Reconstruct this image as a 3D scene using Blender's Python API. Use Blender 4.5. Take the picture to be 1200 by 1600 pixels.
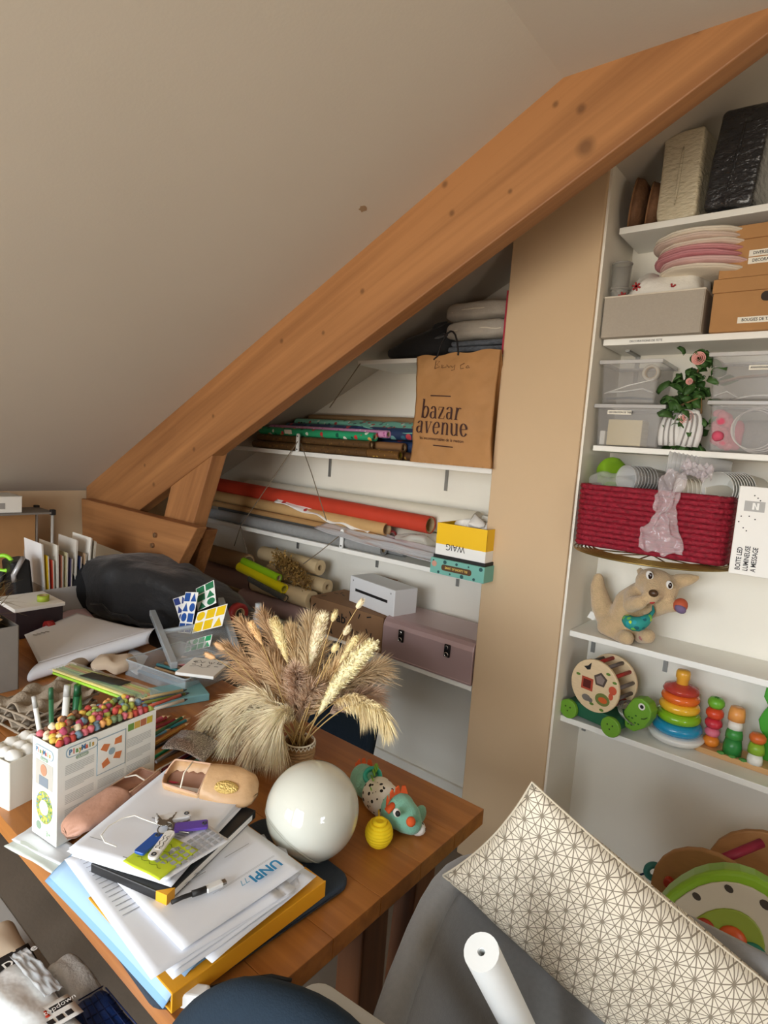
import bpy, bmesh, math, random
from mathutils import Vector, Matrix, noise, Euler
random.seed(7)
for o in list(bpy.data.objects): bpy.data.objects.remove(o)
scene = bpy.context.scene
COL = scene.collection
PI = math.pi

# ------------------------------------------------------------------ camera
EYE = Vector((0, 0, 1.52)); FPX = 930.0
PITCH, YAW, ROLL = (math.radians(a) for a in (6.2, -38.5, 4.2))
_f = Vector((math.sin(YAW)*math.cos(PITCH), math.cos(YAW)*math.cos(PITCH), -math.sin(PITCH)))
_r = Vector((math.cos(YAW), -math.sin(YAW), 0)); _u = _r.cross(_f)
RIGHT = _r*math.cos(ROLL) + _u*math.sin(ROLL); UP = -_r*math.sin(ROLL) + _u*math.cos(ROLL); FWD = _f
cam_d = bpy.data.cameras.new('camera'); cam = bpy.data.objects.new('camera', cam_d); COL.objects.link(cam)
cam_d.sensor_fit = 'HORIZONTAL'; cam_d.sensor_width = 36; cam_d.lens = 36*FPX/1200; cam_d.clip_start = 0.02
cam.matrix_world = Matrix((( RIGHT.x, UP.x, -FWD.x, EYE.x), (RIGHT.y, UP.y, -FWD.y, EYE.y), (RIGHT.z, UP.z, -FWD.z, EYE.z), (0, 0, 0, 1)))
scene.camera = cam
def ray(x, y): return FWD + RIGHT*((x-600)/FPX) - UP*((y-800)/FPX)
def atY(x, y, Y): d = ray(x, y); return EYE + d*(Y/d.y)        # survey helpers: a sight line met with a wall plane ...
def atZ(x, y, Z): d = ray(x, y); return EYE + d*((Z-EYE.z)/d.z) # ... a table or shelf height ...
def atX(x, y, X): d = ray(x, y); return EYE + d*(X/d.x)

# ------------------------------------------------------------------ world, lights, exposure
w = bpy.data.worlds.new('daylight'); scene.world = w; w.use_nodes = True; wt = w.node_tree
bg = wt.nodes['Background']; bg.inputs[1].default_value = 13.5
wc = wt.nodes.new('ShaderNodeTexCoord'); ws_ = wt.nodes.new('ShaderNodeSeparateXYZ'); wr = wt.nodes.new('ShaderNodeValToRGB')   # overcast sky above the horizon, dull ground below
wm = wt.nodes.new('ShaderNodeMapRange'); wm.inputs['From Min'].default_value = -1; wt.links.new(wc.outputs['Generated'], ws_.inputs[0]); wt.links.new(ws_.outputs['Z'], wm.inputs['Value']); wt.links.new(wm.outputs[0], wr.inputs[0]); wt.links.new(wr.outputs[0], bg.inputs[0])
el = wr.color_ramp.elements; el[0].position = .485; el[0].color = (.54, .50, .44, 1); el[1].position = .515; el[1].color = (.86, .93, 1.0, 1)
def portal(name, loc, rot, sx, sy):
    """marks a window opening for the renderer's sampling of the sky; gives off nothing itself"""
    d = bpy.data.lights.new(name, 'AREA'); d.shape = 'RECTANGLE'; d.size = sx; d.size_y = sy; d.cycles.is_portal = True
    o = bpy.data.objects.new(name, d); COL.objects.link(o); o.location = loc; o.rotation_euler = rot; return o
W1 = (-1.95, -.95, .35, 1.80); W3 = (-.80, .50, .35, 2.34); W2 = (-.7, .0, .95, 1.75)          # window openings: behind the photographer (x range, z range), on the right (y range, z range)
portal('window_portal', ((W1[0]+W1[1])/2, -2.02, (W1[2]+W1[3])/2), (math.radians(90), 0, 0), W1[1]-W1[0], W1[3]-W1[2])
portal('window_portal_middle', ((W3[0]+W3[1])/2, -2.02, (W3[2]+W3[3])/2), (math.radians(90), 0, 0), W3[1]-W3[0], W3[3]-W3[2])
portal('window_portal_right', (2.22, (W2[0]+W2[1])/2, (W2[2]+W2[3])/2), (0, math.radians(90), 0), W2[3]-W2[2], W2[1]-W2[0])
vs = scene.view_settings
vs.view_transform = 'Standard'; vs.look = 'None'; vs.gamma = 1; vs.use_curve_mapping = False; vs.exposure = 0.22

# ------------------------------------------------------------------ materials
def lin(c): return tuple(((v/255)/12.92 if v/255 <= 0.04045 else ((v/255+0.055)/1.055)**2.4) for v in c)
_m = {}
def mat(name, col, rough=0.6, metal=0, var=0.0, scale=20, bump=0.0, bscale=None, trans=0, alpha=1, spec=0.5, coat=0, sheen=0, stretch=None, ior=1.45, emit=0):
    if name in _m: return _m[name]
    m = bpy.data.materials.new(name); m.use_nodes = True; nt = m.node_tree; b = nt.nodes['Principled BSDF']
    c = lin(col); b.inputs['Base Color'].default_value = (*c, 1); b.inputs['Roughness'].default_value = rough
    b.inputs['Metallic'].default_value = metal; b.inputs['Specular IOR Level'].default_value = spec; b.inputs['IOR'].default_value = ior
    if trans: b.inputs['Transmission Weight'].default_value = trans
    if alpha < 1: b.inputs['Alpha'].default_value = alpha
    if coat: b.inputs['Coat Weight'].default_value = coat; b.inputs['Coat Roughness'].default_value = 0.08
    if sheen: b.inputs['Sheen Weight'].default_value = sheen
    if emit: b.inputs['Emission Color'].default_value = (*c, 1); b.inputs['Emission Strength'].default_value = emit
    if var or bump:
        tc = nt.nodes.new('ShaderNodeTexCoord'); mp = nt.nodes.new('ShaderNodeMapping'); nt.links.new(tc.outputs['Object'], mp.inputs[0])
        if stretch: mp.inputs['Scale'].default_value = stretch
        n = nt.nodes.new('ShaderNodeTexNoise'); n.inputs['Scale'].default_value = scale; n.inputs['Detail'].default_value = 5
        nt.links.new(mp.outputs[0], n.inputs['Vector'])
        if var:
            r = nt.nodes.new('ShaderNodeValToRGB'); e = r.color_ramp.elements
            e[0].position = .3; e[1].position = .7
            e[0].color = (*[v*(1-var) for v in c], 1); e[1].color = (*[min(1, v*(1+var)) for v in c], 1)
            nt.links.new(n.outputs['Fac'], r.inputs[0]); nt.links.new(r.outputs[0], b.inputs['Base Color'])
        if bump:
            n2 = n
            if bscale:
                n2 = nt.nodes.new('ShaderNodeTexNoise'); n2.inputs['Scale'].default_value = bscale; n2.inputs['Detail'].default_value = 3; nt.links.new(mp.outputs[0], n2.inputs['Vector'])
            bp = nt.nodes.new('ShaderNodeBump'); bp.inputs['Strength'].default_value = bump; bp.inputs['Distance'].default_value = 0.01
            nt.links.new(n2.outputs['Fac'], bp.inputs['Height']); nt.links.new(bp.outputs[0], b.inputs['Normal'])
    _m[name] = m; return m
def wood(name, light, dark, rough=0.45, freq=14, axis=0, knots=(), coat=0, contrast=1.0):
    """long-grained timber: noise stretched along one object axis, thin dark growth lines, round knots at given spots"""
    if name in _m: return _m[name]
    m = bpy.data.materials.new(name); m.use_nodes = True; nt = m.node_tree; L = nt.links; b = nt.nodes['Principled BSDF']
    b.inputs['Roughness'].default_value = rough
    if coat: b.inputs['Coat Weight'].default_value = coat; b.inputs['Coat Roughness'].default_value = .2
    tc = nt.nodes.new('ShaderNodeTexCoord')
    def noise_(sc, scale, det=6, dist=0):
        mp = nt.nodes.new('ShaderNodeMapping'); mp.inputs['Scale'].default_value = sc; L.new(tc.outputs['Object'], mp.inputs[0])
        n = nt.nodes.new('ShaderNodeTexNoise'); n.inputs['Scale'].default_value = scale; n.inputs['Detail'].default_value = det; n.inputs['Distortion'].default_value = dist
        L.new(mp.outputs[0], n.inputs['Vector']); return n
    s = [1, 1, 1]; s[axis] = 0.07
    n1 = noise_(s, freq, 6, .6); s2 = [1, 1, 1]; s2[axis] = 0.015
    n2 = noise_(s2, freq*6, 4)
    mx = nt.nodes.new('ShaderNodeMath'); mx.operation = 'MULTIPLY_ADD'; mx.inputs[1].default_value = .45; L.new(n2.outputs['Fac'], mx.inputs[0]); L.new(n1.outputs['Fac'], mx.inputs[2])
    r = nt.nodes.new('ShaderNodeValToRGB'); e = r.color_ramp.elements; l, d = lin(light), lin(dark)
    mid = tuple((a+b_)/2 for a, b_ in zip(l, d))
    e[0].position = .72-.24*contrast; e[0].color = (*d, 1); e[1].position = .72+.14*contrast; e[1].color = (*l, 1)
    L.new(mx.outputs[0], r.inputs[0]); out = r.outputs[0]
    for (kx, ky, kz, kr) in knots:
        vm = nt.nodes.new('ShaderNodeVectorMath'); vm.operation = 'DISTANCE'; vm.inputs[1].default_value = (kx, ky, kz); L.new(tc.outputs['Object'], vm.inputs[0])
        mr = nt.nodes.new('ShaderNodeMapRange'); mr.inputs['From Min'].default_value = kr*.35; mr.inputs['From Max'].default_value = kr; mr.inputs['To Min'].default_value = .6; mr.inputs['To Max'].default_value = 0
        L.new(vm.outputs['Value'], mr.inputs['Value'])
        mixn = nt.nodes.new('ShaderNodeMix'); mixn.data_type = 'RGBA'; mixn.inputs[7].default_value = (*[v*.35 for v in d], 1)
        L.new(mr.outputs[0], mixn.inputs[0]); L.new(out, mixn.inputs[6]); out = mixn.outputs[2]
    L.new(out, b.inputs['Base Color'])
    bp = nt.nodes.new('ShaderNodeBump'); bp.inputs['Strength'].default_value = .15; bp.inputs['Distance'].default_value = .004
    L.new(mx.outputs[0], bp.inputs['Height']); L.new(bp.outputs[0], b.inputs['Normal'])
    _m[name] = m; return m
def pattern(name, base, spots, scale=60, rough=.5, thresh=.35, feature='voronoi', spec=.5, metal=0):
    """printed paper: base colour with scattered spots of other colours"""
    if name in _m: return _m[name]
    m = bpy.data.materials.new(name); m.use_nodes = True; nt = m.node_tree; L = nt.links; b = nt.nodes['Principled BSDF']; b.inputs['Roughness'].default_value = rough
    b.inputs['Metallic'].default_value = metal
    tc = nt.nodes.new('ShaderNodeTexCoord'); v = nt.nodes.new('ShaderNodeTexVoronoi'); v.inputs['Scale'].default_value = scale; L.new(tc.outputs['Object'], v.inputs['Vector'])
    sep = nt.nodes.new('ShaderNodeSeparateColor'); L.new(v.outputs['Color'], sep.inputs[0])
    r = nt.nodes.new('ShaderNodeValToRGB'); r.color_ramp.interpolation = 'CONSTANT'
    e = r.color_ramp.elements; e[0].color = (*lin(spots[0]), 1); e[0].position = 0
    e[1].position = 1/len(spots) if len(spots) > 1 else 1; e[1].color = (*lin(spots[-1]), 1)
    for i in range(1, len(spots)):
        if i == 1: e[1].color = (*lin(spots[1]), 1)
        else:
            q = r.color_ramp.elements.new(i/len(spots)); q.color = (*lin(spots[i]), 1)
    L.new(sep.outputs[0], r.inputs[0])
    lt = nt.nodes.new('ShaderNodeMath'); lt.operation = 'LESS_THAN'; lt.inputs[1].default_value = thresh; L.new(v.outputs['Distance'], lt.inputs[0])
    mx = nt.nodes.new('ShaderNodeMix'); mx.data_type = 'RGBA'; mx.inputs[6].default_value = (*lin(base), 1); L.new(lt.outputs[0], mx.inputs[0]); L.new(r.outputs[0], mx.inputs[7])
    L.new(mx.outputs[2], b.inputs['Base Color']); _m[name] = m; return m
def clear(name, col=(235, 240, 242), alpha=.25, rough=.12):
    """thin clear plastic: see-through with a glossy skin"""
    return mat(name, col, rough, alpha=alpha, spec=.6)

# ------------------------------------------------------------------ mesh builder
class MB:
    def __init__(s): s.v = []; s.f = []; s.mi = []; s.cur = 0
    def add(s, vs_, fs):
        o = len(s.v); s.v += [Vector(p) for p in vs_]; s.f += [tuple(i+o for i in f) for f in fs]; s.mi += [s.cur]*len(fs); return s
    def box(s, c, size, rot=None):
        c = Vector(c); hx, hy, hz = (v/2 for v in size); R = rot if isinstance(rot, Matrix) else (Euler(rot).to_matrix() if rot else None)
        vs_ = [Vector((x*hx, y*hy, z*hz)) for x in (-1, 1) for y in (-1, 1) for z in (-1, 1)]
        if R: vs_ = [R @ v for v in vs_]
        return s.add([v+c for v in vs_], [(0, 1, 3, 2), (4, 6, 7, 5), (0, 4, 5, 1), (2, 3, 7, 6), (0, 2, 6, 4), (1, 5, 7, 3)])
    def frame(s, a, b):
        d = (Vector(b)-Vector(a)); z = d.normalized() if d.length > 1e-9 else Vector((0, 0, 1))
        t = Vector((0, 0, 1)) if abs(z.z) < .95 else Vector((1, 0, 0)); x = t.cross(z).normalized(); return x, z.cross(x), z
    def cyl(s, a, b, r, n=16, r2=None, cap=True):
        a, b = Vector(a), Vector(b); r2 = r if r2 is None else r2; x, y, z = s.frame(a, b); vs_ = []
        for i in range(n):
            t = 2*PI*i/n; k = x*math.cos(t)+y*math.sin(t); vs_ += [a+k*r, b+k*r2]
        fs = [(2*i, 2*((i+1) % n), 2*((i+1) % n)+1, 2*i+1) for i in range(n)]
        if cap: fs += [tuple(2*i for i in range(n))[::-1], tuple(2*i+1 for i in range(n))]
        return s.add(vs_, fs)
    def pipe(s, a, b, r, ri, n=20):
        """hollow roll"""
        a, b = Vector(a), Vector(b); x, y, z = s.frame(a, b); vs_ = []
        for i in range(n):
            t = 2*PI*i/n; k = x*math.cos(t)+y*math.sin(t); vs_ += [a+k*r, b+k*r, b+k*ri, a+k*ri]
        fs = []
        for i in range(n):
            j = (i+1) % n
            for q in range(4): fs.append((4*i+q, 4*j+q, 4*j+(q+1) % 4, 4*i+(q+1) % 4))
        return s.add(vs_, fs)
    def tube(s, pts, r, n=8, cap=True, flat=None):
        pts = [Vector(p) for p in pts]; N = len(pts); rr = r if isinstance(r, (list, tuple)) else [r]*N; vs_ = []; px = None
        for i, p in enumerate(pts):
            d = (pts[min(i+1, N-1)]-pts[max(i-1, 0)]).normalized()
            if px is None: px, _, _ = s.frame((0, 0, 0), d)
            px = (px-d*px.dot(d)).normalized(); py = d.cross(px)
            for k in range(n):
                t = 2*PI*k/n; vs_.append(p+px*math.cos(t)*rr[i]+py*math.sin(t)*rr[i]*(flat or 1))
        fs = [(i*n+k, i*n+(k+1) % n, (i+1)*n+(k+1) % n, (i+1)*n+k) for i in range(N-1) for k in range(n)]
        if cap: fs += [tuple(range(n))[::-1], tuple((N-1)*n+k for k in range(n))]
        return s.add(vs_, fs)
    def lathe(s, prof, n=24, c=(0, 0, 0), M=None):
        """profile of (radius, height) round local z"""
        c = Vector(c); vs_ = []; N = len(prof)
        for r, h in prof:
            for k in range(n):
                t = 2*PI*k/n; p = Vector((r*math.cos(t), r*math.sin(t), h)); vs_.append((M @ p if M else p)+c)
        fs = [(i*n+k, i*n+(k+1) % n, (i+1)*n+(k+1) % n, (i+1)*n+k) for i in range(N-1) for k in range(n)]
        if prof[0][0] > 1e-6: fs.append(tuple(range(n))[::-1])
        if prof[-1][0] > 1e-6: fs.append(tuple((N-1)*n+k for k in range(n)))
        return s.add(vs_, fs)
    def ball(s, c, r, n=16, m=10, M=None, p=1.0):
        c = Vector(c); r = r if hasattr(r, '__len__') else (r, r, r); vs_ = []
        def sg(v, e): return math.copysign(abs(v)**e, v)
        for i in range(m+1):
            a = -PI/2+PI*i/m
            for k in range(n):
                t = 2*PI*k/n; q = Vector((r[0]*sg(math.cos(a), p)*sg(math.cos(t), p), r[1]*sg(math.cos(a), p)*sg(math.sin(t), p), r[2]*sg(math.sin(a), p)))
                vs_.append((M @ q if M else q)+c)
        return s.add(vs_, [(i*n+k, i*n+(k+1) % n, (i+1)*n+(k+1) % n, (i+1)*n+k) for i in range(m) for k in range(n)])
    def prism(s, poly, h, M=None, c=(0, 0, 0)):
        """2-D outline (local x, y) pushed up by h along local z"""
        c = Vector(c); n = len(poly); vs_ = [Vector((x, y, 0)) for x, y in poly]+[Vector((x, y, h)) for x, y in poly]
        vs_ = [(M @ v if M else v)+c for v in vs_]
        return s.add(vs_, [tuple(range(n))[::-1], tuple(range(n, 2*n))]+[(i, (i+1) % n, (i+1) % n+n, i+n) for i in range(n)])
    def grid(s, fn, nu, nv, wrap=False):
        vs_ = [fn(i/nu, j/nv) for i in range(nu+1) for j in range(nv+1)]
        return s.add(vs_, [(i*(nv+1)+j, (i+1)*(nv+1)+j, (i+1)*(nv+1)+j+1, i*(nv+1)+j+1) for i in range(nu) for j in range(nv)])
    def torus(s, c, R, r, n=28, m=10, M=None, flat=1):
        c = Vector(c); vs_ = []
        for i in range(n):
            a = 2*PI*i/n
            for k in range(m):
                t = 2*PI*k/m; q = Vector(((R+r*math.cos(t))*math.cos(a), (R+r*math.cos(t))*math.sin(a), r*flat*math.sin(t))); vs_.append((M @ q if M else q)+c)
        return s.add(vs_, [(i*m+k, ((i+1) % n)*m+k, ((i+1) % n)*m+(k+1) % m, i*m+(k+1) % m) for i in range(n) for k in range(m)])
    def warp(s, fn): s.v = [Vector(fn(v)) for v in s.v]; return s
    def rough(s, amp, scale, seed=0):
        off = Vector((seed*3.1, seed*1.7, seed*.9))
        s.v = [v+noise.noise_vector(v*scale+off)*amp for v in s.v]; return s
    def build(s, name, m, parent=None, smooth=False, bevel=0, sub=0, thick=0, remesh=0, seg=2, noweld=False):
        me = bpy.data.meshes.new(name); me.from_pydata([tuple(v) for v in s.v], [], s.f)
        ms = m if isinstance(m, (list, tuple)) else [m]
        for q in ms: me.materials.append(q)
        if len(ms) > 1: me.polygons.foreach_set('material_index', s.mi)
        if not noweld:
            bm = bmesh.new(); bm.from_mesh(me); bmesh.ops.remove_doubles(bm, verts=bm.verts, dist=1e-6)
            bmesh.ops.recalc_face_normals(bm, faces=bm.faces); bm.to_mesh(me); bm.free()
        if smooth: me.polygons.foreach_set('use_smooth', [True]*len(me.polygons))
        me.update()
        o = bpy.data.objects.new(name, me); COL.objects.link(o)
        if parent is not None: o.parent = parent
        if thick: q = o.modifiers.new('thickness', 'SOLIDIFY'); q.thickness = thick; q.offset = 0
        if remesh:
            q = o.modifiers.new('remesh', 'REMESH'); q.mode = 'VOXEL'; q.voxel_size = remesh; q.use_smooth_shade = True
            q = o.modifiers.new('smooth', 'SMOOTH'); q.iterations = 6; q.factor = .6
        if bevel: q = o.modifiers.new('bevel', 'BEVEL'); q.width = bevel; q.segments = seg; q.limit_method = 'ANGLE'; q.angle_limit = math.radians(40)
        if sub: q = o.modifiers.new('subdivision', 'SUBSURF'); q.levels = sub; q.render_levels = sub
        return o
def tag(o, label=None, cat=None, group=None, kind=None):
    if label: o['label'] = label
    if cat: o['category'] = cat
    if group: o['group'] = group
    if kind: o['kind'] = kind
    return o
def thing(name, label, cat, loc=(0, 0, 0), rot=(0, 0, 0), group=None):
    o = bpy.data.objects.new(name, None); COL.objects.link(o); o.location = loc; o.rotation_euler = rot; o.empty_display_size = .05
    return tag(o, label, cat, group)
def copy_tree(o, parent=None):
    c = o.copy(); COL.objects.link(c); c.parent = parent
    for ch in o.children: copy_tree(ch, c)
    return c
def basis(o, x, y):
    """4x4 frame with the given local x and y directions"""
    x = Vector(x).normalized(); z = x.cross(Vector(y)).normalized(); y = z.cross(x); o = Vector(o)
    return Matrix(((x.x, y.x, z.x, o.x), (x.y, y.y, z.y, o.y), (x.z, y.z, z.z, o.z), (0, 0, 0, 1)))
def rotz(a): return Matrix.Rotation(a, 3, 'Z')
def text(name, body, size, M, m, parent, align='CENTER', bold=0, sx=1.0, lift=.0004):
    """flat printed lettering turned to mesh; M is its frame in the parent's space"""
    cu = bpy.data.curves.new(name, 'FONT'); cu.body = body; cu.size = size; cu.align_x = align; cu.align_y = 'CENTER'; cu.offset = bold; cu.extrude = 0
    cu.resolution_u = 3; to = bpy.data.objects.new(name, cu); COL.objects.link(to)
    me = bpy.data.meshes.new_from_object(to.evaluated_get(bpy.context.evaluated_depsgraph_get())); bpy.data.objects.remove(to); bpy.data.curves.remove(cu)
    me.transform(M @ Matrix.Translation((0, 0, lift)) @ Matrix.Diagonal((sx, 1, 1, 1)))
    me.materials.clear(); me.materials.append(m); me.name = name
    o = bpy.data.objects.new(name, me); COL.objects.link(o); o.parent = parent; return o
def decal(name, poly, M, m, parent, h=.0005):
    b = MB(); b.prism(poly, h); b.warp(lambda v: M @ v); return b.build(name, m, parent)
def rect(x0, y0, x1, y1): return [(x0, y0), (x1, y0), (x1, y1), (x0, y1)]
def rrect(w_, h_, r, n=4):
    out = []
    for cx, cy, a in ((w_/2-r, h_/2-r, 0), (-w_/2+r, h_/2-r, 1), (-w_/2+r, -h_/2+r, 2), (w_/2-r, -h_/2+r, 3)):
        for k in range(n+1): t = (a+k/n)*PI/2; out.append((cx+r*math.cos(t), cy+r*math.sin(t)))
    return out
def circle(r, n=20, sy=1): return [(r*math.cos(2*PI*k/n), r*sy*math.sin(2*PI*k/n)) for k in range(n)]

# ------------------------------------------------------------------ the room
BACK = 2.18; PIER = 1.90; PX0, PX1 = -1.035, -0.727; KNEE = -3.2; FLAT = 2.452
SL, SC = 0.509, 2.806                       # sloped ceiling: z = SL*x + SC
def ceil_z(x): return min(FLAT, SL*x+SC)
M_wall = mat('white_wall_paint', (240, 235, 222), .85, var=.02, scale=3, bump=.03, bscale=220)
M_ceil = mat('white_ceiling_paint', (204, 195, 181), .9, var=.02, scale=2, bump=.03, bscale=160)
M_beige = mat('beige_wall_paint', (208, 180, 144), .8, var=.02, scale=3, bump=.03, bscale=220)
M_floor = mat('taupe_vinyl_floor', (124, 112, 98), .55, var=.12, scale=5, bump=.05, bscale=90)
def struct(name, b, m, parent=None, **k):
    o = b.build(name, m, parent, **k)
    if parent is None: o['kind'] = 'structure'
    return o
XR, YR = 2.2, -2.0
struct('floor', MB().box(((KNEE+XR)/2, .05, -.05), (XR-KNEE+.4, 4.7, .1)), M_floor)
struct('wall_back', MB().box(((KNEE+XR)/2, BACK+.05, 1.55), (XR-KNEE+.4, .1, 3.1)), M_wall)
struct('wall_left', MB().box((KNEE-.05, .05, .62), (.1, 4.4, 1.24)), M_beige)
# wall behind the photographer and wall to the right, each with a window opening that lets the daylight in
def holed(name, axis, at, lo, hi, wlo, whi, wz0, wz1, m):
    b = MB()
    for a0, a1, z0, z1 in ((lo, wlo, 0, 3.0), (whi, hi, 0, 3.0), (wlo, whi, 0, wz0), (wlo, whi, wz1, 3.0)):
        c = ((a0+a1)/2, (z0+z1)/2)
        b.box((c[0], at, c[1]) if axis == 'x' else (at, c[0], c[1]), ((a1-a0), .1, z1-z0) if axis == 'x' else (.1, a1-a0, z1-z0))
    return struct(name, b, m)
b = MB()         # gable wall with two tall windows under the slope
for a0, a1, z0, z1 in ((KNEE, W1[0], 0, 3), (W1[0], W1[1], 0, W1[2]), (W1[0], W1[1], W1[3], 3), (W1[1], W3[0], 0, 3), (W3[0], W3[1], 0, W3[2]), (W3[0], W3[1], W3[3], 3), (W3[1], XR, 0, 3)): b.box(((a0+a1)/2, YR-.05, (z0+z1)/2), (a1-a0, .1, z1-z0))
struct('wall_front', b, M_beige)
holed('wall_right', 'y', XR+.05, YR, BACK, *W2, M_beige)
def window(name, axis, at, a0, a1, z0, z1):
    b = MB(); t = .05; mid = (a0+a1)/2
    for c, sz in (((a0+t/2, (z0+z1)/2), (t, z1-z0)), ((a1-t/2, (z0+z1)/2), (t, z1-z0)), ((mid, (z0+z1)/2), (t*1.3, z1-z0)), ((mid, z0+t/2), (a1-a0, t)), ((mid, z1-t/2), (a1-a0, t))):
        b.box((c[0], at, c[1]) if axis == 'x' else (at, c[0], c[1]), (sz[0], .06, sz[1]) if axis == 'x' else (.06, sz[0], sz[1]))
    return struct(name, b, mat('white_window_frame', (238, 238, 235), .4))
window('window_1', 'x', YR-.05, *W1); window('window_3', 'x', YR-.05, *W3); window('window_2', 'y', XR+.05, *W2)
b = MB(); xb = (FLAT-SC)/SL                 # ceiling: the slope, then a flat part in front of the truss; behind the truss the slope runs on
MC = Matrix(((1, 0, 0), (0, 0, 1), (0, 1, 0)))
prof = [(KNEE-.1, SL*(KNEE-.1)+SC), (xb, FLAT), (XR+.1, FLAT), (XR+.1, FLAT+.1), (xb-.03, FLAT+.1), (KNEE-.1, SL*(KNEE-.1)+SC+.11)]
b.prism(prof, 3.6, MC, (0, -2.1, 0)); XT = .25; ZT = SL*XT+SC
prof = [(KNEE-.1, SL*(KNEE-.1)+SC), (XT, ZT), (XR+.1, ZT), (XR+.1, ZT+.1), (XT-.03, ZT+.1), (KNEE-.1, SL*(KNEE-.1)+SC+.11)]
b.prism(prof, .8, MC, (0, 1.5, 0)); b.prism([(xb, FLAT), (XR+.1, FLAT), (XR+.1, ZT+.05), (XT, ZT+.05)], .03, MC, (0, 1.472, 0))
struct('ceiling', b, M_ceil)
# small brown stain in the ceiling paint
p = atY(567, 326, 1.2)
for it in range(30):
    d = ray(567, 326); t = (SC-EYE.z)/(d.z-SL*d.x); p = EYE+d*t
Mc = basis(p, (1, 0, SL), (0, -1, 0))
decal('stain', [(.011*math.cos(a*.6)*(1+.25*math.sin(a*2.3)), .013*math.sin(a*.6)*(1+.2*math.cos(a*3.1))) for a in range(10)], Mc, mat('ceiling_stain', (160, 134, 104), .9), bpy.data.objects['ceiling'], .0008)
bpy.data.objects['stain']['label'] = 'small brown stain'
# the pier between the two alcoves
struct('wall_pier', MB().box(((PX0+PX1)/2, (PIER+BACK)/2, 1.27), (PX1-PX0, BACK-PIER, 2.54)), M_beige, bevel=.004)
# white lining on the right alcove's left cheek
struct('wall_cheek', MB().box((PX1+.004, (PIER+BACK)/2+.006, 1.25), (.008, BACK-PIER-.012, 2.5)), M_wall)
struct('baseboard_back', MB().box(((KNEE+PX0)/2, BACK-.008, .04), (PX0-KNEE, .016, .08)), M_wall, bevel=.003)
struct('baseboard_right', MB().box(((PX1+XR)/2, BACK-.008, .04), (XR-PX1-.02, .016, .08)), M_wall, bevel=.003)

# ------------------------------------------------------------------ roof truss
M_beam = wood('orange_pine_beam', (172, 119, 72), (128, 82, 46), .55, 9, 0, contrast=1.1)
RF = 1.455; RT = .062
tr = thing('roof_truss', 'orange pine roof beam with strut and tie beam under the sloped ceiling', 'beam', (-2.6, RF, 1.13))
def tpart(name, poly, y0, y1, m, bevel=.004, parent=tr, ax=None):
    """outline in (x, z) with a thickness in y; ax turns the mesh so that its grain follows the timber"""
    o0 = Vector(poly[0]); ang = 0
    if ax: ang = math.atan2(ax[1], ax[0])
    c, s = math.cos(-ang), math.sin(-ang)
    loc = [((x-o0.x)*c-(z-o0.y)*s, (x-o0.x)*s+(z-o0.y)*c) for x, z in poly]
    b = MB(); b.prism(loc, y1-y0, Matrix(((1, 0, 0), (0, 0, 1), (0, 1, 0)))); o = b.build(name, m, parent, bevel=bevel)
    o.location = Vector((o0.x, y0, o0.y))-parent.location; o.rotation_euler = (0, -ang, 0); return o
RL0, RC0 = .521, 2.539                      # lower edge of the rafter
org = (-3.16, 1.09); ang = math.atan2(RL0, 1)
def knot(px, py, r):
    q = atY(px, py, RF); dx, dz = q.x-org[0], q.z-org[1]
    return (dx*math.cos(ang)+dz*math.sin(ang), 0, -dx*math.sin(ang)+dz*math.cos(ang), r)
kn = [knot(*k) for k in ((695, 288, .013), (868, 163, .011), (908, 170, .016), (915, 230, .03), (797, 299, .009), (706, 333, .012), (566, 455, .012), (440, 533, .012), (333, 650, .011), (303, 702, .013), (226, 727, .011), (240, 757, .014), (1090, 45, .014), (505, 520, .01))]
M_rafter = wood('orange_pine_rafter', (174, 121, 73), (128, 82, 45), .55, 9, 0, knots=kn, contrast=1.1)
tpart('rafter', [org, (-3.16, SL*-3.16+SC+.01), (-.72, FLAT+.01), (-.14, FLAT+.01), (-.14, FLAT), ((FLAT-RC0)/RL0, FLAT), (-2.72, RL0*-2.72+RC0-.03), (-2.9, 1.09)], RF, RF+RT, M_rafter, ax=(1, RL0))
A, B_, C_, D_ = atY(253, 807, RF), atY(294, 822, RF), atY(334, 697, RF), atY(268, 750, RF)
tpart('strut', [(A.x-.01, A.z-.05), (B_.x, B_.z-.06), (C_.x+.01, C_.z+.02), (D_.x+.05, D_.z+.12), (D_.x, D_.z)], RF+.004, RF+.075, M_beam, ax=(C_.x-B_.x, C_.z-B_.z))
TB = 1.40
q0, q1, q2, q3 = atY(128, 783, TB), atY(306, 826, TB), atY(272, 884, TB), atY(133, 842, TB)
tpart('tie_beam', [(q0.x-.01, 1.148), (q1.x+.005, 1.14), (q2.x+.0, q2.z-.03), (q0.x+.01, .945)], TB, RF-.001, M_beam, .005)
tpart('tie_beam', [(q0.x-.06, 1.10), (-2.20, 1.105), (-2.30, .87), (q0.x-.06, .91)], RF+.077, RF+.14, M_beam, .005)
for px, py in ((244, 836), (240, 852)):
    q = atY(px, py, TB); o = MB().cyl((0, .004, 0), (0, -.012, 0), .011, 10).build('bolt', mat('steel_bolt', (150, 120, 90), .4, .7), tr, bevel=.002); o.location = q-tr.location

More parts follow.
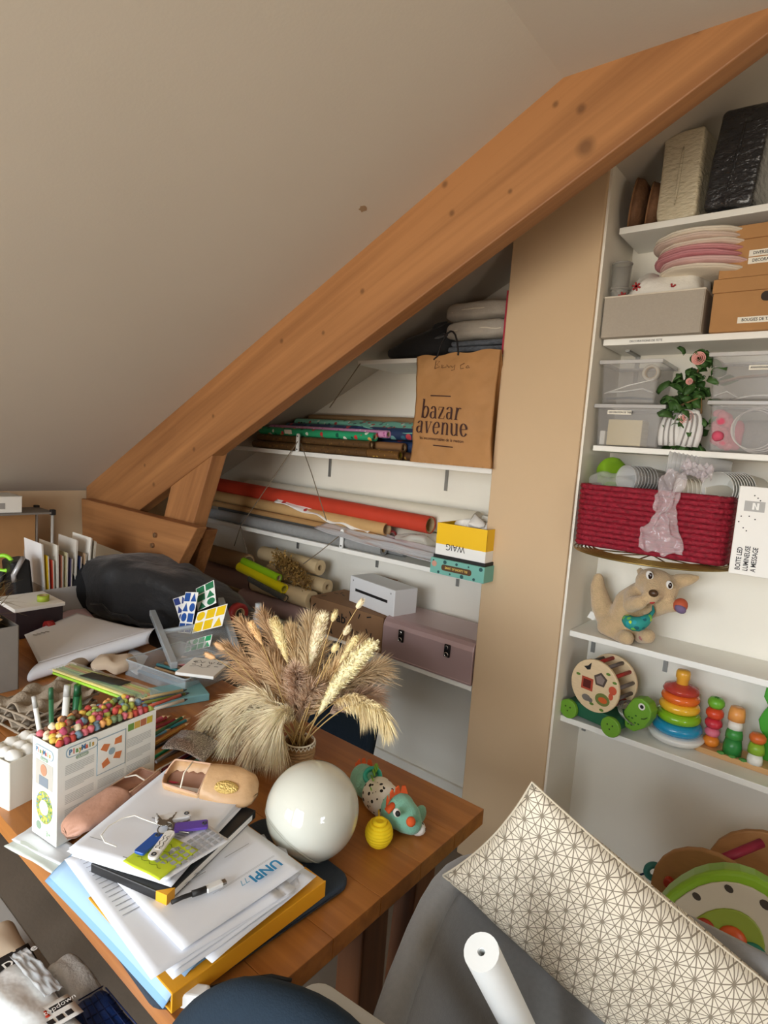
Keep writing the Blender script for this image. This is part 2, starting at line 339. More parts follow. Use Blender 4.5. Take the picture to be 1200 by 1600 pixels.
# ------------------------------------------------------------------ shelves
M_shelf = mat('white_shelf_board', (240, 238, 230), .45, var=.01, scale=8)
M_brkt = mat('grey_steel_bracket', (150, 150, 146), .4, .6)
def shelf(label, x0, x1, y0, zb, th=.02, brk=(), y1=BACK-.001):
    t = thing('wall_shelf', label, 'shelf', ((x0+x1)/2, y1, zb))
    MB().box((0, -(y1-y0)/2, th/2), (x1-x0, y1-y0, th)).build('board', M_shelf, t, bevel=.002)
    for bx in brk:
        b = MB().box((bx-t.location.x, -.003, -.05), (.014, .006, .1)); b.box((bx-t.location.x, -.06, -.003), (.014, .12, .006)); b.build('bracket', M_brkt, t)
    return zb+th
ZL1 = shelf('short white shelf high under the slope holding cushions and a black bag', -1.71, PX0-.001, 1.90, 1.855, .018)
ZL2 = shelf('white shelf in left alcove carrying patterned wrapping paper rolls', -2.55, PX0-.001, 1.90, 1.452, .02, (-2.10, -1.40))
ZL3 = shelf('white shelf in left alcove carrying the long red and grey rolls', -2.72, PX0-.001, 1.90, 1.05, .02, (-2.3, -1.75, -1.3))
ZL4 = shelf('lowest white shelf in left alcove under the pink metal case', -2.75, PX0-.001, 1.90, .642, .02)
SR = 1.97; SX1 = 1.05
ZR1 = shelf('top white shelf in right alcove holding two wrapped paper bricks', -.70, SX1, SR, 2.243, .02)
ZR2 = shelf('white shelf in right alcove under grey box and cardboard boxes', -.712, SX1, SR, 1.898, .02, (-.66,))
ZR3 = shelf('white shelf in right alcove under the clear plastic tubs', -.708, SX1, SR, 1.559, .018)
ZR4 = shelf('white shelf in right alcove hidden behind the red basket', -.712, SX1, SR, 1.235, .018)
ZR5 = shelf('white shelf in right alcove carrying the plush kangaroo', -.718, SX1, SR, .925, .02, (-.70, -.45))
ZR6 = shelf('lowest white shelf in right alcove carrying wooden baby toys', -.718, SX1, SR, .62, .02, (-.70,))
# white hook clips on the left shelves and the twine strung between them
M_clip = mat('white_plastic_clip', (236, 236, 232), .4)
def clip(px, py, label):
    q = atY(px, py, 1.897); t = thing('shelf_clip', label, 'clip', q, group='white clips on the left alcove shelves')
    MB().prism(rrect(.018, .085, .007), .006, Matrix(((1, 0, 0), (0, 0, 1), (0, 1, 0))), (0, -.006, 0)).build('plate', M_clip, t)
    for dz in (.03, -.03): MB().cyl((0, -.0055, dz), (0, -.0085, dz), .0035, 8).build('screw', mat('dark_screw', (70, 68, 64), .4, .6), t)
clip(466, 692, 'white plastic clip on front edge of wrapping paper shelf')
clip(535, 842, 'white plastic clip on front edge of the shelf with grey rolls')
M_twine = mat('grey_brown_twine', (122, 108, 88), .9)
def twine(label, pts, r=.0022):
    b = MB(); b.tube(pts, r, 5); return tag(b.build('twine', M_twine, None, True), label, 'twine', 'twine strung along the left alcove shelves')
twine('twine running down from left end of the short upper shelf', [atY(563, 568, 1.893), atY(515, 637, 1.885)])
twine('twine slanting left from upper clip and forking above the kraft rolls', [atY(465, 690, 1.888), atY(376, 822, 1.86), atY(366, 853, 1.86)])
twine('twine hanging right from upper clip across the red roll', [atY(470, 692, 1.888), atY(487, 740, 1.85), atY(510, 813, 1.83)])
twine('short twine end hanging below grey roll beside the moss bundle', [atY(376, 823, 1.858), atY(381, 845, 1.862), atY(386, 862, 1.866)])
twine('twine slanting left from lower clip to the dried moss', [atY(533, 835, 1.887), atY(500, 862, 1.84), atY(474, 881, 1.82)])

# ------------------------------------------------------------------ common things
M_kraft = mat('kraft_paper', (186, 148, 100), .8, var=.08, scale=14, bump=.15, bscale=30)
M_card = mat('cardboard_brown', (176, 130, 82), .85, var=.06, scale=12, bump=.05, bscale=120)
M_core = mat('cardboard_core', (196, 170, 130), .85)
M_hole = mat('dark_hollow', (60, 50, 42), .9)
M_black = mat('black_ink', (28, 26, 26), .6)
M_white = mat('white_paper', (242, 241, 236), .7, var=.015, scale=6)
M_label = mat('white_label', (236, 230, 214), .6)
M_brownink = mat('dark_brown_ink', (66, 38, 32), .7)
def roll(name, label, p0, p1, r, m, hole=.62, core=None, cat='roll', group=None, parent_core=True, sag=0):
    """paper rolled on itself: an outer paper tube, its cardboard core showing at the open end"""
    p0, p1 = Vector(p0), Vector(p1); c = (p0+p1)/2; base = Vector((c.x, c.y, c.z-r)); t = thing(name, label, cat, base, group=group)
    b = MB(); b.pipe(p0-base, p1-base, r, r*hole, 22)
    # the loose outer edge of the sheet: a thin lip along the roll
    d = (p1-p0).normalized(); up = Vector((0, -.5, .86)); side = d.cross(up).normalized()
    b.build('paper', m, t, True, bevel=0)
    o = b_ = MB().pipe(p0-base+d*.002, p1-base-d*.002, r*hole*1.002, r*hole*.86, 18).build('core', core or M_core, t, True)
    for ob in t.children:
        mod = ob.modifiers.new('edges', 'EDGE_SPLIT'); mod.split_angle = math.radians(50)
    return t
def px(x, y, Y, z=None):
    q = atY(x, y, Y)
    if z is not None: q.z = z
    return q
def carton(name, label, cat, x0, x1, y0, y1, z0, z1, m, bevel=.003, rz=0, group=None, part='body'):
    t = thing(name, label, cat, ((x0+x1)/2, (y0+y1)/2, z0), (0, 0, rz), group)
    MB().box((0, 0, (z1-z0)/2), (x1-x0, y1-y0, z1-z0)).build(part, m, t, bevel=bevel); return t
def soft(name, label, cat, c, r, m, rot=(0, 0, 0), p=.6, amp=.02, sc=6, seed=0, n=36, mm=20, part=None):
    """a stuffed or crumpled fabric body resting at c (its base)"""
    b = MB(); b.ball((0, 0, r[2]), r, n, mm, p=p).rough(amp, sc, seed)
    zmin = min(v.z for v in b.v)
    b.warp(lambda v: (v.x, v.y, v.z-zmin))
    if part:
        t = thing(name, label, cat, c, rot); b.build(part, m, t, True); return t
    o = b.build(name, m, None, True); o.location = c; o.rotation_euler = rot; return tag(o, label, cat)
def ribbon(b, pts, thick, thin, M, h=.0004, force=None):
    """pen stroke with broad-nib contrast: thick where it runs down, thin where it runs across"""
    n = len(pts); L, R_ = [], []
    for i, (x, y) in enumerate(pts):
        x0, y0 = pts[max(i-1, 0)]; x1, y1 = pts[min(i+1, n-1)]; dx, dy = x1-x0, y1-y0; l = math.hypot(dx, dy) or 1; dx /= l; dy /= l
        wv = force if force else thin+(thick-thin)*abs(dy)**1.5
        L.append(M @ Vector((x-dy*wv/2, y+dx*wv/2, h))); R_.append(M @ Vector((x+dy*wv/2, y-dx*wv/2, h)))
    b.add(L+R_, [(i, i+1, n+i+1, n+i) for i in range(n-1)])
def arc(cx, cy, rx, ry, a0, a1, n=14): return [(cx+rx*math.cos(math.radians(a0+(a1-a0)*k/n)), cy+ry*math.sin(math.radians(a0+(a1-a0)*k/n))) for k in range(n+1)]
GL = {'b': (.74, [[(.14, 1.6), (.14, 0)], arc(.40, .5, .26, .5, 160, -180)], [[(.0, 1.58), (.14, 1.6)]]),
      'a': (.70, [arc(.32, .72, .2, .28, 165, 0)+[(.52, .12), (.56, .02), (.66, .06)], arc(.30, .29, .2, .27, 60, 300)+[(.52, .16)]], []),
      'z': (.66, [], [[(.06, .72), (.08, .97), (.58, .97)], [(.08, .03), (.58, .03), (.62, .28)]]),
      'r': (.58, [[(.16, .98), (.16, 0)], [(.16, .62), (.26, .88), (.38, .98), (.5, .9)]], [[(.02, .97), (.16, .97)], [(.02, .02), (.32, .02)]]),
      'v': (.68, [[(.1, .98), (.34, .02)]], [[(.34, .02), (.56, .98)], [(0, .98), (.24, .98)], [(.44, .98), (.66, .98)]]),
      'e': (.66, [arc(.33, .5, .26, .5, 8, 330)], [[(.08, .53), (.58, .57)]]),
      'n': (.78, [[(.16, .98), (.16, 0)], arc(.38, .66, .22, .32, 160, 0, 8)+[(.6, 0)]], [[(.02, .97), (.16, .97)], [(.04, .02), (.3, .02)], [(.48, .02), (.74, .02)]]),
      'u': (.78, [[(.14, .98), (.14, .3)]+arc(.36, .3, .22, .3, 180, 320, 8), [(.6, .98), (.6, .02)]], [[(.0, .97), (.14, .97)], [(.46, .97), (.6, .97)], [(.6, .02), (.74, .02)]])}
def serif_word(name, word, size, M, m, parent):
    b = MB(); x = 0; tot = sum(GL[c][0] for c in word)+.1*(len(word)-1)
    for ch in word:
        wd, thick_, thin_ = GL[ch]; T = M @ Matrix.Scale(size, 4) @ Matrix.Translation((x-tot/2, 0, 0))
        for s in thick_: ribbon(b, s, .17, .05, T, .0)
        for s in thin_: ribbon(b, s, .05, .045, T, .0, .05)
        if ch == 'z': ribbon(b, [(.56, .97), (.08, .03)], .15, .15, T, 0, .15)
        x += wd+.1
    b.warp(lambda v: v); return b.build(name, m, parent, noweld=True)

# ------------------------------------------------------------------ left alcove, short top shelf
q = atY(650, 556, 2.0)
M_blackfab = mat('black_fabric', (30, 30, 32), .8, bump=.2, bscale=300, sheen=.2)
bb = thing('fabric_bag', 'black soft fabric bag slumped at left end of the short upper shelf', 'bag', (-1.475, 2.06, ZL1))
b = MB(); b.ball((0, 0, .07), (.17, .095, .07), 36, 18, p=.6)
b.warp(lambda v: (v.x, v.y, v.z*(.42+.75*max(0, min(1, (v.x+.17)/.34)))))
b.rough(.012, 11, 3); zm = min(v.z for v in b.v); b.warp(lambda v: (v.x, v.y, v.z-zm)); b.build('body', M_blackfab, bb, True)
MB().tube([(.10, -.08, .085), (.15, -.1, .095), (.185, -.1, .085)], [.012, .012, .002], 8, flat=.4).build('tie_end', M_blackfab, bb, True)
MB().tube([(.07, -.07, .11), (.11, -.09, .135), (.15, -.09, .145)], [.014, .018, .004], 8, flat=.35).build('tie_end', M_blackfab, bb, True)
M_dkt = mat('charcoal_folded_cloth', (84, 88, 94), .85, var=.35, scale=70, stretch=(1, 1, 4), bump=.2)
ft = thing('folded_cloth', 'charcoal speckled folded cloth under the grey cushions', 'cloth', (-1.17, 2.05, ZL1))
for k in range(3): MB().box((.005*k, 0, .011+.0215*k), (.265-.01*k, .22, .0205)).rough(.003, 14, k).build('fold', M_dkt, ft, bevel=.008, seg=3)
M_cush = mat('grey_linen_cushion', (168, 160, 148), .9, var=.06, scale=30, bump=.25, bscale=200)
for k, (zz, rr, th, l) in enumerate(((.066, .145, .036, 'lower grey linen cushion lying on the charcoal folded cloth'), (.136, .15, .036, 'upper grey linen cushion topping the pile on the short shelf'))):
    o = soft('seat_cushion', l, 'cushion', (-1.185, 2.045, ZL1+zz), (rr, .115, th), M_cush, p=.5, amp=.008, sc=14, seed=k)
    o['group'] = 'grey cushions on the short upper shelf'
    pts = [Vector((rr*.97*math.copysign(abs(math.cos(a))**.5, math.cos(a)), .113*math.copysign(abs(math.sin(a))**.5, math.sin(a)), th+.004*math.sin(a*7))) for a in [2*PI*i/40 for i in range(41)]]
    MB().tube(pts, .003, 5).build('piping', mat('pale_piping', (205, 196, 178), .8), o, True)
o = carton('red_folder', 'narrow crimson folder upright against the beige pier', 'folder', PX0-.022, PX0-.004, 1.93, 2.14, ZL1, ZL1+.225, mat('crimson_card', (176, 44, 64), .6), .001)
MB().box((0, .002, .113), (.012, .205, .218)).build('pages', M_white, o)

# ------------------------------------------------------------------ left alcove, wrapping paper shelf
GW = 'rolls of wrapping paper on the left alcove shelf'
def rollp(label, a, b_, Y, r, m, z=None, Y1=None, **k):
    p0, p1 = px(*a, Y, z), px(*b_, Y if Y1 is None else Y1, z)
    if z is None and 'flatz' in k: k.pop('flatz')
    return roll('wrapping_roll', label, p0, p1, r, m, group=GW, **k)
M_dot = pattern('brown_dotted_paper', (92, 66, 36), [(128, 96, 52), (70, 48, 26)], 70, .5, .3)
M_gxmas = pattern('green_printed_paper', (46, 160, 110), [(232, 236, 220), (200, 60, 60), (20, 90, 70), (230, 170, 90)], 34, .4, .34)
M_pinkp = pattern('pink_printed_paper', (214, 150, 190), [(240, 226, 236), (180, 96, 150)], 60, .4, .3)
M_navy = pattern('navy_floral_paper', (44, 62, 96), [(120, 170, 170), (190, 70, 80), (60, 110, 130), (70, 80, 130)], 26, .4, .38)
M_teal = pattern('mint_printed_paper', (126, 196, 176), [(60, 90, 80), (170, 80, 70), (210, 226, 210), (60, 120, 120)], 40, .4, .36)
M_gold = pattern('brown_gold_paper', (108, 76, 40), [(214, 176, 80), (150, 110, 50)], 60, .35, .25)
z2 = ZL2
rollp('lower brown dotted paper roll at front of the wrapping paper shelf', (398, 692), (576, 707), 1.925, .018, M_dot, z=z2+.0185)
rollp('upper brown dotted paper roll lying on the lower dotted roll', (405, 683), (580, 697), 1.935, .0165, M_dot, z=z2+.053)
rollp('green festive paper roll above the brown dotted rolls', (409, 673), (586, 690), 1.945, .0185, M_gxmas, z=z2+.088)
rollp('pink printed paper roll behind the green festive roll', (424, 668), (607, 684), 1.98, .0165, M_pinkp, z=z2+.103)
rollp('grey-brown paper roll with open end beside the dotted rolls', (470, 690), (592, 708), 1.965, .0165, mat('grey_brown_paper', (134, 108, 80), .7), z=z2+.017)
rollp('tan paper roll with open end under the navy roll', (500, 690), (632, 694), 1.99, .02, mat('tan_paper', (140, 100, 62), .6), z=z2+.051)
rollp('brown gold-flecked paper roll with bright foil end', (560, 700), (626, 709), 1.93, .019, M_gold, z=z2+.0195, core=mat('gold_foil', (206, 190, 70), .25, .8))
rollp('dark gold-flecked paper roll lying behind the kraft bag', (585, 705), (664, 712), 1.975, .0165, pattern('dark_gold_paper', (84, 54, 30), [(190, 140, 60), (70, 40, 24)], 50), z=z2+.017)
rollp('navy floral paper roll across the middle of the heap', (452, 657), (657, 682), 2.02, .026, M_navy, z=z2+.108)
rollp('second navy floral roll lying under the first', (480, 670), (655, 690), 2.045, .026, M_navy, z=z2+.055)
rollp('mint green patterned paper roll on top of the heap', (466, 647), (655, 662), 2.075, .026, M_teal, z=z2+.134)
rollp('kraft paper roll at very back of the wrapping paper heap', (488, 637), (660, 640), 2.135, .026, mat('grey_kraft', (150, 120, 84), .8), z=z2+.16)
rollp('plain brown roll filling the back of the wrapping shelf', (470, 660), (650, 690), 2.125, .032, mat('plain_brown_paper', (128, 96, 62), .8), z=z2+.033)
rollp('brown roll resting on the plain brown roll at back', (470, 660), (650, 690), 2.135, .034, mat('plain_brown_paper', (128, 96, 62), .8), z=z2+.099)
# loose flap of the mint paper folded forward over the heap
f0, f1 = px(520, 645, 2.045), px(652, 660, 2.045)
b = MB(); b.grid(lambda u, v: Vector((-1.86+.42*u+.02*v, 2.053-.055*v-.008*math.sin(u*9), z2+.158-.05*v*(.4+.6*u)+.004*math.sin(u*14))), 24, 8)
tag(b.build('loose_paper_sheet', M_teal, None, True, thick=.0006), 'loose mint patterned sheet flapped over the navy rolls', 'paper')
MB().prism(rect(0, 0, .05, .02), .001, basis(px(455, 680, 1.928, z2+.08), (1, 0, 0), (0, -.3, 1)).to_3x3(), px(445, 680, 1.925, z2+.078)).build('price_sticker', M_label, bpy.data.objects['wrapping_roll.002'])
s_ = bpy.data.objects['price_sticker']; s_.location = -bpy.data.objects['wrapping_roll.002'].location

# kraft carrier bag
bx0, bx1 = px(652, 600, 1.87).x, px(780, 600, 1.87).x; bx1 = min(bx1, -1.0)
kb = thing('paper_carrier_bag', 'large brown kraft paper carrier bag printed bazar avenue with black cord handles', 'bag', ((bx0+bx1)/2, 1.95, ZL2))
W, Hh = bx1-bx0, 0.405
def bagpt(side, u, v):
    # side -1 front, +1 back; pinched towards the top, bulging low down
    x = (u-.5)*W*(1-.05*math.sin(v*PI)+.03*v)-.012*v; y0 = -.085+.012*v*v; y1 = .045-.112*v
    bul = .018*math.sin(u*PI)*math.sin(v*PI)
    y = (y0-bul) if side < 0 else (y1+bul*.3)
    n_ = noise.noise(Vector((x*9+2, v*5, side*3)))*.010+noise.noise(Vector((x*25+2, v*14, side*3)))*.004
    return Vector((x, y+n_*side*.9, v*(Hh+.015*(u-.3))+.004*math.sin(u*17)*(v > .99)))
b = MB(); b.grid(lambda u, v: bagpt(-1, u, v), 40, 40); b.grid(lambda u, v: bagpt(1, 1-u, v), 20, 40)
b.grid(lambda u, v: bagpt(-1, 0, v).lerp(bagpt(1, 0, v), 1-u)+Vector((.018*math.sin(u*PI)*(1-.4*v), 0, 0)), 6, 40); b.grid(lambda u, v: bagpt(-1, 1, v).lerp(bagpt(1, 1, v), u)-Vector((.018*math.sin(u*PI)*(1-.4*v), 0, 0)), 6, 40)
b.grid(lambda u, v: bagpt(-1, u, 0).lerp(bagpt(1, u, 0), v), 10, 3)
b.build('bag_body', mat('kraft_bag_paper', (178, 130, 80), .7, var=.08, scale=9, bump=.35, bscale=16), kb, True)
for dy, xx in ((0, 0), ):
    c0 = bagpt(-1, .27, .995)+Vector((0, -.004, 0)); c1 = bagpt(-1, .52, .995)+Vector((0, -.004, 0))
    MB().tube([c0-Vector((.015, 0, .012)), c0]+[c0.lerp(c1, k/8)+Vector((0, .008*math.sin(PI*k/8), .085*math.sin(PI*k/8)**.7)) for k in range(1, 8)]+[c1, c1-Vector((0, 0, .01))], .0035, 6).build('handle', mat('black_cord', (26, 24, 24), .7), kb, True)
def bagM(u, v, lift=.006):
    p0 = bagpt(-1, u, v); return basis(p0+Vector((0, -lift, 0)), (1, 0, -.03), (0, .07, 1))
def onbag(o):
    """press the print onto the bag's front"""
    for vt in o.data.vertices:
        co = vt.co; u = (co.x+.012*max(0, co.z/Hh))/W+.5; v = max(0, min(1, co.z/Hh)); best = bagpt(-1, max(0, min(1, u)), v); vt.co = Vector((co.x, best.y-.0025, co.z))
onbag(serif_word('printed_word', 'bazar', .044, bagM(.38, .41) @ Matrix.Diagonal((1.12, 1, 1, 1)), M_brownink, kb))
onbag(serif_word('printed_word', 'avenue', .0445, bagM(.395, .27) @ Matrix.Diagonal((1.08, 1, 1, 1)), M_brownink, kb))
onbag(text('printed_line', 'les incontournables de la maison', .0165, bagM(.40, .225) @ Matrix.Shear('XY', 4, (.25, 0)) if False else bagM(.40, .225), M_brownink, kb, sx=.9))
for u, v in ((.37, .615), (.43, .165)):
    b = MB(); ribbon(b, [(-.046+.0115*k, 0) for k in range(9)], .004, .004, bagM(u, v), 0, .0042); onbag(b.build('printed_rule', M_brownink, kb, noweld=True))
b = MB()
for s in ([(0, 0), (0, .03), (.014, .028), (.004, .016), (.016, .008), (0, 0)], [(.024, .004), (.03, .012), (.022, .014), (.026, .003), (.04, .006), (.04, .015), (.05, .004), (.055, .012), (.062, .004), (.07, .014), (.07, -.004), (.06, -.006)], [(.1, .02), (.088, .012), (.09, .0), (.1, .002)], [(.106, .004), (.112, .012), (.118, .004), (.108, .003)]): ribbon(b, [(x*1.3-.06, y*1.0) for x, y in s], .002, .002, bagM(.42, .86), 0, .0022)
onbag(b.build('handwriting', mat('faded_ink', (96, 66, 40), .8), kb, noweld=True))

# ------------------------------------------------------------------ left alcove, shelf of long rolls
GR = 'long rolls on the left alcove shelf'
z3 = ZL3
M_red = mat('red_roll_paper', (196, 62, 38), .65, var=.04, scale=20)
M_cream = mat('cream_film_roll', (236, 230, 212), .45, var=.02)
M_kr = mat('kraft_roll_paper', (200, 160, 106), .75, var=.07, scale=10)
M_grey = mat('grey_felt_roll', (150, 150, 148), .95, var=.06, scale=60, bump=.3, bscale=260)
def rl(name, label, a, b_, Y, r, m, z=None, Y1=None, z1=None, **k):
    p0 = px(*a, Y, z); p1 = px(*b_, Y if Y1 is None else Y1, z if z1 is None else z1); return roll(name, label, p0, p1, r, m, group=GR, **k)
rl('film_roll', 'big cream plastic film roll along the back wall', (392, 748), (748, 782), 2.10, .055, M_cream, z=z3+.165)
rl('film_roll', 'pale fabric roll lying under the cream film roll', (400, 790), (735, 830), 2.105, .053, mat('pale_cloth', (226, 218, 200), .9), z=z3+.0535)
rl('paper_roll', 'long red paper roll on top of the pile', (342, 753), (677, 772), 1.995, .036, M_red, z=z3+.178, z1=z3+.150, hole=.9)
rl('paper_roll', 'kraft paper roll just below the red roll', (334, 772), (606, 812), 1.975, .028, M_kr, z=z3+.118, hole=.9, z1=z3+.104)
rl('paper_roll', 'thin kraft roll under the thicker kraft roll', (330, 786), (588, 821), 1.95, .015, mat('kraft_dark', (176, 134, 84), .75), z=z3+.078, hole=.7, z1=z3+.068)
rl('felt_roll', 'front light grey felt roll lying on the shelf edge', (322, 803), (600, 857), 1.93, .0265, M_grey, z=z3+.027, hole=.55)
rl('felt_roll', 'second grey felt roll reaching further right', (400, 815), (634, 862), 1.985, .0235, mat('grey_felt_dark', (136, 136, 134), .95, var=.06, scale=60), z=z3+.0245, hole=.4)
rl('paper_roll', 'white roll with red rim ending beside the crumpled plastic', (430, 800), (614, 818), 2.02, .036, mat('red_white_paper', (200, 60, 66), .5), z=z3+.06, hole=.78, core=mat('white_red_core', (228, 200, 190), .6))
rl('paper_roll', 'dark grey film roll between kraft and grey felt rolls', (345, 798), (560, 830), 1.955, .018, mat('dark_film', (74, 74, 72), .3), z=z3+.066-.008, hole=.5)
# silver foil sheet draped forward over the grey felt
M_foil = mat('silver_foil', (222, 226, 230), .24, .35, bump=.5, bscale=28, stretch=(.4, 3, 3))
s0, s1 = px(505, 812, 1.92), px(685, 862, 1.87)
b = MB()
def foil(u, v):
    p = Vector((s0.x+(s1.x-s0.x)*u, 1.985-.12*v+.0*u, z3+.094-.03*u-.045*v**1.6*(.5+.5*u)))
    wv = .006*math.sin(v*16+u*5)*(.3+u)+.006*noise.noise(Vector((u*4, v*9, 2))); return p+Vector((0, wv*.4, wv))
b.grid(foil, 40, 28); tag(b.build('foil_sheet', M_foil, None, True, thick=.0008), 'crinkled silver foil sheet draped over the grey felt rolls', 'foil')
# white cloth with red print
M_cloth = pattern('white_red_print_cloth', (242, 238, 230), [(242, 238, 230), (190, 60, 60), (242, 238, 230), (242, 238, 230)], 26, .8, .34)
c0, c1 = px(440, 768, 1.985), px(588, 790, 1.985)
b = MB(); b.grid(lambda u, v: Vector((c0.x+(c1.x-c0.x)*u, 2.01-.07*v, z3+.172-.04*u-.05*v*(.5+.7*u)+.008*noise.noise(Vector((u*7, v*4, 5)))+.006*math.sin(u*22+v*4)*v)), 40, 14)
tag(b.build('crumpled_cloth', M_cloth, None, True, thick=.003), 'white cloth with red print bunched under the red roll', 'cloth')
# crumpled clear plastic with a white roll inside
M_clearb = clear('crinkled_clear_film', (240, 238, 226), .42, .15)
o = soft('plastic_wrap', 'crumpled clear plastic wrapping left of the yellow box', 'wrapping', px(648, 840, 2.0, z3), (.10, .045, .045), M_clearb, p=.8, amp=.02, sc=18, seed=4, n=40, mm=22)
# boxes at the right end
tx0, tx1 = px(672, 885, 1.83).x, px(756, 900, 1.83).x
M_mint = mat('mint_green_carton', (120, 184, 170), .5, var=.02)
tb = carton('game_box', 'mint green printed game box overhanging the shelf end', 'box', tx0, tx1, 1.83, 2.02, z3, z3+.058, M_mint, .002)
fw = tx1-tx0; Mf = basis((0, -.0955, .028), (1, 0, 0), (0, 0, 1))
decal('title_plate', rrect(fw*.56, .022, .009), Mf, mat('dark_brown_print', (90, 62, 36), .6), tb)
text('title', 'SMART OF SHORTY TEE', .0115, Mf, mat('yellow_print', (230, 196, 100), .6), tb, sx=.78, lift=.0012, bold=.0003)
for k in range(9):
    decal('printed_dot', circle(.0035+.002*(k % 3), 8), Mf @ Matrix.Translation((-fw*.44+fw*.11*k, .02*(-1)**k, 0)), mat('dark_teal_print', (40, 84, 84), .6), tb)
decal('printed_badge', circle(.011, 14), Mf @ Matrix.Translation((-fw*.42, .008, .0002)), mat('rose_print', (206, 150, 130), .6), tb)
MB().box((0, 0, .064), (fw*.96, .17, .012)).build('inner_tray', M_black, tb)
yx0, yx1 = px(684, 830, 1.85).x, px(763, 830, 1.85).x
yz = z3+.070
yb = thing('tissue_box', 'yellow and white carton stuffed with white tissue paper', 'box', ((yx0+yx1)/2, 1.925, yz))
yw = yx1-yx0; YH = .118
M_yel = mat('yellow_carton', (246, 196, 20), .5); b = MB()
for sx, sy, cx, cy in ((yw, .004, 0, -.078), (yw, .004, 0, .078), (.004, .156, -yw/2+.002, 0), (.004, .156, yw/2-.002, 0)): b.box((cx, cy, .04+(YH-.04)/2), (sx, sy, YH-.04))
b.build('yellow_sleeve', M_yel, yb)
b = MB()
for sx, sy, cx, cy in ((yw, .0044, 0, -.078), (yw, .0044, 0, .078), (.0044, .156, -yw/2+.002, 0), (.0044, .156, yw/2-.002, 0)): b.box((cx, cy, .02), (sx, sy, .04))
b.box((0, 0, .002), (yw-.01, .15, .004)); b.build('white_band', M_white, yb)
text('printed_word', 'WAIG', .034, basis((-.02, -.0806, .034), (-1, 0, 0), (0, 0, -1)), M_black, yb, sx=.9)
for k, (dx, dy, dz, s) in enumerate(((-.03, 0, .10, .05), (.04, .01, .11, .045), (.01, .0, .125, .04))):
    b = MB(); b.ball((dx, dy, dz), (s, s*.9, s*.8), 16, 10).rough(.03, 16, k+2); b.build('tissue', mat('white_tissue', (238, 236, 230), .8), yb, True)
q = px(758, 775, 2.0)
wp = thing('small_packet', 'small white printed packet leaning in the corner by the pier', 'packet', (-1.075, 1.99, z3+.122))
M_pk = mat('white_packet', (224, 220, 208), .5); MB().box((0, 0, .05), (.055, .04, .10), (0, .08, 0)).build('body', M_pk, wp, bevel=.004)
for k in range(3): MB().box((-.004, -.0206, .03+.022*k), (.03, .001, .012), (0, .08, 0)).build('print', mat('grey_print', (140, 136, 128), .6), wp)
carton('film_pack', 'cream film pack lying behind the yellow box under the packet', 'packet', -1.16, -1.038, 1.90+.11, 2.05, z3, z3+.122, M_cream, .01)

# ------------------------------------------------------------------ left alcove, lowest shelf
GB = 'rolls on the lowest left alcove shelf'
z4 = ZL4
def r4(label, a, b_, Y, r, m, z=None, Y1=None, hole=.6, z1=None, **k):
    p0 = px(*a, Y, z); p1 = px(*b_, Y if Y1 is None else Y1, z if z1 is None else z1); return roll('paper_roll', label, p0, p1, r, m, group=GB, hole=hole, **k)
M_mauve = mat('mauve_roll_paper', (178, 150, 148), .6, var=.03)
M_crk = mat('cream_kraft_roll', (216, 190, 146), .7, var=.04)
r4('front mauve paper roll lying behind the black bag', (380, 920), (484, 962), 1.915, .042, M_mauve, z=z4+.0425, hole=.45)
r4('long mauve roll reaching left towards the truss', (255, 880), (400, 905), 1.96, .05, mat('mauve_brown_paper', (150, 118, 104), .7), z=z4+.11, hole=.5)
r4('cream roll resting on the front mauve roll', (400, 905), (488, 931), 1.93, .042, M_crk, z=z4+.1275, hole=.38)
r4('cream roll with round open end behind the moss', (410, 880), (500, 893), 2.06, .038, M_crk, z=z4+.25, hole=.4)
r4('short cream roll below the moss with square end', (420, 900), (512, 916), 2.03, .036, M_crk, z=z4+.175, hole=.4)
r4('pale roll supporting the others against the wall', (330, 900), (470, 930), 2.06, .06, M_crk, z=z4+.061, hole=.5)
r4('brown kraft roll with wide open mouth at far left', (330, 862), (388, 882), 1.95, .046, mat('brown_kraft_roll', (160, 124, 84), .75), z=z4+.21, hole=.88, core=M_crk)
r4('yellow cellophane roll pointing at the camera', (374, 892), (444, 924), 1.875, .024, mat('yellow_cellophane', (226, 208, 20), .25, spec=.7), z=z4+.205, hole=.7, z1=z4+.16, core=mat('yellow_core', (190, 176, 60), .5))
r4('lime green cellophane roll on the yellow roll', (380, 882), (436, 906), 1.885, .019, mat('lime_cellophane', (150, 196, 30), .25, spec=.7), z=z4+.236, hole=.7, z1=z4+.202)
r4('dark film roll under the yellow roll', (390, 915), (446, 940), 1.862, .017, clear('grey_film', (90, 90, 84), .8, .2), z=z4+.165, hole=.7, z1=z4+.122)
